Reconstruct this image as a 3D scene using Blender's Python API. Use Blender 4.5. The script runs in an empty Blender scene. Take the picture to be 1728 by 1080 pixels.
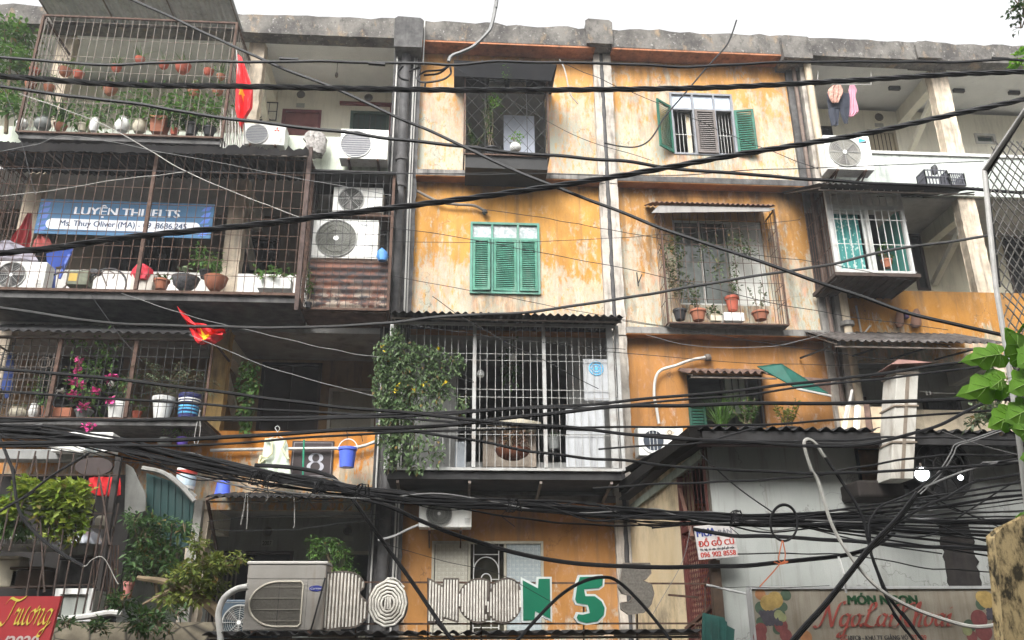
import bpy, math, random
from mathutils import Vector, Matrix
rnd = random.Random(7)
C = bpy.context.scene.collection
SC = bpy.context.scene
PI = math.pi

# ------------------------------------------------------------------ camera
F_PX, PITCH, YAW, ROLL = 1430.0, math.radians(20.7), math.radians(4.07), 0.006
CAM = Vector((0, -15, 4.6))
_cp, _sp, _cy, _sy = math.cos(PITCH), math.sin(PITCH), math.cos(YAW), math.sin(YAW)
FW = Vector((_sy*_cp, _cy*_cp, _sp)); _R0 = Vector((_cy, -_sy, 0)); _U0 = Vector((-_sy*_sp, -_cy*_sp, _cp))
RT = _R0*math.cos(ROLL) - _U0*math.sin(ROLL); UP = _R0*math.sin(ROLL) + _U0*math.cos(ROLL)
cam = bpy.data.objects.new('camera', bpy.data.cameras.new('camera')); C.objects.link(cam)
cam.matrix_world = Matrix(((RT.x, UP.x, -FW.x, CAM.x), (RT.y, UP.y, -FW.y, CAM.y), (RT.z, UP.z, -FW.z, CAM.z), (0, 0, 0, 1)))
cam.data.sensor_width = 36; cam.data.lens = 36*F_PX/1728; cam.data.clip_end = 2000; cam.data.clip_start = .05
SC.camera = cam
# ------------------------------------------------------------------ world and sun
SUN_EL, SUN_AZ = math.radians(43), math.radians(-24)      # azimuth measured from the street side (-Y) towards +X
w = bpy.data.worlds.new('World'); SC.world = w; w.use_nodes = True
nt = w.node_tree; bg = nt.nodes['Background']
sky = nt.nodes.new('ShaderNodeTexSky'); sky.sky_type = 'NISHITA'; sky.sun_disc = False
sky.sun_elevation = SUN_EL; sky.air_density = 1.0; sky.dust_density = 6.0; sky.ozone_density = 1.0
hs = nt.nodes.new('ShaderNodeHueSaturation'); hs.inputs['Saturation'].default_value = .04
nt.links.new(sky.outputs[0], hs.inputs['Color'])
# an overcast sky is brighter overhead than at the horizon
tc = nt.nodes.new('ShaderNodeTexCoord'); sx = nt.nodes.new('ShaderNodeSeparateXYZ'); mr = nt.nodes.new('ShaderNodeMapRange'); vm = nt.nodes.new('ShaderNodeVectorMath'); vm.operation = 'SCALE'
nt.links.new(tc.outputs['Generated'], sx.inputs[0]); nt.links.new(sx.outputs[2], mr.inputs[0])
mr.inputs[1].default_value = 0; mr.inputs[2].default_value = .62; mr.inputs[3].default_value = .42; mr.inputs[4].default_value = 2.5
nt.links.new(hs.outputs[0], vm.inputs[0]); nt.links.new(mr.outputs[0], vm.inputs['Scale']); nt.links.new(vm.outputs[0], bg.inputs['Color'])
bg.inputs['Strength'].default_value = .15
sd = bpy.data.lights.new('sun', 'SUN'); sd.energy = 1.0; sd.angle = math.radians(24); sd.color = (1, .95, .86)
sun = bpy.data.objects.new('sun', sd); C.objects.link(sun)
sdir = Vector((math.sin(SUN_AZ)*math.cos(SUN_EL), -math.cos(SUN_AZ)*math.cos(SUN_EL), math.sin(SUN_EL)))
sun.rotation_euler = sdir.to_track_quat('Z', 'Y').to_euler()
sky.sun_rotation = math.atan2(sdir.x, sdir.y)
SC.view_settings.view_transform = 'Standard'; SC.view_settings.look = 'None'; SC.view_settings.gamma = 1
SC.view_settings.exposure = 0.48
try:
    SC.cycles.max_bounces = 6; SC.cycles.diffuse_bounces = 4; SC.cycles.transparent_max_bounces = 8
except Exception: pass

# ------------------------------------------------------------------ helpers
def at(u, v, Y):
    """point of the vertical plane Y seen at photo position u, v (1728 x 1080)"""
    d = FW*F_PX + RT*(u-864) + UP*(540-v)
    return CAM + d*((Y-CAM.y)/d.y)
def atx(u, v, X):
    d = FW*F_PX + RT*(u-864) + UP*(540-v)
    return CAM + d*((X-CAM.x)/d.x)
def R(u0, v0, u1, v1, Y):
    um, vm = (u0+u1)/2, (v0+v1)/2
    return at(u0, vm, Y).x, at(u1, vm, Y).x, at(um, v1, Y).z, at(um, v0, Y).z
def mpp(u, v, Y): return (at(u+1, v, Y)-at(u, v, Y)).length
def lin(c): return tuple(((x/255)/12.92 if x <= 10 else ((x/255+.055)/1.055)**2.4) for x in c)
def catmull(P, k=6):
    P = [Vector(p) for p in P]
    if len(P) < 3: return P
    Q = [P[0]*2-P[1]] + P + [P[-1]*2-P[-2]]; out = []
    for i in range(1, len(Q)-2):
        a, b, c, d = Q[i-1:i+3]
        for j in range(k):
            t = j/k
            out.append(.5*((2*b)+(c-a)*t+(2*a-5*b+4*c-d)*t*t+(3*b-a-3*c+d)*t**3))
    out.append(P[-1]); return out

class MB:
    def __init__(s): s.v = []; s.f = []
    def vert(s, p): s.v.append(tuple(p)); return len(s.v)-1
    def poly(s, *ps):
        b = len(s.v); s.v += [tuple(p) for p in ps]; s.f.append(tuple(range(b, b+len(ps)))); return s
    def box(s, x0, x1, y0, y1, z0, z1):
        b = len(s.v)
        s.v += [(x, y, z) for z in (z0, z1) for y in (y0, y1) for x in (x0, x1)]
        s.f += [tuple(b+i for i in q) for q in ((0, 2, 3, 1), (4, 5, 7, 6), (0, 1, 5, 4), (2, 6, 7, 3), (0, 4, 6, 2), (1, 3, 7, 5))]
        return s
    def pbox(s, u0, v0, u1, v1, Yf, Yb):
        x0, x1, z0, z1 = R(u0, v0, u1, v1, Yf); return s.box(x0, x1, Yf, Yb, z0, z1)
    def tube(s, pts, r, n=6, caps=True):
        pts = [Vector(p) for p in pts]; k = len(pts)
        rs = r if isinstance(r, (list, tuple)) else [r]*k
        t0 = (pts[1]-pts[0]).normalized()
        nv = t0.cross(Vector((0, 0, 1)))
        if nv.length < .05: nv = t0.cross(Vector((0, 1, 0)))
        nv.normalize(); b0 = len(s.v)
        for i, p in enumerate(pts):
            t = (pts[min(i+1, k-1)]-pts[max(i-1, 0)])
            t = t.normalized() if t.length > 1e-9 else t0
            nv = nv-t*nv.dot(t)
            nv = nv.normalized() if nv.length > 1e-6 else t.orthogonal().normalized()
            bn = t.cross(nv)
            for j in range(n):
                a = 2*PI*(j+.5)/n
                s.v.append(tuple(p+nv*(math.cos(a)*rs[i])+bn*(math.sin(a)*rs[i])))
        for i in range(k-1):
            for j in range(n):
                a, b = b0+i*n+j, b0+i*n+(j+1) % n
                s.f.append((a, b, b+n, a+n))
        if caps:
            s.f.append(tuple(b0+j for j in range(n))[::-1]); s.f.append(tuple(b0+(k-1)*n+j for j in range(n)))
        return s
    def bar(s, a, b, r, n=4): return s.tube([a, b], r, n)
    def lathe(s, c, prof, n=16):
        b0 = len(s.v)
        for r, z in prof:
            for j in range(n):
                a = 2*PI*j/n; s.v.append((c[0]+r*math.cos(a), c[1]+r*math.sin(a), c[2]+z))
        for i in range(len(prof)-1):
            for j in range(n):
                a, b = b0+i*n+j, b0+i*n+(j+1) % n
                s.f.append((a, b, b+n, a+n))
        s.f.append(tuple(b0+j for j in range(n))[::-1]); s.f.append(tuple(b0+(len(prof)-1)*n+j for j in range(n)))
        return s
    def disc(s, c, r, y, n=24, th=.004, rz=None):
        """round plate facing the street: front face at y, thickness th"""
        rz = rz or r; b = len(s.v)
        for yy in (y, y+th):
            for j in range(n):
                a = 2*PI*j/n; s.v.append((c[0]+r*math.cos(a), yy, c[1]+rz*math.sin(a)))
        s.f.append(tuple(b+j for j in range(n))); s.f.append(tuple(b+n+j for j in range(n))[::-1])
        for j in range(n): s.f.append((b+j, b+(j+1) % n, b+n+(j+1) % n, b+n+j))
        return s
    def ring(s, c, r, y, rr, n=24, m=4, rz=None):
        rz = rz or r
        P = [(c[0]+r*math.cos(2*PI*j/n), y, c[1]+rz*math.sin(2*PI*j/n)) for j in range(n+1)]
        return s.tube(P, rr, m, False)
    def prism(s, pts, y0, y1):
        """outline of x, z points given a thickness from y0 to y1"""
        b = len(s.v); n = len(pts)
        s.v += [(p[0], y0, p[1]) for p in pts] + [(p[0], y1, p[1]) for p in pts]
        s.f.append(tuple(range(b, b+n))); s.f.append(tuple(range(b+2*n-1, b+n-1, -1)))
        for j in range(n): s.f.append((b+j, b+(j+1) % n, b+n+(j+1) % n, b+n+j))
        return s
    def corr(s, x0, x1, front, back, amp=.02, wl=.11, th=.006, rag=0, rows=2, sag=0, r=rnd):
        """corrugated sheet, ridges running from front (y, z) to back (y, z)"""
        n = max(8, int((x1-x0)/wl*6)); b = len(s.v)
        rg = [r.uniform(0, rag) for _ in range(n+1)] if rag else [0]*(n+1)
        if rag: rg = [(rg[max(i-1, 0)]+rg[i]*2+rg[min(i+1, n)])/4 for i in range(n+1)]
        for lay in (0, 1):
            for k in range(rows+1):
                t = k/rows
                for i in range(n+1):
                    tt = t if k else rg[i]/max(.01, math.hypot(back[0]-front[0], back[1]-front[1]))
                    x = x0+(x1-x0)*i/n
                    z = front[1]+(back[1]-front[1])*tt+amp*math.sin(2*PI*x/wl)-lay*th-sag*math.sin(PI*i/n)
                    s.v.append((x, front[0]+(back[0]-front[0])*tt, z))
        L = (rows+1)*(n+1)
        for k in range(rows):
            for i in range(n):
                a = b+k*(n+1)+i
                s.f.append((a, a+1, a+n+2, a+n+1)); s.f.append((a+L, a+L+n+1, a+L+n+2, a+L+1))
        for k in (0, rows):
            for i in range(n):
                a = b+k*(n+1)+i; s.f.append((a, a+L, a+L+1, a+1))
        for i in (0, n):
            for k in range(rows):
                a = b+k*(n+1)+i; s.f.append((a, a+n+1, a+L+n+1, a+L))
        return s
    def wall(s, x0, x1, z0, z1, yf, yb, holes=()):
        """wall slab with rectangular openings (x0, x1, z0, z1), reveals included"""
        xs = sorted({x0, x1} | {h[i] for h in holes for i in (0, 1)}); zs = sorted({z0, z1} | {h[i] for h in holes for i in (2, 3)})
        xs = [x for x in xs if x0 <= x <= x1]; zs = [z for z in zs if z0 <= z <= z1]
        def solid(i, j):
            if not (0 <= i < len(xs)-1 and 0 <= j < len(zs)-1): return False
            mx, mz = (xs[i]+xs[i+1])/2, (zs[j]+zs[j+1])/2
            return not any(h[0] < mx < h[1] and h[2] < mz < h[3] for h in holes)
        for i in range(len(xs)-1):
            for j in range(len(zs)-1):
                if not solid(i, j): continue
                a, b, c, d = xs[i], xs[i+1], zs[j], zs[j+1]
                s.poly((a, yf, c), (b, yf, c), (b, yf, d), (a, yf, d)); s.poly((a, yb, c), (a, yb, d), (b, yb, d), (b, yb, c))
                if not solid(i-1, j): s.poly((a, yf, c), (a, yf, d), (a, yb, d), (a, yb, c))
                if not solid(i+1, j): s.poly((b, yf, c), (b, yb, c), (b, yb, d), (b, yf, d))
                if not solid(i, j-1): s.poly((a, yf, c), (a, yb, c), (b, yb, c), (b, yf, c))
                if not solid(i, j+1): s.poly((a, yf, d), (b, yf, d), (b, yb, d), (a, yb, d))
        return s
    def rot(s, start, piv, ang, axis='Z'):
        M = Matrix.Rotation(ang, 3, axis); piv = Vector(piv)
        for i in range(start, len(s.v)): s.v[i] = tuple(M @ (Vector(s.v[i])-piv)+piv)
        return s
    def loft(s, rows, n=14):
        """closed body of elliptic rings: rows of (xc, y, z, half width, half depth, wobble)"""
        b0 = len(s.v)
        for xc, y, z, hw, hd, wb in rows:
            for j in range(n):
                a = 2*PI*j/n; k = 1+wb*math.sin(a*5+z*17)
                s.v.append((xc+hw*math.cos(a), y+hd*math.sin(a)*k, z))
        for i in range(len(rows)-1):
            for j in range(n):
                a, b = b0+i*n+j, b0+i*n+(j+1) % n
                s.f.append((a, b, b+n, a+n))
        s.f.append(tuple(b0+j for j in range(n))[::-1]); s.f.append(tuple(b0+(len(rows)-1)*n+j for j in range(n)))
        return s
    def leaf(s, p, d, L, W, r=rnd, droop=.25):
        p = Vector(p); d = Vector(d)
        d = d.normalized() if d.length > 1e-6 else Vector((0, 0, 1))
        sd = d.cross(Vector((r.uniform(-.6, .6), r.uniform(-.6, .6), 1)))
        sd = sd.normalized() if sd.length > 1e-3 else Vector((1, 0, 0))
        up = sd.cross(d)
        m = p+d*(L*.45); t = p+d*L-Vector((0, 0, L*droop)); c = m-up*(W*.18)
        b = len(s.v)
        s.v += [tuple(p), tuple(m+sd*(W*.5)), tuple(t), tuple(m-sd*(W*.5)), tuple(c)]
        s.f += [(b, b+4, b+2, b+1), (b, b+3, b+2, b+4)]
    def cloud(s, c, rad, n, L, W, r=rnd, droop=.3, clumps=8, tight=.42):
        c = Vector(c); cl = []
        for _ in range(clumps):
            q = Vector((r.gauss(0, 1), r.gauss(0, 1), r.gauss(0, 1))).normalized()*(r.random()**.4)
            cl.append(Vector((q.x*rad[0], q.y*rad[1], q.z*rad[2]))*.8)
        for _ in range(n):
            k = r.choice(cl)
            o = k+Vector((r.gauss(0, rad[0]*tight), r.gauss(0, rad[1]*tight), r.gauss(0, rad[2]*tight)))*.8
            d = o.normalized()*.8+Vector((r.uniform(-1, 1), r.uniform(-1, 1), r.uniform(-.7, .8)))
            q = r.uniform(.5, 1.5)
            s.leaf(c+o, d, L*q, W*q, r, droop)
    def blade(s, p, d, L, W, bend, r=rnd, k=5):
        p = Vector(p); d = Vector(d).normalized(); side = d.cross(Vector((0, 0, 1)))
        side = side.normalized() if side.length > .01 else Vector((1, 0, 0))
        b = len(s.v); st = L/k
        for i in range(k+1):
            wd = W*.5*(1-(i/k)**2)*(.6+.4*min(1, i*1.0))
            s.v += [tuple(p-side*wd), tuple(p+side*wd)]
            p = p+d*st; d = (d-Vector((0, 0, bend/k))).normalized()
        for i in range(k): s.f.append((b+2*i, b+2*i+1, b+2*i+3, b+2*i+2))

def mesh_of(name, mb, m, off, smooth=False, bevel=0):
    me = bpy.data.meshes.new(name)
    me.from_pydata([(a-off[0], b-off[1], c-off[2]) for a, b, c in mb.v], [], mb.f); me.update()
    if m: me.materials.append(m)
    if smooth:
        me.polygons.foreach_set('use_smooth', [True]*len(me.polygons)); me.set_sharp_from_angle(angle=math.radians(38))
    o = bpy.data.objects.new(name, me); C.objects.link(o)
    if bevel:
        b = o.modifiers.new('bevel', 'BEVEL'); b.width = bevel; b.segments = 2; b.limit_method = 'ANGLE'; b.angle_limit = math.radians(50)
    return o
def tag(o, label, cat, group=None, kind=None):
    if cat and not kind: kind = 'thing'
    if label: o['label'] = label
    if cat: o['category'] = cat
    if group: o['group'] = group
    if kind: o['kind'] = kind
    return o
def T(name, label, cat, loc, group=None):
    o = bpy.data.objects.new(name, None); C.objects.link(o); o.location = loc; o.empty_display_size = .1
    return tag(o, label, cat, group)
def part(name, mb, m, parent, smooth=False, bevel=0, label=None):
    r = parent
    while r.parent: r = r.parent
    o = mesh_of(name, mb, m, r.location, smooth, bevel); o.parent = parent
    if label: o['label'] = label
    return o
def solo(name, mb, m, label, cat, group=None, smooth=False, bevel=0, kind=None):
    xs, ys, zs = zip(*mb.v)
    off = ((min(xs)+max(xs))/2, (min(ys)+max(ys))/2, min(zs))
    o = mesh_of(name, mb, m, off, smooth, bevel); o.location = off
    return tag(o, label, cat, group, kind)

# ------------------------------------------------------------------ materials
MATS = {}
class NT:
    def __init__(s, name):
        s.m = bpy.data.materials.new(name); s.m.use_nodes = True; s.t = s.m.node_tree; s.b = s.t.nodes['Principled BSDF']
    def n(s, typ, **kw):
        x = s.t.nodes.new(typ)
        for k, v in kw.items(): setattr(x, k, v)
        return x
    def l(s, a, b): s.t.links.new(a, b)
    def pos(s, scale=(1, 1, 1), off=(0, 0, 0)):
        g = s.n('ShaderNodeNewGeometry'); mp = s.n('ShaderNodeMapping')
        mp.inputs['Scale'].default_value = scale; mp.inputs['Location'].default_value = off
        s.l(g.outputs['Position'], mp.inputs['Vector']); return mp.outputs[0]
    def noise(s, scale=(1, 1, 1), sc=1, det=6, rough=.6, off=(0, 0, 0), dist=0):
        x = s.n('ShaderNodeTexNoise'); x.inputs['Scale'].default_value = sc; x.inputs['Detail'].default_value = det
        x.inputs['Roughness'].default_value = rough; x.inputs['Distortion'].default_value = dist
        s.l(s.pos(scale, off), x.inputs['Vector']); return x.outputs[0]
    def ramp(s, f, a, b, lo=0., hi=1.):
        x = s.n('ShaderNodeMapRange'); x.inputs[1].default_value = a; x.inputs[2].default_value = b
        x.inputs[3].default_value = lo; x.inputs[4].default_value = hi; s.l(f, x.inputs[0]); return x.outputs[0]
    def mix(s, f, a, b):
        x = s.n('ShaderNodeMix', data_type='RGBA')
        for i, q in ((0, f), (6, a), (7, b)):
            if isinstance(q, (int, float)): x.inputs[i].default_value = q
            elif isinstance(q, (tuple, list)): x.inputs[i].default_value = (*q[:3], 1)
            else: s.l(q, x.inputs[i])
        return x.outputs[2]
    def math(s, op, a, b):
        x = s.n('ShaderNodeMath', operation=op)
        for i, q in ((0, a), (1, b)):
            if isinstance(q, (int, float)): x.inputs[i].default_value = q
            else: s.l(q, x.inputs[i])
        return x.outputs[0]
    def out(s, col, rough=.8, metal=0, bump=None, bs=.3, bd=.02, spec=.3):
        if isinstance(col, tuple): s.b.inputs['Base Color'].default_value = (*col[:3], 1)
        else: s.l(col, s.b.inputs['Base Color'])
        s.b.inputs['Roughness'].default_value = rough; s.b.inputs['Metallic'].default_value = metal
        s.b.inputs['Specular IOR Level'].default_value = spec
        if bump is not None:
            x = s.n('ShaderNodeBump'); x.inputs['Strength'].default_value = bs; x.inputs['Distance'].default_value = bd
            s.l(bump, x.inputs['Height']); s.l(x.outputs[0], s.b.inputs['Normal'])
        return s.m
def dk(c, k): return tuple(x*k for x in c)
def mk(name, col, rough=.7, var=.22, sc=5, dirt=.35, dcol=(.05, .042, .035), metal=0, bump=.25, spec=.3, streak=True):
    """painted, weathered surface: tone drift, dirt blotches and rain streaks"""
    if name in MATS: return MATS[name]
    t = NT(name)
    a = t.noise((1, 1, 1), sc, 6)
    c = t.mix(t.ramp(a, .3, .7), dk(col, 1-var), dk(col, 1+var))
    d = t.noise((9, 9, 1.1) if streak else (3, 3, 3), 1.0, 7, .65, (3.1, 1.7, .4))
    c = t.mix(t.ramp(d, .5, .74, 0, dirt), c, dcol)
    MATS[name] = t.out(c, rough, metal, t.noise((1, 1, 1), sc*6, 4), bump, .006, spec); return MATS[name]
def leafmat(name, col, col2, trans=.35):
    if name in MATS: return MATS[name]
    t = NT(name); g = t.n('ShaderNodeNewGeometry')
    c = t.mix(g.outputs['Random Per Island'], col, col2)
    c = t.mix(t.ramp(g.outputs['Random Per Island'], .955, .96), c, (.20, .13, .04))
    big = t.noise((1, 1, 1), 6, 3); c = t.mix(t.ramp(big, .35, .65, 0, .45), c, dk(col, .6))
    t.l(c, t.b.inputs['Base Color']); t.b.inputs['Roughness'].default_value = .5; t.b.inputs['Specular IOR Level'].default_value = .35
    tr = t.n('ShaderNodeBsdfTranslucent'); t.l(c, tr.inputs[0])
    mx = t.n('ShaderNodeMixShader'); mx.inputs[0].default_value = trans
    o = t.t.nodes['Material Output']
    t.l(t.b.outputs[0], mx.inputs[1]); t.l(tr.outputs[0], mx.inputs[2]); t.l(mx.outputs[0], o.inputs[0])
    MATS[name] = t.m; return t.m
def plaster(name, z0, z1, peel=.5, orange=(.62, .255, .04), pale=(.53, .445, .335), grey=(.385, .405, .335), pink=(.50, .31, .20), seed=0., mould=.5, drips=()):
    """lime-washed orange wall flaking down to older pale coats; the wash survives best high under the slab"""
    if name in MATS: return MATS[name]
    t = NT(name)
    g = t.n('ShaderNodeNewGeometry'); sp = t.n('ShaderNodeSeparateXYZ'); t.l(g.outputs['Position'], sp.inputs[0])
    h = t.ramp(sp.outputs[2], z0, z1, 1, 0)
    big = t.noise((.7, .7, .5), 1.3, 5, .6, (seed, 0, seed*.7)); fine = t.noise((4.5, 4.5, 2.4), 1.5, 10, .72, (seed*2, 0, 0), .4)
    st = t.noise((12, 12, 2.2), 1.2, 8, .72, (seed, 2, 0))
    k = t.math('ADD', t.math('ADD', t.math('MULTIPLY', big, .9), t.math('MULTIPLY', fine, .75)), t.math('ADD', t.math('MULTIPLY', st, .55), t.math('MULTIPLY', h, .55)))
    # k is near 1.1 + .55 h with a spread of about .2
    th = 1.62-peel*.34
    m1 = t.ramp(k, th-.05, th+.05, 0, .9); m2 = t.ramp(k, th+.05, th+.2)
    tone = t.noise((2.2, 2.2, 1.2), 1.1, 7, .6, (0, seed, 0))
    oc = t.mix(t.ramp(tone, .32, .7), dk(orange, .78), (orange[0]*1.08, orange[1]*1.16, orange[2]*1.5))
    oc = t.mix(t.ramp(fine, .54, .64, 0, .5), oc, (orange[0]*1.12, orange[1]*1.55, orange[2]*4.5))
    n2 = t.noise((3, 3, 1.6), 1.5, 8, .7, (seed, 5, seed)); n3 = t.noise((5, 5, 1.5), 1.3, 8, .7, (seed, 9, seed))
    n4 = t.noise((13, 13, 4.5), 1.0, 8, .72, (seed, 3, 1)); flake = (orange[0]*.98, orange[1]*1.1, orange[2]*1.3)
    pc = t.mix(t.ramp(n2, .42, .60), pink, pale); pc = t.mix(t.ramp(n3, .41, .53, 0, .9), pc, grey)
    n5 = t.noise((4, 4, 1.2), 1.2, 8, .7, (seed, 7, 3)); pc = t.mix(t.ramp(n5, .53, .62, 0, .6), pc, (.60, .27, .16))
    pc = t.mix(t.ramp(n4, .52, .59, 0, .85), pc, flake)
    pc = t.mix(t.ramp(st, .56, .66, 0, .6), pc, (pale[0]*1.22, pale[1]*1.22, pale[2]*1.22))
    c = t.mix(m1, oc, t.mix(t.ramp(n4, .40, .56), pink, t.mix(t.ramp(n3, .42, .54), pale, grey))); c = t.mix(m2, c, pc)
    dm = t.noise((2.2, 2.2, .5), 1.2, 8, .7, (seed*3, 1, 2))
    tot = t.math('MULTIPLY', t.ramp(dm, .5, .72), mould); c = t.mix(tot, c, (.055, .048, .04))
    run = t.noise((6, 6, .22), 1.1, 6, .65, (seed*5, 4, 1)); c = t.mix(t.math('MULTIPLY', t.ramp(run, .54, .68), t.math('ADD', .12, t.ramp(sp.outputs[2], z0, z1, .0, .38))), c, (.13, .10, .075))
    # old soot line where the slab drips
    top = t.math('MULTIPLY', t.ramp(sp.outputs[2], z1-.5, z1+.02), t.ramp(dm, .3, .62)); c = t.mix(t.math('MULTIPLY', top, .8*min(1, mould*1.6)), c, (.06, .045, .035))
    for xa, xb, zs in drips:      # rain runs below the sill
        e = t.math('MULTIPLY', t.ramp(sp.outputs[0], xa-.12, xa+.1), t.ramp(sp.outputs[0], xb+.12, xb-.1))
        e = t.math('MULTIPLY', e, t.math('MULTIPLY', t.ramp(sp.outputs[2], zs-1.0, zs-.02), t.ramp(sp.outputs[2], zs+.03, zs-.01)))
        c = t.mix(t.math('MULTIPLY', t.math('MULTIPLY', e, t.ramp(st, .40, .62)), .75), c, (.10, .085, .065))
    ck = t.n('ShaderNodeTexVoronoi'); ck.feature = 'DISTANCE_TO_EDGE'; ck.inputs['Scale'].default_value = .8; ad = t.n('ShaderNodeVectorMath', operation='ADD'); nz = t.n('ShaderNodeTexNoise'); nz.inputs['Scale'].default_value = 2.5; nz.inputs['Detail'].default_value = 7
    ps = t.pos((1, 1, .8), (seed, 0, seed)); t.l(ps, nz.inputs['Vector']); t.l(ps, ad.inputs[0]); t.l(nz.outputs['Color'], ad.inputs[1]); t.l(ad.outputs[0], ck.inputs['Vector'])
    c = t.mix(t.math('MULTIPLY', t.ramp(ck.outputs['Distance'], .0, .007, .7, 0), t.ramp(big, .48, .56)), c, (.07, .05, .04))
    hh = t.math('ADD', t.math('MULTIPLY', m1, -.6), t.math('MULTIPLY', fine, .5))
    MATS[name] = t.out(c, .9, 0, hh, .5, .012, .15); return MATS[name]
def emit(name, col, k):
    t = NT(name); t.b.inputs['Base Color'].default_value = (*col, 1); t.b.inputs['Emission Color'].default_value = (*col, 1); t.b.inputs['Emission Strength'].default_value = k
    return t.m
def glassy(name, col, rough=.12):
    if name in MATS: return MATS[name]
    t = NT(name); a = t.noise((1, 1, 1), 4, 5); MATS[name] = t.out(t.mix(t.ramp(a, .3, .7), dk(col, .7), dk(col, 1.25)), rough, 0, None, spec=.6); return MATS[name]
CONC = mk('old_concrete', (.20, .19, .175), .9, .4, 3, .9, (.035, .033, .032), bump=.6)
t_ = NT('lichened_concrete'); p1 = t_.noise((1, 1, 1), 1.6, 9, .7); p2 = t_.noise((6, 6, 3), 1.3, 9, .72, (2, 1, 0)); p3 = t_.noise((1, 1, .5), 3.5, 8, .7, (5, 3, 0)); p4 = t_.noise((1, 1, 1), 14, 6, .7)
PARC = t_.mix(t_.ramp(p1, .38, .62), (.075, .07, .066), (.19, .178, .16)); PARC = t_.mix(t_.ramp(p2, .52, .66, 0, .8), PARC, (.045, .042, .04)); PARC = t_.mix(t_.ramp(p3, .56, .66, 0, .7), PARC, (.30, .22, .14)); PARC = t_.mix(t_.ramp(p4, .60, .66, 0, .75), PARC, (.34, .33, .31))
PARC = t_.out(PARC, .95, 0, t_.math('ADD', p2, p4), .6, .02, .1)
DARKC = mk('sooty_concrete', (.085, .082, .08), .9, .6, 4, .6, (.02, .02, .02), bump=.5)
CREAM = mk('cream_paint', (.74, .71, .60), .85, .06, 2, .22)
CEIL = mk('ceiling_paint', (.70, .70, .68), .9, .06, 2, .12, streak=False)
TAN = mk('tan_paint', (.22, .135, .06), .9, .2, 3, .5)
GREYW = mk('grey_limewash', (.27, .28, .26), .9, .12, 2, .4)
PALEG = mk('pale_green_paint', (.52, .56, .47), .85, .2, 3, .55)
RUST = mk('rusty_iron', (.085, .05, .036), .85, .5, 14, .4, (.05, .03, .022), bump=.4, streak=False)
IRON = mk('grey_iron', (.15, .125, .105), .7, .35, 12, .4, (.09, .05, .03), streak=False)
WHITEI = mk('white_painted_iron', (.50, .50, .48), .55, .08, 8, .4, (.2, .12, .07), streak=False)
BLACKI = mk('black_iron', (.012, .0115, .011), .6, .3, 9, .2, streak=False)
TIN = mk('dull_tin_sheet', (.035, .034, .034), .75, .5, 3, .5, (.012, .01, .009), spec=.15)
RTIN = mk('rusted_tin_sheet', (.12, .075, .058), .85, .6, 4, .9, (.03, .018, .013), streak=False)
TINL = mk('light_tin_sheet', (.40, .41, .42), .6, .15, 3, .4)
PVC = mk('white_pvc', (.50, .49, .46), .45, .06, 5, .35)
PIPED = mk('dark_cast_pipe', (.06, .058, .058), .7, .5, 5, .5, (.14, .13, .12))
ACW = mk('ac_white_enamel', (.74, .74, .70), .45, .06, 3, .5, (.26, .21, .15))
ACG = mk('ac_grey_enamel', (.26, .245, .22), .5, .12, 3, .6, (.18, .13, .09))
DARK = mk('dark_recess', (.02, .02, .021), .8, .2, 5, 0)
WIREG = mk('grey_wire', (.35, .34, .32), .5, .1, 9, .1, streak=False)
WOODD = mk('dark_wood', (.045, .03, .024), .6, .3, 6, .2)
MAROON = mk('maroon_wood', (.17, .045, .05), .6, .25, 6, .3)
GREENP = mk('green_shutter_paint', (.06, .20, .14), .65, .35, 7, .6, (.22, .28, .22))
GREEND = mk('dark_green_shutter_paint', (.022, .12, .078), .6, .35, 7, .5)
BROWNP = mk('brown_grey_shutter_paint', (.16, .14, .13), .7, .2, 7, .3)
TERRA = mk('terracotta', (.34, .13, .075), .85, .18, 7, .3)
TERRAR = mk('red_terracotta', (.42, .10, .06), .75, .15, 7, .2)
STONEP = mk('grey_glaze_pot', (.22, .23, .22), .6, .3, 9, .4)
WHITEP = mk('white_plastic', (.74, .74, .71), .4, .05, 5, .3)
CREAMP = mk('cream_glaze_pot', (.52, .47, .36), .5, .15, 6, .3)
BLACKP = mk('black_plastic_pot', (.03, .03, .032), .5, .2, 6, .2)
BLUEP = mk('blue_plastic', (.09, .15, .68), .35, .08, 5, .08)
NAVYP = mk('navy_plastic', (.035, .04, .14), .4, .1, 5, .1)
SOIL = mk('soil', (.05, .035, .025), .95, .4, 20, 0)
STEM = mk('bark_stem', (.16, .12, .075), .9, .3, 12, .2, streak=False)
CABLE = mk('black_cable_sheath', (.009, .009, .010), .55, .3, 6, .1, (.05, .05, .05), streak=False, bump=.1)
CABLEG = mk('grey_cable_sheath', (.19, .19, .185), .5, .2, 6, .2, streak=False, bump=.1)
CABLEW = mk('pale_cable_sheath', (.36, .35, .32), .55, .25, 6, .35, streak=False, bump=.1)
LG = leafmat('leaf_mid_green', (.065, .15, .03), (.14, .26, .05))
LD = leafmat('leaf_dark_green', (.03, .075, .02), (.075, .14, .035))
LY = leafmat('leaf_yellow_green', (.15, .25, .025), (.38, .42, .06))
LB = leafmat('leaf_bright_green', (.12, .30, .02), (.20, .42, .03), .5)
LGR = leafmat('leaf_grey_green', (.12, .17, .09), (.22, .28, .15))

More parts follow.
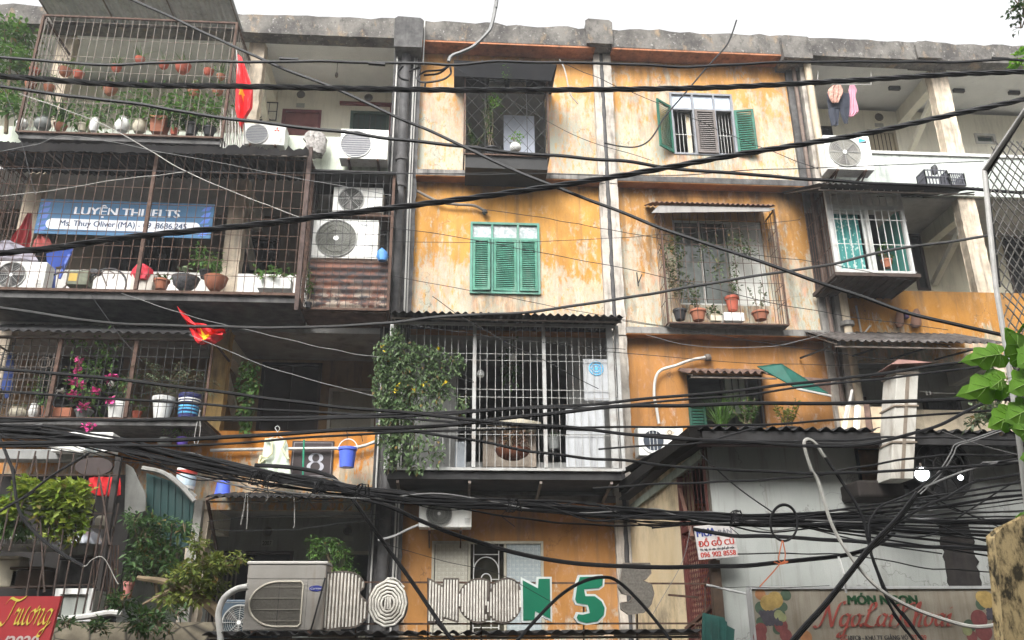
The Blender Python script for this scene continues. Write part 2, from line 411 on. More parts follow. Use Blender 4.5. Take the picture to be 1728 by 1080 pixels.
def cloth(rows, Y, d=.03, fold=.02, nf=3.0, M=18, sub=4, ph=0.):
    """hanging cloth: rows of (left u, right u, v); two faces with vertical folds, closed at the edges"""
    R_ = []
    for (a, b, v), (a2, b2, v2) in zip(rows, rows[1:]):
        for j in range(sub): t = j/sub; R_.append((a+(a2-a)*t, b+(b2-b)*t, v+(v2-v)*t))
    R_.append(rows[-1]); q = MB()
    for side in (-1, 1):
        for i, (a, b, v) in enumerate(R_):
            pa, pb = at(a, v, Y), at(b, v, Y)
            for j in range(M+1):
                s = j/M; p = pa.lerp(pb, s); amp = fold*(.35+.65*i/(len(R_)-1))
                q.v.append((p.x, Y+side*d*.5*math.sin(PI*s)**.6+amp*math.sin(2*PI*nf*s+ph+.9*math.sin(i*.6)), p.z+.25*amp*math.sin(2*PI*nf*s+ph)*(i == len(R_)-1)))
    L = len(R_)*(M+1)
    for i in range(len(R_)-1):
        for j in range(M):
            a = i*(M+1)+j; q.f += [(a, a+1, a+M+2, a+M+1), (a+L, a+L+M+1, a+L+M+2, a+L+1)]
    for i in (0, len(R_)-1):
        for j in range(M): a = i*(M+1)+j; q.f.append((a, a+L, a+L+1, a+1))
    for j in (0, M):
        for i in range(len(R_)-1): a = i*(M+1)+j; q.f.append((a, a+M+1, a+L+M+1, a+L))
    return q
# ------------------------------------------------------------------ lettering
def text_mb(txt, o, W, H, depth, ux=(1, 0, 0), uz=(0, 0, 1), shear=0, bold=0.0, keep=False):
    """solid letters filling W x H, lower left corner at o, raised towards the viewer of the ux, uz plane"""
    cu = bpy.data.curves.new('lettering', 'FONT'); cu.body = txt; cu.shear = shear; cu.resolution_u = 3
    ob = bpy.data.objects.new('lettering', cu); C.objects.link(ob)
    dg = bpy.context.evaluated_depsgraph_get(); dg.update()
    me = bpy.data.meshes.new_from_object(ob.evaluated_get(dg))
    V = [v.co.copy() for v in me.vertices]; P = [tuple(p.vertices) for p in me.polygons]
    bpy.data.objects.remove(ob); bpy.data.curves.remove(cu); bpy.data.meshes.remove(me)
    xa, xb = min(v.x for v in V), max(v.x for v in V); ya, yb = min(v.y for v in V), max(v.y for v in V)
    kx, ky = W/max(1e-6, xb-xa), H/max(1e-6, yb-ya)
    if keep: kx = ky = min(kx, ky)
    ux, uz = Vector(ux), Vector(uz); nn = ux.cross(uz); o = Vector(o)
    mb = MB()
    if bold:
        V0, P0, n0 = V, P, len(V); e = bold*(xb-xa)/max(3, len(txt))*2.2
        SH = (-e, 0, e)
    else: SH = (0,)
    cnt = {}
    for p in P:
        for a, b in zip(p, p[1:]+p[:1]): cnt[(a, b)] = 1
    n = len(V)
    for si, sh in enumerate(SH):
        b0 = len(mb.v)
        for lay in (0, 1):
            b = len(mb.v)
            mb.v += [tuple(o+ux*((v.x+sh-xa)*kx)+uz*((v.y-ya)*ky)+nn*(depth*lay+.0003*si)) for v in V]
            mb.f += [tuple(b+i for i in (p if lay else p[::-1])) for p in P]
        for a, b in list(cnt):
            if (b, a) not in cnt: mb.f.append((b0+a, b0+b, b0+b+n, b0+a+n))
    return mb
# ------------------------------------------------------------------ ground
asph = mk('asphalt', (.05, .05, .052), .9, .25, 4, .2, streak=False)
g = MB().box(-150, 150, -150, 40, -.3, 0); solo('ground', g, mk('packed_earth', (.16, .14, .11), .95, .3, 2, .2, streak=False), None, None, kind='structure')
g = MB().box(-150, 150, -17.5, -6.4, .0, .006); solo('road', g, asph, None, None, kind='structure')
g = MB().box(-150, 150, -6.38, -5.5, .002, .14); solo('pavement', g, mk('pavement_tiles', (.25, .23, .21), .9, .2, 3, .3, streak=False), None, None, kind='structure')

# unseen town houses added behind the camera to shade the lower floors
q = MB(); q.box(-45, 45, -32, -18.6, 0, 15.8); q.box(-26, -14, -31, -18.7, 15.8, 18.5); q.box(8, 20, -31, -21.8, 15.8, 18)
for i in range(14):
    for j in range(4): q.box(-38+i*5.6, -35.6+i*5.6, -18.7, -18.55, 1.0+j*3.0, 2.9+j*3.0)
solo('shading_house_row', q, mk('street_render', (.17, .15, .12), .9, .3, 1, .4), 'unseen row of plain town houses added across the street to shade the lower floors', 'building')
# ------------------------------------------------------------------ apartment building
# storey floors 3.75 / 6.95 / 10.1 / 13.35, roof 16.6; piers at -1.05, 3.0, 7.3, 10.6
ZF = [3.75, 6.95, 10.1, 13.35, 16.62]
B = T('apartment_building', 'long old four-storey orange and grey apartment block with open corridors and flaking limewash', 'building', (3, 0, 0))
XL, XR, YR = -14., 19., 1.65
B0, B1, C0, C1 = -.84, 2.84, 3.2, 7.08
def hole(u0, v0, u1, v1, Y=0): return R(u0, v0, u1, v1, Y)
wb4 = hole(786, 118, 922, 288); wb3 = hole(793, 377, 911, 497); wb2 = hole(770, 575, 960, 780); wb1 = hole(727, 913, 918, 1072)
wc4 = hole(1133, 158, 1240, 262); wc3 = hole(1140, 372, 1292, 515); wc2 = hole(1162, 632, 1290, 722)
for nm, x0, x1, i, hl, pl, orng, sd, mo in (
    ('orange_wall', B0, B1, 3, [wb4], 1.03, (.58, .285, .075), 1.3, .45), ('orange_wall', C0, C1, 3, [wc4], 1.08, (.58, .285, .075), 5.1, .5),
    ('orange_wall', B0, B1, 2, [wb3], .69, (.55, .265, .055), 2.2, .4), ('orange_wall', C0, C1, 2, [wc3], .96, (.45, .22, .055), 8.4, .75),
    ('orange_wall', B0, B1, 1, [wb2], .40, (.44, .19, .035), 3.7, .4), ('orange_wall', C0, C1, 1, [wc2], .26, (.42, .19, .05), 4.4, .3),
    ('orange_wall', B0, B1, 0, [wb1], .30, (.40, .185, .05), 6.2, .3), ('orange_wall', C0, C1, 0, [], .3, (.5, .21, .03), 7.7, .3)):
    z0, z1 = ZF[i]+(.0 if i == 0 else .0), ZF[i+1]-.15
    part(nm, MB().wall(x0, x1, z0, z1, 0, .22, hl), plaster('limewash_%s_%d' % ('wing' if x0 > 2 else 'core', i), z0, z1, pl, orng, seed=sd, mould=mo, drips=[(h_[0], h_[1], h_[2]) for h_ in hl]) if not (i == 1 and x0 < 2) else mk('grey_balcony_paint', (.30, .30, .285), .85, .12, 3, .4), B)
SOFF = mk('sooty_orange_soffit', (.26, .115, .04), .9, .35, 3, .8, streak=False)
# floor slabs: edge shows as a sooty ledge
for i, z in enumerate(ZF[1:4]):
    m = MB(); m.box(XL, XR, -.0, 6, z-.15, z); part('floor_slab', m, mk('dirty_shaded_ceiling', (.30, .295, .28), .9, .25, 2, .5, streak=False) if i < 2 else mk('stained_shaded_ceiling', (.46, .455, .44), .9, .15, 2, .35, streak=False), B)  # lower ceilings painted darker to carry interior shade, besides their dirt
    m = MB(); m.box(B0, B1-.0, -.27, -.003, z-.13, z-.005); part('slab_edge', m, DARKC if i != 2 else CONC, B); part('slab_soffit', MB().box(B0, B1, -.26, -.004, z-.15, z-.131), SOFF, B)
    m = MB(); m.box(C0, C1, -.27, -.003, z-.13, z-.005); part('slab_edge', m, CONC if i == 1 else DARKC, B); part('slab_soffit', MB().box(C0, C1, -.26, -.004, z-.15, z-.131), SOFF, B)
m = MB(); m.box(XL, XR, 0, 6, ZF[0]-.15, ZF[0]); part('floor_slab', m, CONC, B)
# roof, soffit and ragged parapet
m = MB(); m.box(XL, XR, -.06, 7, 16.62, 16.8); part('roof', m, CEIL, B)
zp0, zp1 = at(850, 72, -.4).z, at(850, 41, -.4).z
m = MB(); n = 150; r2 = random.Random(3)
top = [(XL+(XR-XL)*i/n, zp1+r2.uniform(-.035, .03)+.012*math.sin(i*.7)+.012*math.sin(i*.23)) for i in range(n+1)]
m.prism([(XL, zp0), *[(XL+(XR-XL)*i/n, zp0+r2.uniform(-.006, .006)) for i in range(1, n)], (XR, zp0)]+top[::-1], -.4, -.07); part('parapet', m, PARC, B)
m = MB()
for xa, xb in ((B0, B1), (C0, C1)): m.box(xa, xb, -.40, -.003, zp0-.05, zp0-.012)
part('eaves_band', m, mk('rust_stained_band', (.36, .15, .075), .9, .35, 4, .7), B)
for u0, v0, u1, v1, yf in ((667, 30, 712, 78, -.58), (990, 34, 1032, 72, -.5), (1322, 62, 1368, 96, -.55), (1548, 72, 1588, 96, -.48)):
    m = MB(); x0, x1, z0, z1 = R(u0, v0, u1, v1, yf); k = .05
    m.prism([(x0, z0), (x1, z0), (x1+.01, z1-k), (x1-k, z1), (x0+k, z1+.02), (x0-.01, z1-k*.6)], yf, -.02); part('parapet_block', m, DARKC if u0 < 700 else PARC, B, bevel=.015)
# piers
PIERW = mk('bare_grey_pier', (.42, .38, .33), .9, .35, 4, .8, (.07, .055, .045), bump=.5)
def pier(x0, x1, y, z0, z1, m, nm='pier'):
    n = 26; r = random.Random(int(x0*100)+int(z0)); mb = MB()
    L = [(x0+r.uniform(-.007, .007), z0+(z1-z0)*i/n) for i in range(n+1)]; Rr = [(x1+r.uniform(-.012, .012), z0+(z1-z0)*i/n) for i in range(n+1)]
    mb.prism(L[::-1]+Rr, y, .2); part(nm, mb, m, B, bevel=.012)
for i in range(4):
    z0, z1 = ZF[i]-.15, ZF[i+1]-.15
    pier(-1.36, B0-.0, -.16, z0, z1, DARKC)
    pier(2.84, 2.955, -.17, z0, z1, PIERW); pier(3.055, 3.2, -.17, z0, z1, PIERW)
    pier(7.08, 7.3, -.10, z0, z1, CONC if i == 2 else (PIERW if i < 2 else DARKC))
    pier(7.34, 7.56, -.22, z0, z1, PIERW if i != 2 else CONC)
m = MB(); m.box(2.956, 3.054, .02, .2, ZF[0], 16.5); part('joint_back', m, DARK, B)
# corridor piers on the right and left wings
COLW = mk('flaking_white_pier', (.56, .47, .36), .9, .3, 5, .9, (.17, .15, .125), bump=.5)
for i in range(4):
    z0, z1 = ZF[i], ZF[i+1]-.15
    pier(10.42, 10.78, -.02, z0, z1, COLW); pier(14.1, 14.45, -.02, z0, z1, COLW)
    pier(-4.42, -4.12, -.06, z0, z1, mk('ochre_pier', (.50, .33, .13), .9, .25, 4, .7) if i == 1 else COLW); pier(-8.3, -8.0, -.02, z0, z1, COLW)
    # sloping braces under the corridor ceilings
    for x in (10.48, -4.37):
        m = MB(); m.bar((x+.1, .3, z1-.55), (x+.1, YR-.02, z1-1.25), .085); part('brace', m, CREAM, B)
        m = MB(); m.box(x, x+.2, .2, YR, z1-.35, z1-.002); part('beam', m, CREAM, B)
# corridor rear walls with doors; lower left ones coloured darker for interior shade
def rear(x0, x1, i, m, holes): part('corridor_wall', MB().wall(x0, x1, ZF[i], ZF[i+1]-.15, YR, YR+.2, holes), m, B)
d4a = hole(473, 185, 540, 262, YR); w4a = hole(590, 188, 656, 240, YR)
d4d = hole(1470, 220, 1518, 300, YR); w4d = hole(1362, 213, 1407, 262, YR); w4e = hole(1645, 226, 1680, 243, YR)
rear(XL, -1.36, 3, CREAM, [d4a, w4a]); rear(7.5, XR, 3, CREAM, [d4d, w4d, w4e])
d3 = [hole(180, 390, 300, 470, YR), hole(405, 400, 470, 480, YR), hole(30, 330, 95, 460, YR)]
rear(XL, -1.36, 2, mk('brown_shade_wall', (.115, .092, .065), .9, .2, 3, .4), d3)
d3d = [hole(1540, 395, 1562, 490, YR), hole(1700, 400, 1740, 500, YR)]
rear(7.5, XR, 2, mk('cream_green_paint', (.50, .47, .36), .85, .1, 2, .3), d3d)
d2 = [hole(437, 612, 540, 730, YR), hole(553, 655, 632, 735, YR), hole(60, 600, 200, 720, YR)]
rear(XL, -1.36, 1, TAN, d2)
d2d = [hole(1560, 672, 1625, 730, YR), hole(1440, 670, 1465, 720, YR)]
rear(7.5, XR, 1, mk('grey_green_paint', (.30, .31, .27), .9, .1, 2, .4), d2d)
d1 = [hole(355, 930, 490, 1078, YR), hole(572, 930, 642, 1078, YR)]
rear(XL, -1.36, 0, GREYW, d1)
# inner partitions and back wall close the dark rooms
m = MB()
for x in (-1.3, 2.97, 7.3): m.box(x-.06, x+.06, .23, 5.9, ZF[0], 16.6)
for x in (-8.1, -4.6, 10.6, 14.3): m.box(x-.05, x+.05, YR+.2, 5.9, ZF[0], 16.6)
part('partition', m, TAN, B)
m = MB(); m.box(XL, XR, 6.0, 6.2, 0, 16.6); part('back_wall', m, CONC, B)
m = MB(); m.box(XL, XR, -.0, .2, 0, ZF[0]-.15); part('ground_storey_wall', m, CONC, B)
m = MB(); m.box(XL-.2, XL, 0, 6.2, 0, 16.8); m.box(XR, XR+.2, 0, 6.2, 0, 16.8); part('end_wall', m, CONC, B)
# corridor balcony walls
part('balcony_wall', MB().wall(XL, -1.36, ZF[3], at(600, 232, -.1).z, -.1, .05), PALEG, B)
part('balcony_wall', MB().wall(7.56, XR, ZF[3]-.15, at(1500, 261, -.1).z, -.1, .05), mk('peeling_whitewash', (.47, .50, .46), .9, .25, 3, .8, (.18, .21, .19)), B)
m = MB(); zz = at(1500, 261, -.1).z; m.box(7.56, XR, -.14, .09, zz+.001, zz+.07); part('balcony_coping', m, mk('coping_white', (.54, .54, .51), .9, .1, 4, .5), B)
part('balcony_wall', MB().wall(XL, -1.36, ZF[2], at(420, 462, -.05).z, -.05, .06), mk('white_tiles', (.72, .70, .66), .5, .06, 3, .25), B)
lw = plaster('limewash_corridor_right', ZF[2]-.9, at(1590, 492, -.1).z, .62, (.42, .19, .035), seed=9.1, grey=(.22, .26, .2), mould=.45)
part('balcony_wall', MB().wall(7.56, XR, ZF[2]-.55, at(1590, 492, -.1).z, -.1, .05), lw, B)
zl = at(500, 728, -.1).z
part('balcony_wall', MB().wall(XL, -1.36, ZF[1]-.25, zl, -.1, .05), plaster('limewash_corridor_left', ZF[1]-.1, zl+.1, .66, (.55, .21, .03), seed=11.4, grey=(.30, .31, .25), pale=(.5, .45, .34), mould=.35), B)
part('balcony_wall', MB().wall(7.56, XR, ZF[1]-.2, at(1450, 690, -.1).z, -.1, .05), mk('cream_tin', (.5, .42, .3), .8, .2, 3, .5), B)

# ---- doors, windows
def frame(mb, x0, x1, z0, z1, yf, yb, t):
    mb.box(x0, x0+t, yf, yb, z0, z1); mb.box(x1-t, x1, yf, yb, z0, z1); mb.box(x0+t, x1-t, yf+.002, yb, z1-t, z1); mb.box(x0+t, x1-t, yf+.002, yb, z0, z0+t)
def door(h, fm, lm, nm='door', y=YR, glass=False, mull=0, panes=1):
    x0, x1, z0, z1 = h; m = MB(); frame(m, x0+.002, x1-.002, z0+.002, z1-.002, y-.02, y+.1, .06)
    f = part(nm, m, fm, B)
    k = (x1-x0-.12)/panes
    for q in range(panes):
        m = MB(); a = x0+.062+k*q; m.box(a+.004, a+k-.004, y+.05, y+.085, z0+.064, z1-.064)
        part('pane' if glass else 'door_leaf', m, lm, f)
    if mull:
        m = MB()
        for q in range(mull): xx = x0+.06+(x1-x0-.12)*(q+1)/(mull+1); m.bar((xx, y+.03, z0+.06), (xx, y+.03, z1-.06), .009)
        part('window_bars', m, BLACKI, f)
    return f
door(d4a, MAROON, mk('maroon_panel', (.24, .09, .085), .6, .2, 6, .2)); door(w4a, mk('dark_green_frame', (.05, .09, .07), .6, .2, 5, .2), glassy('dark_pane', (.03, .06, .055)), 'window', glass=True, panes=2, mull=5)
m = MB(); m.pbox(573, 172, 675, 177, YR-.06, YR-.003); m.pbox(657, 178, 674, 228, YR-.06, YR-.003); part('door_surround', m, MAROON, B)
door(d4d, mk('beige_frame', (.36, .31, .22), .7, .1, 5, .2), mk('beige_door', (.44, .38, .27), .7, .1, 5, .2), mull=5)
door(w4d, BLACKI, DARK, 'window', mull=4); door(w4e, WHITEI, glassy('dark_pane', (.03, .06, .055)), 'window', glass=True, panes=2)
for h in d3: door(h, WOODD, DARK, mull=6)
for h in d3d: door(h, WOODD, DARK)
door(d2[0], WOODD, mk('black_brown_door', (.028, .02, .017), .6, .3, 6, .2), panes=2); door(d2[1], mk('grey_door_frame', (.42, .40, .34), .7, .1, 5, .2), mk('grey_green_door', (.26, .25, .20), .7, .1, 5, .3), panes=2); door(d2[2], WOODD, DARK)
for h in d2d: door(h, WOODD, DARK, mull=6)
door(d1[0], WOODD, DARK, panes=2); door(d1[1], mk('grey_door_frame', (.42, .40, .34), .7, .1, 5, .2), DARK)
m = MB(); x0, x1, z0, z1 = R(352, 932, 395, 1075, YR-.1)
for k in range(7): m.bar((x0+(x1-x0)*k/6, YR-.1, z0), (x0+(x1-x0)*k/6, YR-.1, z1), .018)
part('shutter_gate', m, IRON, B)
# round vents and number plates above the corridor doors
def vent(u, v, rpx, Y=YR):
    p = at(u, v, Y); r = rpx*mpp(u, v, Y); m = MB().ring((p.x, p.z), r, Y-.012, .012, 18); f = part('vent', m, IRON, B)
    m = MB().disc((p.x, p.z), r*.93, Y-.006, 18, .005); part('vent_grille', m, mk('vent_dark', (.10, .095, .085), .8, .3, 30, .2), f)
for u, v in ((508, 160), (622, 165), (1373, 192), (1483, 198)): vent(u, v, 6.5)
vent(452, 897, 7.5); vent(587, 895, 7.5)
def plate(u0, v0, u1, v1, txt, Y=YR):
    m = MB().pbox(u0, v0, u1, v1, Y-.012, Y-.001); f = part('number_plate', m, mk('plate_grey', (.34, .34, .31), .6, .15, 9, .2), B)
    x0, x1, z0, z1 = R(u0, v0, u1, v1, Y-.012)
    if txt: part('number', text_mb(txt, (x0+.02, Y-.014, z0+.02), (x1-x0-.04), (z1-z0-.04), .002), DARK, f)
PLATES = [(500, 174, 514, 181, ''), (1368, 203, 1382, 208, ''), (1477, 208, 1491, 214, ''), (441, 911, 460, 922, '2007'), (579, 905, 596, 913, '')]
# ceiling fixtures
for u, v in ((1364, 133), (1507, 138), (1615, 142), (1708, 145)):
    p = at(u, v, .9); m = MB().box(p.x-.13, p.x+.13, .86, .93, 16.53, 16.615); part('ceiling_fixture', m, mk('fixture_grey', (.09, .09, .09), .6), B)
p = at(568, 128, .8); m = MB().tube([(p.x, .8, 16.6), (p.x, .8, 16.35)], .008).lathe((p.x, .8, 16.22), [(.02, 0), (.035, .04), (.03, .1), (.015, .13)], 10); part('pendant_lamp', m, IRON, B)
m = MB(); x0, x1, z0, z1 = R(425, 172, 468, 203, YR-.25)
frame(m, x0, x1, z0, z1, YR-.26, YR-.24, .02)
for k in range(1, 3): m.bar((x0+(x1-x0)*k/3, YR-.25, z0), (x0+(x1-x0)*k/3, YR-.25, z1), .008)
m.bar((x0, YR-.25, (z0+z1)/2), (x1, YR-.25, (z0+z1)/2), .008); m.bar((x0+.1, YR-.25, z0), ((x0+x1)/2, YR-.25, z0+.12), .008); m.bar((x1-.1, YR-.25, z0), ((x0+x1)/2, YR-.25, z0+.12), .008)
part('corridor_grille', m, BLACKI, B)

# shuttered windows
def shutter(parent, x0, x1, z0, z1, y, m, ns, piv=None, ang=0, tilt=.011, label=None):
    mb = MB(); frame(mb, x0, x1, z0, z1, y, y+.035, .05)
    for k in range(ns):
        z = z0+.06+(z1-z0-.12)*(k+.5)/ns; h = (z1-z0-.12)/ns*.42
        b = len(mb.v); a, c = x0+.048, x1-.048
        mb.v += [(a, y+.004, z-h), (c, y+.004, z-h), (c, y+.03, z+h), (a, y+.03, z+h), (a, y+.010, z-h-.004), (c, y+.010, z-h-.004), (c, y+.036, z+h-.004), (a, y+.036, z+h-.004)]
        mb.f += [(b, b+1, b+2, b+3), (b+7, b+6, b+5, b+4), (b, b+4, b+5, b+1), (b+3, b+2, b+6, b+7)]
    if piv: mb.rot(0, piv, ang)
    return part('shutter', mb, m, parent, label=label)
def window(h, y, fm, mull_fr=(.33, .66), trans=.2, paneM=None, t=.045, label=None):
    x0, x1, z0, z1 = h; mb = MB(); frame(mb, x0+.002, x1-.002, z0+.002, z1-.002, y, y+.09, t)
    zt = z1-(z1-z0)*trans
    if trans: mb.box(x0+t, x1-t, y+.004, y+.086, zt-.02, zt+.02)
    for q in mull_fr:
        x = x0+(x1-x0)*q; mb.box(x-.02, x+.02, y+.006, y+.084, z0+t, zt-.021)
        if trans: mb.box(x-.02, x+.02, y+.006, y+.084, zt+.021, z1-t)
    wnd = part('window', mb, fm, B, label=label)
    if trans and paneM:
        e = [0]+list(mull_fr)+[1]
        for a, b in zip(e, e[1:]):
            xa = x0+(x1-x0)*a+(.02 if a else t)+.002; xb = x0+(x1-x0)*b-(.02 if b < 1 else t)-.002
            part('pane', MB().box(xa, xb, y+.05, y+.058, zt+.022, z1-t-.002), paneM, wnd)
    return wnd, zt
t_ = NT('papered_pane'); a_ = t_.noise((4, 4, 4), 3, 6); FROST = t_.out(t_.mix(t_.ramp(a_, .42, .6), (.28, .33, .33), (.52, .54, .54)), .3)
GREENF = mk('green_window_frame', (.11, .27, .21), .7, .15, 6, .5, (.25, .27, .22))
wnd, zt = window(wb3, -.05, GREENF, (.315, .685), .235, FROST, label='green wooden window with three closed louvred shutters under papered panes')
x0, x1, z0, z1 = wb3; W = x1-x0
for a, b, ang in ((.04, .29, -.10), (.335, .665, .05), (.705, .96, -.02)):
    shutter(wnd, x0+W*a, x0+W*b, z0+.055, zt-.03, -.075, GREENP, 24, (x0+W*a, -.06, 0), ang)
wnd, zt = window(wc4, -.02, mk('grey_blue_window_frame', (.24, .25, .27), .7, .2, 6, .4), (.36, .70), .27, glassy('sky_blue_pane', (.40, .45, .52), .25), label='window with two green shutters thrown open and a brown one shut')
x0, x1, z0, z1 = wc4; W = x1-x0
shutter(wnd, x0+W*.37, x0+W*.69, z0+.04, zt-.03, -.055, BROWNP, 19)
k = .33
shutter(wnd, x0-.43, x0+.01, z0+.02, zt+.05, -.045, GREEND, 20, (x0, -.045, 0), math.radians(36), label='green shutter swung open askew')
shutter(wnd, x1-.005, x1+.40, z0+.0, zt-.01, -.045, GREEND, 18, (x1, -.045, 0), -math.radians(12))
m = MB()
for (a, b) in ((.04, .35), (.71, .96)):
    for k in range(5): xx = x0+W*(a+(b-a)*(k+.5)/5); m.bar((xx, .12, z0+.05), (xx, .12, zt-.02), .006)
    m.bar((x0+W*a, .115, (z0+zt)/2), (x0+W*b, .115, (z0+zt)/2), .009)
part('window_bars', m, WHITEI, wnd)
m = MB(); m.box(x0+W*.27, x0+W*.335, .15, .17, z0+.05, zt-.02); m.box(x0+W*.71, x0+W*.745, .15, .17, z0+.05, zt-.02); part('curtain', m, mk('cream_curtain', (.6, .5, .34), .9, .1, 8, 0), wnd)

# lowest window with lace film and arched grille
wnd, zt = window(wb1, -.03, mk('grey_cream_frame', (.36, .34, .27), .6, .12, 5, .3), (.335, .655), 0)
x0, x1, z0, z1 = wb1; W = x1-x0
def lace(name, base, ink):
    t = NT(name); c = base
    for sc, off, k, lo, hi in ((7.5, 0, 46, .15, .5), (7.5, .5, 30, .2, .6), (15, .25, 24, .35, .7)):
        v = t.n('ShaderNodeTexVoronoi'); v.inputs['Scale'].default_value = 1; v.inputs['Randomness'].default_value = 0
        t.l(t.pos((sc, 0, sc), (off, 0, off)), v.inputs['Vector']); w_ = t.math('SINE', t.math('MULTIPLY', v.outputs['Distance'], k), 0)
        c = t.mix(t.math('MULTIPLY', t.ramp(w_, lo, hi), t.ramp(v.outputs['Distance'], .42, .36, 0, .6)), c, ink)
    return t.out(c, .5)
part('shutter', MB().box(x0+.06, x0+W*.32, -.0, .03, z0+.05, z1-.05), lace('lace_film_beige', (.42, .40, .33), (.22, .21, .18)), wnd, label='window leaf covered with beige lace film')
part('shutter', MB().box(x0+W*.67, x1-.05, -.0, .03, z0+.05, z1-.05), lace('lace_film_blue', (.36, .40, .40), (.14, .18, .2)), wnd, label='window leaf covered with blue lace film')
m = MB(); cx = x0+W*.487; a, b = x0+W*.375, x0+W*.60
for xx in (a, b): m.bar((xx, .05, z0+.05), (xx, .05, z1-.03), .011)
zt = z1-.30
m.bar((a, .05, z1-.22), (b, .05, z1-.22), .01)
for rr, hh in (((b-a)/2-.0, 0), ((b-a)*.2, -.22)):
    m.tube([(cx+rr*math.cos(PI*k/14), .045, zt-.20+hh*.6+rr*1.1*math.sin(PI*k/14)) for k in range(15)], .010, 5)
    for sg in (-1, 1): m.bar((cx+sg*rr, .045, z0+.1), (cx+sg*rr, .045, zt-.20+hh*.6), .010)
m.bar((a, .045, zt-.33), (cx-(b-a)*.2, .045, zt-.33), .009); m.bar((cx+(b-a)*.2, .045, zt-.33), (b, .045, zt-.33), .009); m.bar((a, .05, z0+.22), (b, .05, z0+.22), .01); m.bar((a, .05, z0+.12), (b, .05, z0+.12), .01)
part('window_grille', m, WHITEI, wnd)
m = MB().box(x0+.08, x1-.08, .35, .38, z0, z1); part('curtain', m, mk('dark_olive_curtain', (.05, .047, .03), .9, .2, 6, 0), wnd)
# right upper and lower wing windows
wnd, zt = window(wc3, .04, mk('grey_white_frame', (.42, .42, .39), .6, .1, 5, .3), (.30, .62), .0)
x0, x1, z0, z1 = wc3; W = x1-x0
part('shutter', MB().box(x0+W*.635, x1-.05, .05, .08, z0+.05, z1-.05), mk('pale_board', (.50, .50, .46), .8, .08, 3, .3), wnd)
part('pane', MB().box(x0+.06, x0+W*.285, .06, .068, z0+.05, z1-.05), glassy('dim_pane', (.09, .10, .09)), wnd)
part('pane', MB().box(x0+W*.325, x0+W*.595, .06, .068, z0+.05, z1-.05), glassy('dim_pane', (.09, .10, .09)), wnd)
wnd, zt = window(wc2, .06, WOODD, (.48, .80), .0)
x0, x1, z0, z1 = wc2; W = x1-x0
part('pane', MB().box(x0+W*.52, x0+W*.78, .08, .088, z0+.3, z1-.06), mk('milky_pane', (.45, .47, .44), .4, .1, 3, .1), wnd)
m = MB()
for k in range(1, 3): xx = x0+W*(.52+.26*k/3); m.bar((xx, .06, z0+.3), (xx, .06, z1-.06), .012)
part('window_bars', m, BLACKI, wnd)
shutter(wnd, x0-.02, x0+.3, z0-.1, z0+.42, -.04, mk('deep_green_louvre', (.02, .09, .06), .6, .2, 5, .3), 7)

# drain pipes and conduits
def pipe(pts, r, m, nm='drainpipe', n=10): part(nm, MB().tube(pts, r, n), m, B, smooth=True)
pipe([(3.005, -.12, 3.8), (3.005, -.12, 16.5)], .055, PIPED)
pipe([(-1.13, -.27, 3.8), (-1.13, -.27, 16.2)], .1, PIPED)
for z in (5.3, 8.6, 10.2, 12.9, 13.5, 16.1): part('pipe_collar', MB().lathe((-1.13, -.27, z), [(.10, 0), (.125, .01), (.125, .09), (.10, .1)], 12), DARKC, B)
for dx, r, y, m_ in ((.17, .018, -.2, PVC), (.22, .014, -.2, WIREG), (-.19, .016, -.22, PVC), (-.24, .012, -.24, PIPED), (.255, .02, -.05, PVC)):
    pipe([(-1.13+dx, y, 4.2+abs(dx)*3), (-1.13+dx+.01, y, 9), (-1.13+dx-.01, y, 12.5), (-1.13+dx, y, 16.3)], r, m_, 'conduit', 6)
pipe([at(719, 0, -.42)+Vector((0, 0, .5)), at(716, 60, -.42), at(714, 110, -.3)], .016, PVC, 'antenna_pole', 6)
pipe([(7.46, -.32, 7.2), (7.46, -.32, 13.2)], .075, mk('pale_drainpipe', (.45, .38, .28), .8, .2, 4, .6)); pipe([(7.46, -.32, 13.5), (7.46, -.32, 16.3)], .08, mk('pale_drainpipe', (.45, .38, .28), .8, .2, 4, .6))
pipe([(7.22, -.16, 7.2), (7.22, -.16, 16.3)], .04, mk('stained_pipe', (.16, .12, .10), .8, .4, 5, .5))
for z in (10.15, 9.9): part('pipe_collar', MB().lathe((7.46, -.32, z), [(.09, 0), (.13, .02), (.13, .1), (.09, .12)], 12), CONC, B)
p = [at(u, v, -.12) for u, v in ((1190, 603), (1165, 608), (1140, 617), (1115, 625), (1106, 640), (1104, 668), (1108, 690), (1112, 715))]
pipe(catmull(p), .028, PVC, 'refrigerant_pipe', 8)
p = at(1190, 603, -.1); m = MB().lathe((p.x+.05, -.1, p.z-.05), [(.06, 0), (.075, .04), (.06, .1)], 8); part('pipe_hood', m, IRON, B)
p = [at(u, v, -.1) for u, v in ((678, 303), (700, 320), (740, 340), (770, 345), (800, 347), (818, 356))]
pipe(catmull(p), .028, mk('taped_pipe', (.17, .15, .13), .9, .3, 9, .3), 'refrigerant_pipe', 8)
p = at(818, 357, -.1); m = MB().lathe((p.x, -.1, p.z-.06), [(.03, 0), (.06, .03), (.05, .09)], 8); part('pipe_hood', m, PIPED, B)
m = MB()   # little iron bracket on the right wing wall
p = at(1076, 470, -.08); m.bar((p.x, -.1, p.z-.17), (p.x-.015, -.1, p.z+.12), .014).bar((p.x, -.1, p.z-.12), (p.x+.08, -.12, p.z+.07), .014); part('iron_hook', m, BLACKI, B)
m = MB(); p = at(1450, 545, -.12); m.bar((p.x, -.14, p.z-.3), (p.x-.02, -.14, p.z+.35), .02).bar((p.x, -.14, p.z-.28), (p.x+.17, -.2, p.z-.08), .018); part('iron_hook', m, WIREG, B)
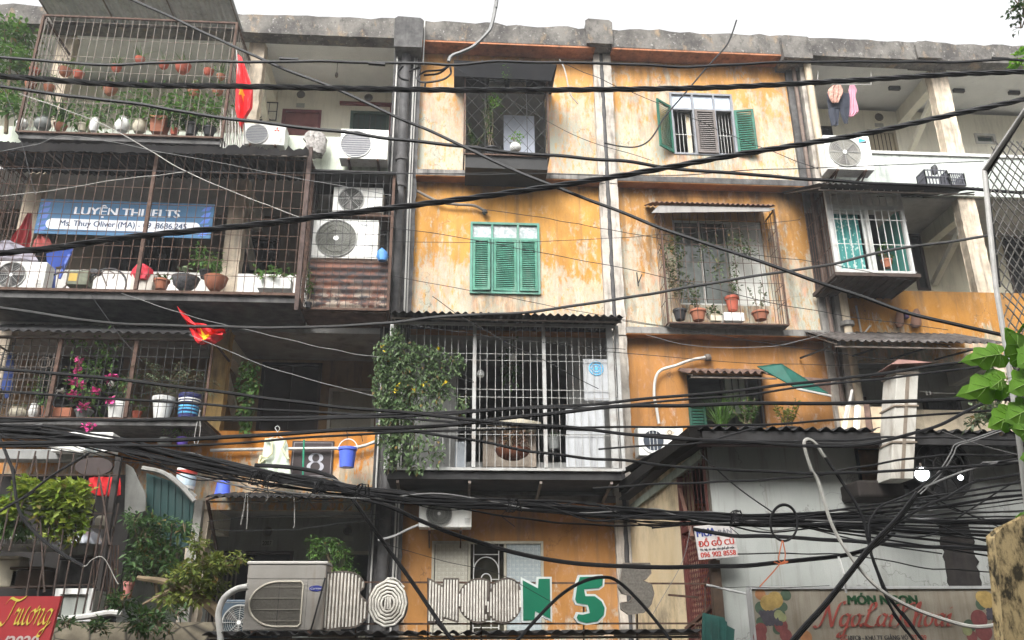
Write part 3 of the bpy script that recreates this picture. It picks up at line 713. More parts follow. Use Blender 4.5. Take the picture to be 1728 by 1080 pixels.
# horizontal plastic pipe along the left balcony wall
p = [at(u, v, -.22) for u, v in ((355, 760), (440, 758), (520, 757), (590, 756), (615, 752), (634, 745))]
pipe(catmull(p), .028, PVC, 'water_pipe', 8)
for q in PLATES: plate(*q)
# ------------------------------------------------------------------ cages of bars
def grid_front(mb, x0, x1, z0, z1, y, nv, hz, r, jit=0, rd=rnd):
    for k in range(nv):
        x = x0+(x1-x0)*(k+.5)/nv+rd.uniform(-jit, jit); mb.bar((x, y, z0), (x+rd.uniform(-jit, jit), y, z1), r)
    for z in hz: mb.bar((x0, y+.012, z), (x1, y+.012, z), r*.95)
def grid_side(mb, x, ya, yb, z0, z1, n, hz, r):
    for k in range(n): y = ya+(yb-ya)*(k+.5)/n; mb.bar((x, y, z0), (x, y, z1), r)
    for z in hz: mb.bar((x+.012, ya, z), (x+.012, yb, z), r*.95)
def cage(name, label, rect, Yf, Yb, nv, hv, m, r=.008, posts=(), fr=.022, side='LR', ns=7, tray=.05, group=None, traym=None, jit=.01, fm=None, cat='window cage'):
    u0, v0, u1, v1 = rect; x0, x1, z0, z1 = R(u0, v0, u1, v1, Yf); um = (u0+u1)/2
    t = T(name, label, cat, ((x0+x1)/2, Yf, z0), group)
    hz = [at(um, v, Yf).z for v in hv]
    part('front_grille', (lambda q: (grid_front(q, x0, x1, z0, z1, Yf, nv, hz, r, jit), q)[1])(MB()), m, t)
    for s_, x in (('L', x0), ('R', x1)):
        if s_ in side: q = MB(); grid_side(q, x, Yf+.03, Yb, z0, z1, ns, hz, r); part('side_grille', q, m, t)
    q = MB(); f = fr
    for x in (x0, x1): q.box(x-f, x+f, Yf-f, Yf+f, z0-.01, z1+.01)
    q.box(x0+f, x1-f, Yf-f*.9, Yf+f*.9, z0-f*.8, z0+f*.8); q.box(x0+f, x1-f, Yf-f*.9, Yf+f*.9, z1-f*.8, z1+f*.8)
    for x in (x0, x1): q.box(x-f*.8, x+f*.8, Yf+f, Yb, z0-f*.7, z0+f*.7); q.box(x-f*.8, x+f*.8, Yf+f, Yb, z1-f*.7, z1+f*.7)
    part('frame', q, fm or m, t)
    for u in posts:
        xx = at(u, (v0+v1)/2, Yf).x; part('post', MB().box(xx-.03, xx+.03, Yf-.035, Yf+.025, z0+f, z1-f), fm or m, t)
    if tray: part('tray', MB().box(x0+.03, x1-.03, Yf+.03, Yb, z0-tray, z0-.002), traym or RTIN, t)
    return t, (x0, x1, z0, z1)
def awning(label, u0, u1, v, Yf, zb, m, Yb=-.03, amp=.02, wl=.11, rag=0, sag=0, name='corrugated_awning', ends=True, group=None, fm=None, rows=3, ribs=True):
    a, b = at(u0, v, Yf), at(u1, v, Yf); z = at((u0+u1)/2, v, Yf).z
    t = T(name, label, 'awning', ((a.x+b.x)/2, Yb, zb), group)
    part('sheet', MB().corr(a.x, b.x, (Yf, z), (Yb, zb), amp, wl, rag=rag, rows=rows, sag=sag), m, t)
    if ribs:
        q = MB(); dz = .035
        for k in range(max(2, int((b.x-a.x)/1.0)+1)):
            n = max(1, int((b.x-a.x)/1.0)); x = a.x+.05+(b.x-a.x-.1)*k/n; q.bar((x, Yf+.1, z-dz), (x, Yb, zb-dz), .016)
        q.bar((a.x+.03, Yf+.14, z-dz-.03), (b.x-.03, Yf+.14, z-dz-.03), .018)
        part('rafter', q, fm or IRON, t)
    return t
# --- left wing, top storey
cage('plant_cage', 'rusty cage crammed with hanging terracotta pots, topmost at the left end of the block', (50, 32, 388, 228), -1.3, -.12, 25, (40, 68, 98, 123, 145, 176), IRON, .0065, ns=9, posts=(), fm=RUST, tray=.12, traym=DARKC)
awning('light grey tin roof over the topmost plant cage', 44, 390, -22, -1.45, 16.45, TINL, amp=.015)
# --- left wing, third storey
cage('balcony_cage', 'wide rusty grid cage enclosing the balcony with the blue banner', (-40, 252, 512, 492), -1.3, -.08, 34, (262, 287, 316, 344, 364, 392, 415, 436, 462), RUST, .0065, posts=(248,), fr=.03, ns=9, tray=.14, fm=RUST, traym=DARKC)
awning('torn blackened tin roof with ragged edge above the banner balcony', -60, 520, 243, -1.5, 13.15, TIN, rag=.16, amp=.018, sag=.03)
t_aw = [o for o in C.objects if o.name.startswith('corrugated_awning') and 'torn blackened' in o.get('label', '')][0]; rj = random.Random(41); P = []
for i in range(121):
    u = -60+581*i/120; v = 240+10*(u/520)+rj.uniform(-1.2, 1.8)*(3.2 if u > 370 else 1); p = at(u, v, -1.52); P.append((p.x, p.z))
for i in range(120, -1, -1):
    u = -60+581*i/120; v = 254+9*(u/520)+rj.uniform(-1.5, 1.5); p = at(u, v, -1.52); P.append((p.x, p.z))
part('ragged_fascia', MB().prism(P, -1.53, -1.515), mk('black_tin', (.012, .011, .011), .85, .4, 5, .3, spec=.1), t_aw)
t, q = cage('grid_cage', 'dark grid cage around two white outdoor units beside the dark drainpipe', (519, 292, 660, 522), -.95, -.15, 11, (308, 331, 355, 372, 394, 413, 433, 452, 470, 488, 505), BLACKI, .006, fr=.025, ns=5, tray=.05, fm=RUST)
x0, x1, z0, z1 = R(520, 442, 656, 520, -.93)
m = MB(); mt_ = NT('rust_peeled_sheet'); ra = mt_.noise((2, 2, 5), 1.6, 9, .7); rb = mt_.noise((1, 1, 1), 5, 8, .7); gz_ = mt_.n('ShaderNodeNewGeometry'); gs_ = mt_.n('ShaderNodeSeparateXYZ'); mt_.l(gz_.outputs['Position'], gs_.inputs[0])
mc = mt_.mix(mt_.ramp(ra, .44, .56), (.055, .05, .052), (.17, .075, .05)); mc = mt_.mix(mt_.math('MULTIPLY', mt_.ramp(rb, .48, .55), mt_.ramp(gs_.outputs[2], z0+.6, z0, 0, 1)), mc, (.36, .30, .24)); mm = mt_.out(mc, .85, 0, rb, .5, .01)
m2 = MB(); nn_ = 60
for k in range(nn_+1):
    zz = z0+(z1-z0)*k/nn_; yy = -.89+.016*math.sin(zz*2*PI/.14)
    m2.v += [(x0, yy, zz), (x1, yy, zz), (x0, yy+.02, zz), (x1, yy+.02, zz)]
    if k: b_ = 4*k; m2.f += [(b_-4, b_-3, b_+1, b_), (b_-2, b_+2, b_+3, b_-1), (b_-4, b_, b_+2, b_-2), (b_-3, b_-1, b_+3, b_+1)]
part('rusted_panel', m2, mm, t)
m = MB(); a = at(520, 285, -1.05); b = at(668, 296, -1.05); m.box(a.x, b.x, -1.05, -.15, a.z-.03, a.z); part('cover_sheet', m, TIN, t)
m = MB(); zs = at(590, 437, -.9).z; m.box(x0, x1, -.85, -.25, zs-.05, zs-.0); part('shelf', m, RUST, t); m = MB(); zs2 = at(600, 359, -.9).z; m.box(x0+.3, x1, -.85, -.25, zs2-.04, zs2); part('shelf', m, RUST, t)
m = MB(); a = at(513, 372, -1.36); m.box(a.x-.035, a.x+.035, -1.36, -1.27, at(513, 525, -1.3).z, at(513, 250, -1.3).z); solo('rusty_post', m, mk('flaked_dark_rust', (.075, .052, .045), .9, .5, 8, .5), 'thick flaking rusty post at the right end of the banner balcony', 'post')
# --- left wing, second storey
cage('flower_cage', 'dark grid cage holding pink bougainvillea and a row of pots', (-40, 572, 352, 706), -1.2, -.1, 27, (585, 600, 622, 640, 662, 684), BLACKI, .006, posts=(92, 222), fr=.018, ns=8, side='L', tray=.1, fm=RUST, traym=DARKC)
awning('blackened wavy roof strip over the bougainvillea cage', -60, 352, 559, -1.4, 10.0, TIN, amp=.022, wl=.16)
m = MB(); x0, x1, z0, z1 = R(-20, 595, 95, 700, -1.1); grid_front(m, x0, x1, z0, z1, -1.1, 13, [z0+(z1-z0)*k/9 for k in range(10)], .006)
p = at(82, 612, -1.1); m.ring((p.x-.06, p.z), .09, -1.11, .006, 16).ring((p.x+.1, p.z), .09, -1.11, .006, 16); solo('trellis', m, IRON, 'inner wire trellis with two rings behind the left pots', 'trellis')
awning('dark tin awning under the balcony wall with the number plate', 345, 655, 838, -1.3, 7.0, TIN, amp=.02, wl=.12)
m = MB(); a = at(352, 850, -.8); m.bar((a.x, -.9, 6.75), (a.x+.02, -.08, 6.05), .03); solo('awning_bracket', m, RUST, 'rusty diagonal bracket under the dark tin awning at its left end', 'bracket')
# --- core, big white cage
GWI = mk('dull_white_iron', (.36, .36, .345), .6, .15, 8, .6, (.16, .10, .06), streak=False)
t, q = cage('balcony_cage', 'big white barred balcony cage with climbing vine, above the green letters', (656, 548, 1046, 792), -1.25, -.02, 32, (597, 608, 657, 670, 722, 733), GWI, .0058, posts=(800, 919), fr=.028, ns=9, tray=.16, fm=GWI, traym=TIN)
x0, x1, z0, z1 = q
for lab, u0, v0, u1, v1 in (('white sheet with blue round emblem', 985, 606, 1027, 676), ('white lower panel', 955, 684, 1020, 733), ('white bottom panel', 955, 735, 1020, 788)):
    m = MB().pbox(u0, v0, u1, v1, -1.21, -1.2); f = part('white_panel', m, mk('white_pvc_panel', (.40, .41, .42), .5, .08, 6, .5), t, label=lab)
    if v0 < 620:
        c = at(1006, 622, -1.21); m = MB()
        m.ring((c.x, c.z), .12, -1.216, .011, 20); m.ring((c.x, c.z), .075, -1.216, .01, 16); m.disc((c.x, c.z), .03, -1.218, 12)
        for k in range(8): an = k*PI/4; m.bar((c.x+.03*math.cos(an), -1.216, c.z+.03*math.sin(an)), (c.x+.12*math.cos(an), -1.216, c.z+.12*math.sin(an)), .007)
        part('round_emblem', m, mk('sky_blue_print', (.10, .42, .68), .5, .1, 5, .1, streak=False), f)
m = MB(); xx = at(1034, 690, -1.25).x
m.box(xx-.05, xx+.05, -1.28, -1.2, z0+.03, z1-.03); part('post', m, GWI, t, label='wide white end post')
for k in range(4): x = x0+.2+(x1-x0-.4)*k/3; part('support', MB().bar((x, -1.2, z0-.2), (x, -.0, z0-.42), .03), IRON, t)
awning('long dark corrugated awning over the white barred balcony', 657, 1054, 529, -1.75, 10.05, TIN, amp=.022, wl=.13)
# --- core, top window box
t, q = cage('window_cage', 'black wire mesh box with tall plants at the top window', (784, 132, 925, 262), -.75, -.02, 2, (136,), BLACKI, .008, fr=.018, ns=2, tray=.28, traym=BLACKI, fm=RUST)
x0, x1, z0, z1 = q; m = MB(); n = 9; st = (x1-x0)/6
def clipd(sg):
    for k in range(-12, 20):
        xa = x0+k*st; pts = []
        za, zb = z0, z1; xb = xa+sg*(z1-z0)*.8
        # clip in x
        t0, t1 = 0., 1.
        dx = xb-xa
        for lo, hi in ((x0, x1),):
            if abs(dx) > 1e-6:
                ta, tb = (lo-xa)/dx, (hi-xa)/dx; ta, tb = min(ta, tb), max(ta, tb); t0, t1 = max(t0, ta), min(t1, tb)
        if t1-t0 > .02: m.bar((xa+dx*t0, -.765, z0+(z1-z0)*t0), (xa+dx*t1, -.765, z0+(z1-z0)*t1), .0045)
clipd(1); clipd(-1); part('wire_mesh', m, BLACKI, t)
ztop = at(855, 105, -1.0).z
m = MB(); xa, xb = at(766, 120, -1.0).x, at(940, 120, -1.0).x
m.prism([(xa, ztop-.36), (xa+.02, ztop-.38), (xb-.12, ztop-.40), (xb-.03, ztop-.06), (xb, ztop), (xa, ztop)], -1.0, -.97); m.box(xa, xb, -.969, -.02, ztop-.03, ztop)
solo('canvas_awning', m, mk('black_tarpaulin', (.010, .010, .011), .8, .3, 5, .1, spec=.1), 'black tarpaulin awning over the meshed top window', 'awning')
# --- wing, third storey
t, q = cage('window_cage', 'thin rusty barred window cage full of pot plants under a tiled hood', (1121, 352, 1318, 546), -.5, -.02, 14, (385, 413, 443, 476, 505), RUST, .006, fr=.016, ns=4, tray=.03, fm=RUST, traym=DARKC)
awning('narrow brown hood with scalloped edge over the barred plant window', 1102, 1310, 343, -.75, at(1200, 352, 0).z+.02, mk('brown_tile_sheet', (.16, .085, .06), .8, .3, 6, .5), amp=.018, wl=.1, ribs=False)
m = MB(); a, b = at(1102, 350, -.73), at(1310, 354, -.73); m.prism([(a.x-.03, a.z-.1), (b.x-.12, b.z-.02), (b.x, b.z+.06), (a.x+.12, a.z+.06)], -.70, -.68); solo('hood_fascia', m, mk('grey_fascia', (.30, .285, .27), .8, .1, 4, .4), 'pale grey fascia board below the scalloped brown hood', 'fascia')
# --- wing, second storey
awning('small crumpled rusty awning beside the green sheet', 1166, 1318, 628, -.9, 9.35, RTIN, amp=.03, wl=.14, rag=.12)
m = MB(); P_ = [at(1278, 618, -1.3), at(1318, 613, -1.3), at(1398, 663, -1.2), at(1345, 655, -1.45)]
m.poly(*P_); m.poly(*[p-Vector((0, -.01, .012)) for p in P_][::-1])
for i in range(4): a, b = P_[i], P_[(i+1) % 4]; d = Vector((0, -.01, .012)); m.poly(a, a-d, b-d, b)
f = T('plastic_awning', 'sagging dark green sheet awning propped beside the small rusty one', 'awning', P_[0]); part('sheet', m, mk('teal_plastic_sheet', (.012, .085, .062), .5, .25, 6, .3), f)
m = MB(); m.bar(at(1345, 656, -1.45), at(1402, 668, -1.2), .022); part('edge_pole', m, PVC, f)
m = MB(); P_ = [at(1320, 634, -.6), at(1402, 640, -.6), at(1402, 668, -.6), at(1350, 660, -.8)]; m.poly(*P_); m.poly(*[p+Vector((0, .01, .01)) for p in P_][::-1]); part('lower_sheet', m, RTIN, f)
# --- right wing, white enclosed window box
Yw = -1.1
x0, x1, z0, z1 = R(1402, 322, 1532, 462, Yw)
t = T('enclosed_window_box', 'white framed enclosed window box with green flowered curtain jutting from the right wing', 'bay window', ((x0+x1)/2, Yw, z0))
q = MB(); frame(q, x0, x1, z0, z1, Yw, Yw+.06, .07); zt = z1-(z1-z0)*.215; xm = (x0+x1)/2
q.box(x0+.07, x1-.07, Yw+.003, Yw+.057, zt-.04, zt+.04); q.box(xm-.03, xm+.03, Yw+.004, Yw+.056, z0+.07, zt-.041); q.box(xm-.03, xm+.03, Yw+.004, Yw+.056, zt+.041, z1-.07)
part('window_frame', q, WHITEI, t)
q = MB(); q.box(x0+.09, xm-.03, Yw+.075, Yw+.1, z0+.09, zt-.05); fl = MB(); frame(fl, x0+.075, xm-.032, z0+.075, zt-.045, Yw+.062, Yw+.1, .05); part('sash', fl, WHITEI, t)
cu = MB(); n = 40
for k in range(n+1):
    xx = x0+.10+(xm-x0-.2)*k/n; yy = Yw+.16+.025*math.sin(k*1.1)
    cu.v += [(xx, yy, z0+.1), (xx, yy, zt-.05)]
for k in range(n): cu.f.append((2*k, 2*k+2, 2*k+3, 2*k+1))
t_ = NT('flowered_curtain'); v_ = t_.n('ShaderNodeTexVoronoi'); v_.inputs['Scale'].default_value = 1; t_.l(t_.pos((13, 13, 13)), v_.inputs['Vector'])
part('curtain', cu, t_.out(t_.mix(t_.ramp(v_.outputs[0], .28, .36), (.42, .56, .52), (.07, .28, .26)), .8), t)
q = MB(); grid_front(q, x0, x1, z0, z1, Yw-.05, 11, [z0+(z1-z0)*k for k in (.02, .335, .63, .80, .98)], .009); part('front_grille', q, WHITEI, t)
q = MB(); grid_side(q, x0, Yw+.05, -.1, z0, z1, 9, [z0+(z1-z0)*k for k in (.02, .335, .63, .80, .98)], .009); part('side_grille', q, RUST, t)
q = MB(); q.box(x1-.02, x1+.02, Yw+.08, -.1, z0, z1-.3); part('side_panel', q, mk('teal_side_panel', (.10, .36, .31), .6, .1, 5, .2), t)
q = MB(); q.box(x0-.06, x1+.06, Yw-.06, -.1, z0-.07, z0-.002)
for k in range(10): xx = x0+(x1-x0)*k/9; q.box(xx-.012, xx+.012, Yw, -.12, z0-.1, z0-.071)
part('floor_tray', q, mk('dark_tray_wood', (.05, .035, .028), .85, .4, 6, .5), t)
q = MB(); q.box(x0+.02, x1-.03, -.14, -.11, z0, z1); part('rear_screen', q, DARK, t)
awning('dark wavy roof over the white enclosed window box', 1384, 1652, 313, -1.7, 13.2, TIN, amp=.018, wl=.11)
awning('rust eaten awning with holes above the dark right corridor', 1412, 1706, 577, -1.5, at(1550, 556, -.1).z-.05, mk('burnt_tin', (.05, .042, .038), .85, .7, 5, .5, (.22, .21, .20), streak=False), amp=.022, wl=.14, rag=.12)
q = MB()
for k in range(4):
    a = at(1395+k*80, 585, -1.2); q.bar((a.x, -1.3, at(1540, 588, -1.3).z), (a.x, -.05, 9.6), .022)
solo('awning_support', q, BLACKI, 'black iron struts under the rust eaten awning', 'bracket')

# ------------------------------------------------------------------ outdoor units of air conditioners
def ac(label, rect, Y, fan=(.36, .52, .40), cas=None, dep=.32, grille='spiral', col=(.07, .07, .065), hub=True, bracket=True, badge=None, leg=False, rot=0, group='outdoor air conditioner units'):
    u0, v0, u1, v1 = rect; x0, x1, z0, z1 = R(u0, v0, u1, v1, Y); W, H = x1-x0, z1-z0; cas = cas or ACW
    t = T('outdoor_unit', label, 'air conditioner', ((x0+x1)/2, Y+dep, z0), group)
    q = MB().box(x0, x1, Y, Y+dep, z0, z1); casing = part('casing', q, cas, t, bevel=.014)
    q = MB(); zt = z1-.03
    q.box(x0+.02, x1-.02, Y-.004, Y+.0, zt-.004, zt); 
    for k in range(5): q.box(x1-W*.13, x1-W*.03, Y-.005, Y-.0, z0+H*(.12+.05*k), z0+H*(.135+.05*k))
    part('seam', q, mk('seam_grey', (.3, .3, .29), .6), casing)
    cx, cz, r = x0+W*fan[0], z0+H*fan[1], H*fan[2]
    fm = mk('fan_dark_%d' % int(col[0]*1000+col[2]*100), col, .7, .15, 20, .1, streak=False)
    f = part('fan_opening', MB().disc((cx, cz), r, Y-.004, 32, .003), fm, t)
    if grille == 'round':
        q = MB()
        for k in range(3):
            b = len(q.v); a0 = k*2*PI/3
            q.poly((cx, Y-.008, cz), *[(cx+r*.85*math.cos(a0+j*.16), Y-.008, cz+r*.85*math.sin(a0+j*.16)) for j in range(6)])
        part('fan_blade', q, mk('blade_grey', (.16, .15, .14), .5), f)
    q = MB().ring((cx, cz), r, Y-.014, .011, 32)
    gm = mk('guard_grey', (.35, .35, .33), .5, .1, 6, .2)
    if grille == 'spiral':
        for k in range(28):
            a0 = 2*PI*k/28; q.tube([(cx+r*s*math.cos(a0+s*1.1), Y-.016, cz+r*s*math.sin(a0+s*1.1)) for s in (.12, .4, .7, 1.0)], .0035, 3, False)
        for s in (.45, .75): q.ring((cx, cz), r*s, Y-.016, .004, 24, 3)
        gm = mk('guard_dark', (.24, .24, .22), .5, .1, 6, .2)
    elif grille == 'round':
        for s in (.2, .32, .44, .56, .68, .8, .9): q.ring((cx, cz), r*s, Y-.016, .003, 28, 3)
        for k in range(8): a0 = PI*k/4; q.bar((cx+r*.12*math.cos(a0), Y-.018, cz+r*.12*math.sin(a0)), (cx+r*math.cos(a0), Y-.018, cz+r*math.sin(a0)), .005)
    elif grille == 'bars':
        for k in range(1, 12):
            zz = cz-r+2*r*k/12; hw = math.sqrt(max(0, r*r-(zz-cz)**2)); q.bar((cx-hw, Y-.016, zz), (cx+hw, Y-.016, zz), .005)
        gm = mk('guard_pale', (.5, .5, .48), .5, .1, 6, .2)
    elif grille == 'sparse':
        for k in (-.33, .0, .33): hw = r*.95*math.sqrt(1-k*k); q.bar((cx+k*r, Y-.016, cz-hw), (cx+k*r, Y-.016, cz+hw), .005)
        q.ring((cx, cz), r*1.12, Y-.006, .02, 32); gm = mk('guard_white', (.7, .7, .68), .5, .05, 6, .2)
    part('fan_guard', q, gm, t)
    if hub: part('fan_hub', MB().disc((cx, cz), r*.13, Y-.024, 16, .008), WHITEP, t)
    if bracket:
        q = MB()
        for s in (.2, .8):
            x = x0+W*s; q = MB().box(x-.02, x+.02, Y-.03, Y+dep+.2, z0-.045, z0-.003); q.bar((x, Y+.02, z0-.05), (x, Y+dep+.18, z0-.28), .016)
            part('bracket', q, RUST, t)
    if badge:
        bx, bz, bw, bh, bt, bm, plate_m = badge
        f = casing
        if plate_m: 
            q = MB().disc((x0+W*(bx+bw/2), z0+H*(bz+bh/2)), W*bw*.62, Y-.006, 24, .004, rz=H*bh*.95); f = part('badge', q, plate_m, casing)
        q = text_mb(bt, (x0+W*bx, Y-.0065, z0+H*bz), W*bw, H*bh, .004); part('badge_lettering', q, bm, f)
    return t, (x0, x1, z0, z1)
INKB = mk('blue_ink', (.03, .05, .20), .5, .05, 5, 0); INKR = mk('red_ink', (.42, .05, .035), .6, .12, 5, .15, streak=False); INKD = mk('dark_ink', (.03, .03, .04), .6, .1, 5, 0)
ac('small white outdoor unit with striped grille by the maroon door, beside the drainpipe', (574, 218, 655, 268), -.5, grille='bars', col=(.22, .22, .24), fan=(.33, .48, .44), hub=False)
t, q = ac('white outdoor unit with round emblem behind the hanging red flag', (410, 209, 481, 244), -.45, grille='bars', col=(.26, .27, .3), fan=(.33, .48, .46), hub=False)
m = MB()
for k in range(3):
    a0 = PI/2+k*2*PI/3; cx, cz = q[0]+(q[1]-q[0])*.8, q[3]-.13; d = Vector((math.cos(a0), 0, math.sin(a0))); s = Vector((-d.z, 0, d.x)); c0 = Vector((cx, -.456, cz))
    m.poly(c0, c0+d*.035+s*.02, c0+d*.07, c0+d*.035-s*.02)
part('emblem', m, INKR, t)
ac('upper unit with dark fan inside the grid cage by the drainpipe', (562, 316, 646, 358), -.72, grille='round', col=(.045, .045, .04), fan=(.36, .5, .45), hub=False, bracket=False)
ac('larger lower unit with spiral guard inside the grid cage by the drainpipe', (527, 370, 638, 436), -.8, fan=(.36, .5, .46), col=(.13, .13, .11), badge=(.72, .84, .16, .07, 'Panasonic', mk('pale_ink', (.4, .42, .46), .5), None), bracket=False)
ac('outdoor unit with dark fan in the lower left corner of the banner balcony', (-28, 441, 76, 488), -1.0, fan=(.45, .5, .46), grille='round', col=(.055, .055, .055), bracket=False)
t, q = ac('white outdoor unit with blue triangle emblem below the drying laundry', (1393, 229, 1471, 286), -.75, fan=(.41, .5, .42), grille='round', col=(.26, .25, .22), badge=None)
m = MB(); W, H = q[1]-q[0], q[3]-q[2]; a, b = q[0]+W*.75, q[2]+H*.8
m.prism([(a, b), (a+W*.17, b+H*.07), (a+W*.02, b+H*.13)], -.757, -.752); part('emblem', m, mk('cyan_ink', (.05, .42, .70), .5), t)
m = MB(); m.prism([(a+W*.01, b-H*.02), (a+W*.17, b+H*.05), (a+W*.17, b-H*.0)], -.7575, -.752); part('emblem', m, INKD, t)
ac('white outdoor unit on the orange wall just under the white barred balcony', (707, 844, 796, 890), -.55, fan=(.38, .5, .47), col=(.10, .10, .09))
t, q = ac('boxy white outdoor unit with blue fan next to the sloping house roof', (1077, 719, 1154, 769), -.6, fan=(.33, .5, .36), grille='sparse', col=(.035, .045, .06), hub=False)
cx, cz = q[0]+(q[1]-q[0])*.70, q[2]+(q[3]-q[2])*.78; m = MB().ring((cx, cz), .035, -.606, .006, 14); 
m2 = MB(); d = .075; m2.prism([(cx-d*1.3, cz), (cx, cz-d*.9), (cx+d*1.3, cz), (cx, cz+d*.9)], -.604, -.601); f = part('badge', m2, mk('beige_badge', (.56, .5, .4), .6), t); part('badge_ring', m, RUST, f)
ac('white outdoor unit lying at the top of the leaning lower left bars', (88, 729, 189, 762), -1.5, fan=(.7, .3, .38), grille='round', col=(.2, .3, .32), bracket=False, badge=(.62, .35, .2, .2, 'Panasonic', INKB, None))
t, q = ac('blue grey outdoor unit half hidden behind the big grey one', (368, 1012, 462, 1082), -4.2, cas=mk('ac_blue_enamel', (.06, .085, .11), .5, .08, 4, .3), fan=(.38, .45, .42), grille='round', col=(.04, .06, .07), bracket=False, badge=(.63, .78, .25, .08, 'Panasonic', INKD, None))
# the big grey unit in front
Y = -5.15; x0, x1, z0, z1 = R(414, 947, 548, 1064, Y); W, H = x1-x0, z1-z0; dep = .36
t = T('outdoor_unit', 'big weathered grey outdoor unit with D shaped grille on the shop roof', 'air conditioner', ((x0+x1)/2, Y+dep, z0), 'outdoor air conditioner units')
q = MB().box(x0, x1, Y, Y+dep, z0, z1-.035); cas = part('casing', q, ACG, t, bevel=.012)
q = MB().box(x0-.012, x1+.012, Y-.012, Y+dep+.01, z1-.034, z1); part('lid', q, mk('ac_lid_grey', (.44, .42, .39), .45, .06, 3, .3), t, bevel=.01)
q = MB().box(x0+.004, x1-.004, Y-.003, Y+.001, z0+H*.742, z0+H*.75); q.box(x0+W*.77, x0+W*.775, Y-.003, Y+.001, z0+.02, z0+H*.74); part('seam', q, mk('seam_dark', (.14, .13, .12), .7), cas)
def dshape(k=1.0, n=18):
    a, b, c, d = x0+W*.06, x0+W*.72, z0+H*.055, z0+H*.70; rr = (d-c)/2*1.0; cz = (c+d)/2; rx = (b-a)*.55
    P = [(a+rx-rx*k*math.sin(PI*j/n), cz-rr*k*math.cos(PI*j/n)) for j in range(n+1)]
    e = .03
    P += [(b-e+(k-1)*.3, cz+rr*k), (b+(k-1)*.3, cz+rr*k-e), (b+(k-1)*.3, cz-rr*k+e), (b-e+(k-1)*.3, cz-rr*k)]
    return P
q = MB().prism(dshape(.985), Y-.003, Y+.002); op = part('fan_opening', q, mk('grille_fins', (.075, .07, .06), .6, .4, 40, .2, streak=False), t)
P = dshape(1.0); q = MB().tube([(x, Y-.008, z) for x, z in P+P[:1]], .010, 6); part('grille_rim', q, mk('rim_beige', (.5, .46, .38), .5, .1, 5, .2), t)
q = MB()
def span(z):
    xs = []
    for (ax, az), (bx, bz) in zip(P, P[1:]+P[:1]):
        if (az-z)*(bz-z) < 0: xs.append(ax+(bx-ax)*(z-az)/(bz-az))
    return min(xs), max(xs)
for k in range(1, 8): zz = z0+H*(.055+.645*k/8); a, b = span(zz); q.bar((a, Y-.010, zz), (b, Y-.010, zz), .004)
for k in range(1, 60):
    xx = x0+W*(.06+.66*k/60); zs = [az+(bz-az)*(xx-ax)/(bx-ax) for (ax, az), (bx, bz) in zip(P, P[1:]+P[:1]) if (ax-xx)*(bx-xx) < 0]
    if len(zs) > 1: q.bar((xx, Y-.006, min(zs)), (xx, Y-.006, max(zs)), .0016, 3)
part('fan_guard', q, mk('guard_taupe', (.27, .25, .21), .5, .1, 6, .2), t)
cx, cz = x0+W*.885, z0+H*.60; q = MB().disc((cx, cz), W*.092, Y-.005, 28, .006, rz=H*.043); f = part('badge', q, mk('badge_blue', (.035, .045, .22), .35), t)
part('badge_lettering', text_mb('Carrier', (cx-W*.07, Y-.0055, cz-H*.017), W*.14, H*.036, .002, shear=.3), mk('badge_ink', (.5, .5, .6), .4), f)
q = MB()
for s in (.15, .85): part('bracket', MB().box(x0+W*s-.03, x0+W*s+.03, Y-.02, Y+dep+.02, z0-.05, z0-.002), RUST, t)
q = MB().bar(at(549, 975, Y-.04), at(524, 1066, Y-.04), .012); solo('cable_strap', q, BLACKI, 'black strap hanging down the right edge of the big grey outdoor unit', 'strap')
q = MB().tube(catmull([at(u, v, -5.3) for u, v in ((418, 990), (398, 995), (378, 1010), (369, 1035), (371, 1062), (374, 1095))]), .035, 10); solo('drain_hose', q, PVC, 'thick white hose curving down at the left of the big grey unit', 'hose', smooth=True)
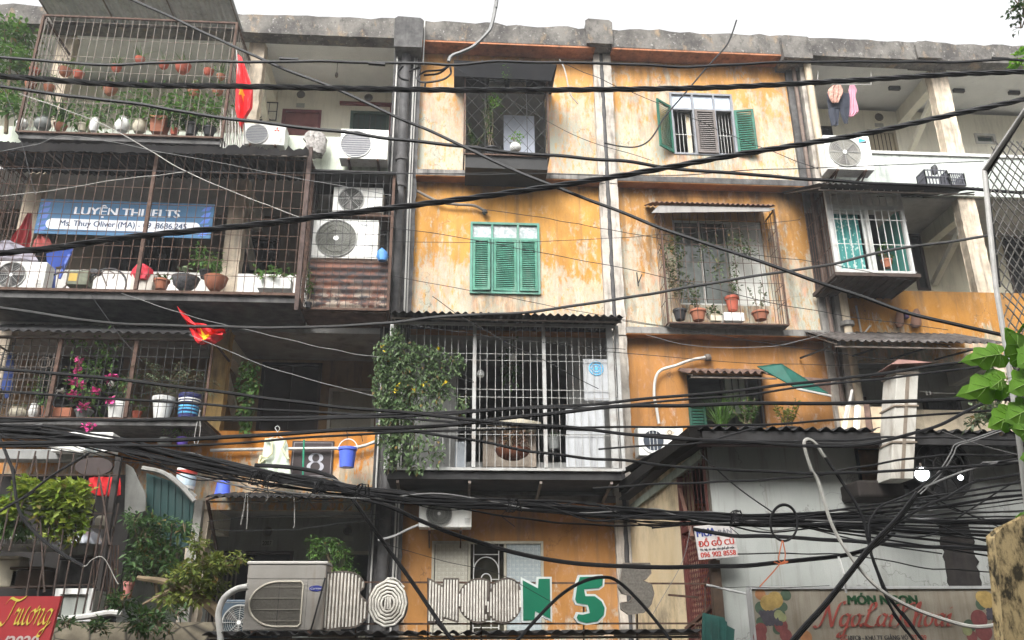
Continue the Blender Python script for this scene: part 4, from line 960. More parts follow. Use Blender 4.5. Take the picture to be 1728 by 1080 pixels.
# ------------------------------------------------------------------ pots and plants
FLOWERP = mk('magenta_bract', (.62, .06, .26), .6, .2, 9, 0, streak=False); FLOWERW = mk('white_bract', (.75, .74, .7), .6, .05, 9, 0); FLOWERY = mk('yellow_petal', (.72, .58, .05), .6, .1, 9, 0)
def pot_mb(kind, c, r, h):
    q = MB()
    if kind == 'taper': q.lathe(c, [(r*.68, 0), (r*.95, h*.8), (r*1.06, h*.8), (r*1.06, h), (r*.92, h), (r*.88, h*.9), (.01, h*.88)], 18)
    elif kind == 'round': q.lathe(c, [(r*.6, 0), (r*.95, h*.25), (r*1.02, h*.5), (r*.85, h*.82), (r*.72, h*.9), (r*.8, h), (r*.7, h), (r*.6, h*.9), (.01, h*.88)], 18)
    elif kind == 'bucket': q.lathe(c, [(r*.82, 0), (r*.98, h*.72), (r*1.04, h*.74), (r*1.0, h*.82), (r*1.06, h*.86), (r*1.06, h), (r*.96, h), (r*.92, h*.9), (.01, h*.88)], 20)
    elif kind == 'bowl': q.lathe(c, [(r*.45, 0), (r*.85, h*.4), (r, h*.9), (r*1.04, h), (r*.95, h), (r*.9, h*.9), (.01, h*.85)], 18)
    elif kind == 'square':
        b = len(q.v)
        for s, z in ((.78, 0), (1, h*.82), (1.08, h*.82), (1.08, h), (.94, h), (.9, h*.88)):
            q.v += [(c[0]-r*s, c[1]-r*s, c[2]+z), (c[0]+r*s, c[1]-r*s, c[2]+z), (c[0]+r*s, c[1]+r*s, c[2]+z), (c[0]-r*s, c[1]+r*s, c[2]+z)]
        for i in range(5):
            for j in range(4): q.f.append((b+i*4+j, b+i*4+(j+1) % 4, b+i*4+4+(j+1) % 4, b+i*4+4+j))
        q.f.append((b+3, b+2, b+1, b)); q.f.append((b+20, b+21, b+22, b+23))
    elif kind == 'trough': q.box(c[0]-r, c[0]+r, c[1]-min(r, .13), c[1]+min(r, .13), c[2], c[2]+h)
    return q
def potted(label, u, v, w, h, Y, pk='taper', pm=None, kind='bush', fh=40, fw=40, n=150, lm=None, L=.07, W=.03, group=None, hang=0, name='potted_plant', seed=None, flower=None):
    """u, v: middle of the pot's base in the photograph; w, h: its size there"""
    k = mpp(u, v, Y); p = at(u, v, Y); r, hh = w*k/2, h*k; pm = pm or TERRA; lm = lm or LG
    rd = random.Random(seed if seed is not None else int(u*31+v*7))
    t = T(name, label, 'potted plant' if n else 'flower pot', p, group)
    part('pot', pot_mb(pk, p, r, hh), pm, t, smooth=pk not in ('square', 'trough'), bevel=.006 if pk in ('square', 'trough') else 0)
    if hang:
        q = MB()
        for s in (-1, 0, 1): q.bar((p.x+r*s, p.y+(r if s == 0 else 0), p.z+hh), (p.x, p.y, p.z+hh+hang), .004)
        part('hanger', q, IRON, t)
    if not n: return t
    top = Vector((p.x, p.y, p.z+hh*.9)); FH, FWW = fh*k, fw*k
    q = MB(); s = MB()
    if kind == 'bush':
        q.cloud(top+Vector((0, 0, FH*.5)), (FWW*.5, min(FWW*.45, .35), FH*.5), n, L, W, rd)
        for _ in range(5): s.tube([top, top+Vector((rd.uniform(-.3, .3)*FWW, rd.uniform(-.1, .1), FH*.6))], .006, 4)
    elif kind == 'spiky':
        for _ in range(n):
            a = rd.uniform(0, 2*PI); q.blade(top+Vector((rd.uniform(-.4, .4)*r, rd.uniform(-.4, .4)*r, 0)), (math.cos(a)*rd.uniform(.1, .9), math.sin(a)*rd.uniform(.1, .7), 1), FH*rd.uniform(.7, 1.25), W, rd.uniform(.5, 1.7), rd)
    elif kind == 'upright':
        for _ in range(max(3, n//26)):
            a = Vector((rd.uniform(-.5, .5)*FWW, rd.uniform(-.12, .12), FH*rd.uniform(.6, 1.05))); s.tube([top+Vector((rd.uniform(-.5, .5)*r, 0, 0)), top+a*.5+Vector((rd.uniform(-.03, .03), 0, 0)), top+a], .006, 4)
            for j in range(26):
                f = rd.uniform(.25, 1.05); q.leaf(top+a*f, (rd.uniform(-1, 1), rd.uniform(-1, 1), rd.uniform(-.2, .8)), L*rd.uniform(.7, 1.2), W, rd)
    elif kind == 'palm':
        for _ in range(n):
            a = rd.uniform(0, 2*PI); d = Vector((math.cos(a)*rd.uniform(.3, 1), math.sin(a)*.5, rd.uniform(.5, 1.2))).normalized(); pts = [top]
            for j in range(9): pts.append(pts[-1]+d*(FH*.13)); d = (d-Vector((0, 0, .12))).normalized()
            s.tube(pts, .004, 3)
            for j in range(2, 10):
                for sg in (-1, 1): q.leaf(pts[j], (pts[j]-pts[j-1]).normalized()*.8+Vector((sg*.35, sg*.3, -.35)), L, W, rd, .3)
    elif kind == 'trail':
        for _ in range(max(4, n//22)):
            a = rd.uniform(0, 2*PI); b = top+Vector((math.cos(a)*r, -abs(math.sin(a))*r, 0)); ln = rd.uniform(.4, 1)*FH; pts = [top, b+Vector((0, 0, .02)), b+Vector((rd.uniform(-.1, .1), -.05, -ln*.5)), b+Vector((rd.uniform(-.15, .15), -.05, -ln))]
            s.tube(pts, .004, 3)
            for j in range(22): f = rd.random(); i = min(2, int(f*3)); pp = pts[i].lerp(pts[i+1], f*3-i); q.leaf(pp, (rd.uniform(-1, 1), rd.uniform(-1, .3), rd.uniform(-.6, .4)), L, W, rd)
        q.cloud(top, (r*1.1, r, FH*.12), n//3, L, W, rd)
    if s.v: part('stem', s, STEM, t)
    if q.v: part('foliage', q, lm, t)
    if flower:
        for fu, fv, fr in flower:
            f = MB(); c = at(fu, fv, Y-.2)
            for _ in range(26): f.leaf(c+Vector((max(-1, min(1, rd.gauss(0, .5)))*fr*k*.8, rd.uniform(-.03, .03), max(-1, min(1, rd.gauss(0, .5)))*fr*k*.65)), (rd.uniform(-1, 1), rd.uniform(-1, 1), rd.uniform(-1, 1)), .075, .065, rd, 0)
            part('flower', f, FLOWERP, t)
    return t
# top cage, the floor row and the hanging rows
G1 = 'potted plants on the floor of the topmost cage'
for a in (('white glazed pot with sprawling green plant at the far left of the topmost cage floor', 36, 216, 20, 16, -.9, 'round', WHITEP, 'bush', 48, 60, 190, LG),
          ('wide stone pot with drooping leaves second along the topmost cage floor', 70, 218, 28, 22, -.9, 'round', STONEP, 'spiky', 40, 40, 40, LGR),
          ('brown bowl with grassy blades behind the stone pot in the topmost cage', 100, 222, 22, 14, -.7, 'bowl', TERRA, 'spiky', 55, 50, 40, LD),
          ('pale pot with a cloud of small green leaves left of the white jug', 138, 222, 18, 14, -.9, 'taper', CREAMP, 'bush', 45, 46, 190, LG),
          ('tall white jug used as pot among the plants of the topmost cage', 157, 222, 16, 26, -1.0, 'round', WHITEP, 'upright', 50, 30, 80, LGR),
          ('round white jar with a thin bare plant in the middle of the topmost cage', 205, 222, 26, 26, -1.0, 'round', WHITEP, 'upright', 60, 36, 60, LGR),
          ('cream jar beside the square terracotta pot in the topmost cage', 234, 224, 24, 24, -1.0, 'round', CREAMP, 'bush', 60, 60, 240, LG),
          ('square terracotta pot on the topmost cage floor', 267, 227, 27, 30, -1.0, 'square', TERRA, 'bush', 62, 66, 260, LG),
          ('small terracotta pot with dark bushy plant right of the square one', 293, 228, 14, 12, -1.0, 'taper', TERRAR, 'bush', 42, 36, 170, LD),
          ('black pot with bright bushy plant near the right end of the topmost cage', 322, 229, 24, 22, -1.0, 'taper', BLACKP, 'bush', 62, 54, 260, LG),
          ('dark pot with feathery plant in the right corner of the topmost cage', 352, 230, 22, 16, -.95, 'taper', BLACKP, 'bush', 56, 44, 220, LG)):
    potted(*a[:10], int(a[10]*1.9), *a[11:], group=G1, L=.12, W=.05)
G2 = 'terracotta pots hanging in the topmost cage'
HP = [(108, 128, 22, 'trailing grass'), (131, 132, 19, 'small spikes'), (82, 156, 20, 'small leaves'), (57, 126, 18, 'dry brown plant'), (195, 121, 18, 'thin stems'), (235, 107, 17, 'upright blades'), (275, 116, 17, 'bare stems'), (307, 123, 27, 'tuft of spikes'), (351, 128, 18, 'little plant'), (184, 160, 24, 'thick leaves'), (326, 165, 22, 'small bush'), (366, 160, 20, 'short spikes'), (50, 150, 19, 'dry stems'), (372, 135, 15, 'short grass')]
HN = ['in the left of the middle row', 'second in the middle row', 'low at the left', 'high at the far left', 'left of the centre', 'topmost of all', 'high right of the centre', 'widest of the upper row', 'at the upper right', 'low at the centre', 'low at the right', 'lowest in the right corner', 'lowest at the far left edge', 'against the right corner post']
for (u, v, w, d), pos in zip(HP, HN):
    potted('hanging red terracotta pot with %s, %s' % (d, pos), u, v, w, w*.62, -.75-.25*((u*7) % 3)/2, 'bowl', TERRAR if u % 2 else TERRA, 'spiky' if 'spike' in d or 'blade' in d or 'grass' in d or 'stem' in d else 'bush', 26, 22, 22 if 'bush' not in d and 'lea' not in d else 60, LGR if 'dry' in d or 'bare' in d else LG, .07, .02, G2, hang=.28, name='hanging_pot')
# banner balcony
G3 = 'pots on the ledge of the banner balcony'
Yb = -1.0
potted('small terracotta pot beside the red and white bag', 271, 489, 26, 18, Yb, 'taper', TERRA, 'upright', 14, 14, 26, LG, group=G3)
potted('wide grey black fabric pot with broad leaved plant on the balcony ledge', 311, 489, 46, 22, Yb, 'bowl', mk('mottled_black_fabric', (.11, .11, .115), .9, .6, 20, .2, streak=False), 'bush', 20, 30, 20, LGR, .16, .10, group=G3)
potted('wide brown pot with small airy tree on the balcony ledge', 362, 490, 40, 24, Yb, 'bowl', TERRA, 'upright', 8, 10, 26, LG, group=G3)
potted('bushy shrub behind the wide brown pot, against the pale pier', 346, 470, 22, 14, -.6, 'taper', BLACKP, 'bush', 48, 54, 260, LG, .09, .035, group=G3)
potted('white planter box with broad leaves at the right end of the balcony ledge', 464, 491, 56, 20, Yb, 'trough', WHITEP, 'bush', 26, 52, 70, LG, .11, .07, group=G3)
potted('thin climbing plant by the rusty post inside the grid', 520, 520, 12, 10, -1.0, 'taper', BLACKP, 'upright', 70, 14, 60, LG, group=G3)
# bougainvillea cage
G4 = 'pots on the shelf of the bougainvillea cage'; Yf = -.95
potted('round cream and brown jar low at the left of the flower shelf', 28, 707, 30, 20, Yf, 'round', CREAMP, 'bush', 8, 20, 26, LGR, group=G4)
potted('white ribbed urn with slender grey green plant on the flower shelf', 55, 706, 18, 26, Yf, 'round', WHITEP, 'upright', 70, 24, 80, LD, group=G4)
potted('terracotta pot with tall dark plant, left on the flower shelf', 77, 706, 20, 22, Yf, 'taper', TERRA, 'upright', 66, 26, 80, LD, group=G4)
potted('low brown trough with bare plant on the flower shelf', 108, 706, 32, 16, Yf, 'trough', TERRA, 'upright', 20, 20, 30, LD, group=G4)
potted('grey pot holding the climbing pink bougainvillea', 140, 706, 30, 14, Yf, 'taper', STONEP, 'bush', 126, 72, 420, LG, .085, .05, group=G4, flower=[(132, 612, 7), (131, 625, 9), (122, 643, 11), (135, 648, 9), (123, 666, 11), (160, 660, 9), (188, 638, 12), (186, 675, 7), (141, 686, 9), (150, 718, 14)])
potted('large plain white pot on the flower shelf', 198, 707, 36, 28, Yf, 'bucket', WHITEP, 'bush', 60, 40, 150, LD, .07, .04, group=G4)
potted('little orange pot with green sprigs on the flower shelf', 230, 706, 16, 12, Yf, 'taper', TERRAR, 'bush', 16, 24, 60, LG, .05, .025, group=G4)
potted('tall white pot with grassy palm on the flower shelf', 272, 707, 37, 38, Yf, 'taper', WHITEP, 'palm', 66, 60, 20, LGR, .10, .018, group=G4)
potted('dwarf palm with arching fronds behind the navy bucket', 300, 690, 20, 16, -.6, 'taper', BLACKP, 'palm', 62, 60, 16, LGR, .11, .018, group=G4)
q = MB(); rd = random.Random(5)
for u, v in ((90, 657), (97, 660), (105, 659), (186, 650), (192, 649)):
    c = at(u, v, -1.0)
    for _ in range(9): q.leaf(c+Vector((rd.gauss(0, .02), 0, rd.gauss(0, .015))), (rd.uniform(-1, 1), rd.uniform(-1, 1), rd.uniform(-1, 1)), .06, .05, rd, 0)
solo('white_blossom', q, FLOWERW, 'white blossoms among the dark leaves of the flower cage', 'flowers')
q = MB(); rd = random.Random(15)
for (ua, va), (ub, vb) in (((105, 568), (140, 580)), ((185, 590), (215, 570)), ((118, 597), (160, 625)), ((170, 575), (190, 620)), ((55, 640), (85, 690)), ((205, 640), (225, 680))):
    for _ in range(46): f = rd.random(); q.leaf(at(ua+(ub-ua)*f+rd.gauss(0, 4), va+(vb-va)*f+rd.gauss(0, 4), -1.15), (rd.uniform(-1, 1), rd.uniform(-1, .4), rd.uniform(-1, .4)), .075, .045, rd)
solo('creeper', q, LG, 'thin creeper strands climbing over the bars of the flower cage', 'creeper')
# meshed top window
G5 = 'plants in the meshed top window'; Y5 = -.5
potted('tall bare stemmed plant rising through the meshed top window', 830, 262, 24, 12, Y5, 'taper', BLACKP, 'upright', 120, 34, 130, LG, .085, .035, G5)
potted('dark leafy plant at the left of the meshed top window', 803, 262, 22, 12, Y5, 'taper', BLACKP, 'upright', 50, 44, 130, LD, .09, .035, G5)
potted('white pot with bright green plant before the pale pane of the meshed window', 870, 255, 19, 14, -.55, 'round', WHITEP, 'bush', 24, 20, 60, LB, .07, .03, G5)
q = MB(); rd = random.Random(9)
for _ in range(70): q.leaf(at(853+rd.gauss(0, 6), 132-rd.random()*24, -.95), (rd.uniform(-1, 1), -.4, rd.uniform(-.6, .6)), .09, .035, rd)
for _ in range(40): q.leaf(at(836+rd.gauss(0, 5), 172+rd.gauss(0, 8), -.7), (rd.uniform(-1, 1), -.4, rd.uniform(-.6, .6)), .09, .035, rd)
solo('climber_tip', q, LB, 'bright green climber tips at the black awning of the meshed window', 'creeper')
m = MB().pbox(850, 195, 902, 258, .02, .05); solo('pale_board', m, mk('pale_blue_board', (.42, .45, .52), .6, .05, 3, .1), 'pale blue board standing inside the meshed top window', 'board')
for lab, u0, u1, c in (('white box hung under the black awning, left one', 826, 852, (.5, .5, .48)), ('beige box hung under the black awning, right one', 861, 887, (.42, .35, .27))):
    m = MB().pbox(u0, 132, u1, 148, -.6, -.4); solo('storage_box', m, mk('box_%d' % u0, c, .7, .08, 4, .2), lab, 'box', bevel=.01)
# barred plant window on the wing
LV6 = leafmat('dull_window_leaf', (.06, .10, .035), (.14, .19, .08)); G6 = 'pots in the barred plant window'; Y6 = -.33
potted('black pot with tall dense plant at the left of the barred plant window', 1148, 540, 22, 18, Y6, 'taper', BLACKP, 'upright', 120, 44, 260, LV6, .09, .04, G6)
potted('terracotta pot with leafy plant second from the left in the barred window', 1179, 541, 26, 18, Y6, 'taper', TERRA, 'upright', 60, 36, 130, LV6, .08, .04, G6)
potted('small dark plant in a pale bowl at the middle of the barred window', 1204, 541, 20, 9, Y6, 'bowl', CREAMP, 'bush', 16, 26, 70, LD, .07, .04, G6)
potted('taller red pot set on a white box in the barred window', 1237, 524, 22, 24, Y6+.15, 'taper', TERRAR, 'upright', 52, 30, 90, LG, .07, .03, G6)
potted('terracotta pot with thin twigs at the right of the barred window', 1284, 540, 27, 14, Y6, 'taper', TERRA, 'upright', 52, 44, 70, LGR, .07, .03, G6)
m = MB().pbox(1222, 527, 1256, 541, Y6-.02, Y6+.2); solo('storage_box', m, WHITEP, 'white box under the taller red pot in the barred window', 'box', bevel=.01)
m = MB().pbox(1200, 532, 1218, 541, Y6-.15, Y6-.05); solo('storage_box', m, CREAMP, 'small cream tub beside the white box in the barred window', 'box', bevel=.008)
q = MB(); rd = random.Random(19)
for c, n_, sp in (((1140, 425), 210, (12, 26)), ((1190, 420), 90, (14, 22)), ((1245, 410), 150, (18, 14)), ((1262, 425), 60, (8, 10)), ((1210, 455), 60, (8, 20)), ((1240, 470), 60, (5, 26))):
    for _ in range(n_): q.leaf(at(c[0]+rd.gauss(0, sp[0]*.7), c[1]+rd.gauss(0, sp[1]*.7), -.36+rd.uniform(-.1, .15)), (rd.uniform(-1, 1), rd.uniform(-1, .3), rd.uniform(-.8, .5)), .085, .038, rd)
solo('hanging_foliage', q, LV6, 'hanging foliage clumps behind the bars of the plant window', 'foliage')
# wing second-storey window plants, right behind the roof edge
potted('long grassy plant with arching blades behind the house roof edge', 1220, 734, 26, 10, -.7, 'taper', BLACKP, 'spiky', 62, 50, 90, LG, .1, .022, 'plants behind the house roof edge')
potted('shrubby bright plant right of the grassy one behind the roof edge', 1262, 732, 26, 10, -.7, 'taper', BLACKP, 'upright', 50, 60, 360, LG, .075, .04, 'plants behind the house roof edge')
potted('yellow green sprigs at the foot of the orange wall by the drainpipe', 1330, 732, 40, 8, -.6, 'taper', BLACKP, 'upright', 48, 70, 300, LY, .07, .035, 'plants behind the house roof edge')
potted('small plant before the dark right half of the enclosed window box', 1498, 452, 17, 14, -.95, 'taper', TERRA, 'bush', 30, 24, 60, LG, .07, .04)
potted('tall dark plant hanging behind the middle bars of the white barred balcony', 860, 660, 20, 10, -.6, 'taper', BLACKP, 'bush', 76, 24, 200, LD, .08, .04)
potted('brown bowl of dry red plants on the white barred balcony floor', 865, 775, 60, 16, -.8, 'bowl', TERRA, 'bush', 36, 60, 160, leafmat('leaf_rusty', (.14, .07, .05), (.2, .14, .08)), .08, .045)
potted('hanging pale pot at the lower right of the white barred balcony', 935, 758, 20, 20, -1.0, 'bucket', STONEP, 'spiky', 14, 20, 14, LD, .06, .02, hang=.2)
potted('small fluffy bonsai tree standing on the lower corridor wall', 556, 990, 30, 12, -.9, 'bowl', STONEP, 'upright', 20, 20, 26, LG)
q = MB(); s = MB(); rd = random.Random(29)
for u, v, w, h, n_ in ((550, 922, 24, 14, 300), (572, 935, 20, 12, 160), (535, 935, 18, 12, 160), (566, 960, 26, 12, 240), (590, 968, 14, 8, 90)):
    c = at(u, v, -.9); k = mpp(u, v, -.9); q.cloud(c, (w*k, .25, h*k), n_, .07, .02, rd, .3, 6)
s.tube([at(556, 985, -.9), at(560, 960, -.9), at(552, 935, -.9)], .02, 6); s.tube([at(560, 960, -.9), at(572, 965, -.9)], .012, 5)
t = T('bonsai_tree', 'feathery bright green bonsai crown before the dark lower right doorway', 'bonsai', at(556, 985, -.9)); part('trunk', s, STEM, t); part('crown', q, LG, t)
# vines: dense curtain on the white cage
def vine(label, blobs, Y, dY, lm, L, W, stems, name='climbing_vine', seed=3, flowers=(), down=True):
    q = MB(); s = MB(); rd = random.Random(seed)
    for u, v, w, h, n_ in blobs:
        for _ in range(n_):
            a = rd.uniform(0, 2*PI); rr = rd.random()**.55
            p = at(u+w*rr*math.cos(a)+rd.gauss(0, w*.12), v+h*rr*math.sin(a)+rd.gauss(0, h*.12), Y+rd.uniform(-dY, dY))
            q.leaf(p, (rd.uniform(-.8, .8), rd.uniform(-1, .2), rd.uniform(-1.2, .1) if down else rd.uniform(-.5, .9)), L*rd.uniform(.7, 1.25), W*rd.uniform(.8, 1.2), rd, .2)
    for st in stems: s.tube(catmull([at(u, v, Y+.05) for u, v in st], 4), .01, 5)
    c = at(blobs[0][0], blobs[0][1], Y); t = T(name, label, 'vine', c)
    part('foliage', q, lm, t); 
    if s.v: part('stem', s, STEM, t)
    if flowers:
        for u, v in flowers:
            f = MB()
            for _ in range(4): f.leaf(at(u+rd.gauss(0, 1.6), v+rd.gauss(0, 1.6), Y-dY-.03), (rd.uniform(-1, 1), rd.uniform(-1, 0), rd.uniform(-1, 1)), .06, .05, rd, 0)
            part('flower', f, FLOWERY, t)
LV = leafmat('vine_leaf', (.06, .115, .04), (.18, .25, .11))
vine('dense hanging vine with a few yellow flowers at the left of the white barred balcony',
     [(668, 572, 14, 22, 200), (652, 600, 20, 30, 330), (670, 625, 32, 36, 560), (650, 650, 20, 40, 420), (690, 600, 26, 24, 260), (725, 600, 30, 18, 220), (735, 625, 28, 20, 240), (770, 612, 14, 20, 130), (700, 655, 32, 24, 340), (740, 655, 26, 22, 220), (655, 690, 20, 26, 330), (680, 690, 28, 22, 300), (720, 690, 28, 18, 150), (660, 730, 22, 30, 300), (690, 740, 34, 30, 280), (660, 770, 14, 22, 120), (700, 780, 20, 18, 90), (780, 680, 10, 18, 50), (735, 760, 16, 26, 80)],
     -1.38, .1, LV, .085, .045, [[(655, 800), (660, 740), (650, 660), (662, 600), (668, 560)], [(690, 800), (700, 740), (690, 660), (700, 600)]], flowers=((647, 588), (740, 592), (671, 650), (667, 662), (715, 651), (700, 660), (752, 648)), seed=11)
vine('narrow ivy column hanging before the dark corridor by the ochre pier', [(420, 620, 18, 12, 90), (418, 650, 18, 24, 220), (416, 690, 14, 26, 160), (416, 720, 9, 14, 60)], -.2, .08, LG, .09, .055, [[(418, 610), (416, 660), (417, 722)]], 'hanging_ivy', 12)
# ------------------------------------------------------------------ lower left greenery
vine('big bright yellow green money plant spilling over the leaning lower left bars', [(45, 822, 22, 14, 260), (80, 835, 30, 20, 420), (118, 830, 34, 18, 500), (20, 858, 26, 16, 260), (100, 860, 40, 22, 360), (130, 870, 22, 34, 260), (90, 890, 22, 20, 130), (115, 900, 10, 20, 70)], -2.7, .22, LY, .13, .075, [[(70, 915), (80, 860), (60, 830)], [(110, 915), (112, 860), (120, 830)]], 'money_plant', 13, down=False)
vine('dark trailing leaves under the yellow green money plant at the left edge', [(10, 880, 22, 14, 160), (30, 890, 26, 14, 160), (20, 845, 20, 14, 100)], -2.5, .2, LG, .12, .06, [], 'trailing_plant', 14)
def shrub(label, trunk, blobs, Y, dY, lm, L, W, seed, name='shrub', cat='shrub', r=.03):
    q = MB(); s = MB(); rd = random.Random(seed)
    for pts, rr in trunk:
        P = catmull([at(u, v, Y) for u, v in pts], 5); s.tube(P, [rr*(1-.65*i/(len(P)-1)) for i in range(len(P))], 7)
    for u, v, w, h, n_ in blobs:
        c = at(u, v, Y+rd.uniform(-dY*.5, dY*.5)); k = mpp(u, v, Y)
        q.cloud(c, (w*k, dY, h*k), n_, L, W, rd, .15, 7, .38)
        for _ in range(4): s.tube([c+Vector((rd.uniform(-.5, .5)*w*k, 0, -h*k)), c+Vector((rd.uniform(-.8, .8)*w*k, rd.uniform(-.5, .5)*dY, rd.uniform(-.2, .9)*h*k))], .006, 4)
    t = T(name, label, cat, at(*trunk[0][0][0], Y)); part('trunk', s, STEM, t); part('crown', q, lm, t); return t
LSH = leafmat('shrub_leaf', (.035, .085, .03), (.12, .21, .06)); LSY = leafmat('shrub_leaf_yellow', (.085, .13, .025), (.26, .28, .055))
shrub('loose green shrub with upright sprigs before the teal tin screen', [([(270, 1035), (262, 980), (250, 920), (240, 880)], .03), ([(262, 980), (285, 930), (290, 880)], .02)], [(228, 872, 14, 22, 150), (245, 905, 24, 24, 330), (275, 880, 16, 18, 150), (308, 888, 22, 12, 150), (240, 950, 22, 28, 280), (270, 930, 28, 26, 380), (295, 955, 24, 26, 330)], -3.2, .35, LSH, .085, .036, 21)
shrub('yellow green bush leaning over the stone wall left of the big grey outdoor unit', [([(400, 1065), (345, 1015), (290, 985), (232, 975)], .085), ([(330, 1005), (340, 960), (345, 920)], .025), ([(300, 990), (270, 1005), (240, 1020)], .04)], [(300, 970, 24, 24, 300), (330, 960, 24, 22, 320), (355, 955, 20, 20, 300), (335, 920, 12, 16, 120), (380, 950, 20, 14, 200), (405, 942, 10, 9, 60), (330, 1000, 28, 22, 260), (360, 985, 18, 14, 160), (290, 1005, 24, 18, 160)], -3.6, .35, LSY, .085, .036, 22, 'leaning_bush', 'bush')
shrub('low dark weeds growing from the top of the stone wall', [([(230, 1075), (240, 1045)], .012)], [(240, 1045, 34, 20, 420), (205, 1012, 24, 14, 200), (165, 1058, 20, 10, 150), (270, 1050, 16, 18, 120), (110, 1050, 14, 9, 80), (300, 1030, 14, 10, 50)], -4.4, .2, LD, .075, .03, 23, 'wall_weeds', 'weeds')
shrub('pale green shrub rising behind the left edge of the topmost cage', [([(10, 225), (15, 140), (20, 60)], .04)], [(15, 55, 26, 18, 260), (40, 60, 22, 18, 200), (30, 90, 30, 20, 260), (15, 120, 22, 22, 200), (50, 110, 16, 24, 160), (25, 180, 22, 22, 220)], -.5, .4, LG, .12, .055, 24)
# small tree at the upper right corner, dark twigs against the sky
shrub('thin twigs with small dark leaves at the upper right corner', [([(1790, -40), (1745, 0), (1722, 30)], .01), ([(1760, -10), (1722, 5), (1705, 20)], .006)], [(1716, 4, 7, 6, 60), (1724, 20, 6, 12, 70), (1740, 0, 16, 16, 120), (1722, 42, 3, 6, 16)], -9, .15, LD, .04, .02, 25, 'tree_branch', 'branch')
shrub('bright green leafy tip at the right end of the roof', [([(1790, 120), (1745, 110), (1722, 98)], .01)], [(1722, 96, 10, 7, 80), (1745, 105, 14, 10, 80)], -6, .2, LB, .08, .05, 26, 'tree_branch', 'branch')
shrub('leafy creeper behind the right end of the house roof', [([(1690, 735), (1680, 700)], .02)], [(1665, 690, 16, 22, 200), (1690, 705, 18, 14, 160), (1640, 712, 10, 8, 60), (1700, 655, 22, 26, 160)], -6.2, .2, LGR, .07, .04, 27)
# broad lobed leaves close to the camera on the right
def big_leaf(q, c, tip, wdt, rd):
    """lobed leaf blade from stalk point c to tip, facing the street"""
    c, tip = Vector(c), Vector(tip); ax = tip-c; L = ax.length; ax.normalize(); sd = ax.cross(Vector((0, 1, 0))).normalized(); nn = Vector((0, -1, 0))
    out = [(0, 0), (-.16, .12), (-.20, .28), (-.05, .47), (.10, .50), (.22, .40), (.36, .48), (.50, .42), (.60, .26), (.76, .22), (1.0, 0)]
    up = [c+ax*(L*a)+sd*(wdt*b*rd.uniform(.9, 1.1))+nn*(-.10*L*abs(b)*1.6) for a, b in out]; dn = [c+ax*(L*a)-sd*(wdt*b*rd.uniform(.9, 1.1))+nn*(-.10*L*abs(b)*1.2) for a, b in out]
    mid = [c+ax*(L*max(0, a))+nn*(.05*L*math.sin(PI*max(0, a)*.9)-.10*L*max(0, a)**2) for a, b in out]
    VN.tube([p+nn*.003 for p in mid[2:]], [.0028-.0002*i for i in range(len(mid)-2)], 4)
    for i, j in ((3, 3), (4, 4), (6, 6), (8, 8)):
        for S in (up, dn): a_ = mid[max(2, i-2)]; VN.tube([a_+nn*.003, a_.lerp(S[j], .5)+nn*.004, a_.lerp(S[j], .9)+nn*.003], [.002, .0015, .0008], 3)
    b = len(q.v)
    for lay in (0, 1): q.v += [tuple(p-nn*(.002*lay)) for p in up+dn+mid]
    n = len(out); m_ = 3*n
    for i in range(n-1):
        for s in (0, n):
            q.f.append((b+s+i, b+s+i+1, b+2*n+i+1, b+2*n+i)); q.f.append((b+m_+s+i, b+m_+2*n+i, b+m_+2*n+i+1, b+m_+s+i+1))
            q.f.append((b+s+i, b+m_+s+i, b+m_+s+i+1, b+s+i+1))
VN = MB(); q = MB(); s = MB(); rd = random.Random(31); YL = -9.35; LBB = leafmat('broad_leaf_green', (.15, .38, .03), (.27, .50, .06), .5)
t = T('broad_leaf_branch', 'bright green broad lobed leaves close by at the right edge', 'branch', at(1728, 700, YL))
for c, tip, w_ in (((1688, 598), (1621, 610), 44), ((1690, 646), (1613, 668), 52), ((1726, 600), (1698, 552), 52), ((1706, 700), (1667, 722), 44), ((1735, 690), (1695, 712), 50), ((1745, 640), (1702, 662), 56), ((1745, 730), (1705, 722), 40), ((1750, 590), (1718, 620), 60), ((1745, 900), (1713, 925), 50), ((1750, 880), (1716, 872), 40), ((1740, 770), (1722, 775), 20), ((1690, 640), (1672, 655), 30), ((1722, 560), (1728, 545), 50)):
    q = MB(); VN = MB(); big_leaf(q, at(*c, YL), at(*tip, YL-.1), w_*mpp(1700, 650, YL), rd); lf = part('leaf', q, LBB, t); part('leaf_veins', VN, mk('pale_vein', (.30, .46, .12), .6, .1, 9, 0), lf); s.tube([at(*c, YL), at((c[0]+1770)/2, c[1]-6, YL+.05), at(1775, c[1]+10, YL+.1)], .003, 4)
s.tube([at(1775, 480, YL+.1), at(1772, 700, YL+.1), at(1778, 960, YL+.1)], .01, 6)
part('stem', s, mk('green_stem', (.12, .2, .05), .6, .1, 9, 0), t)
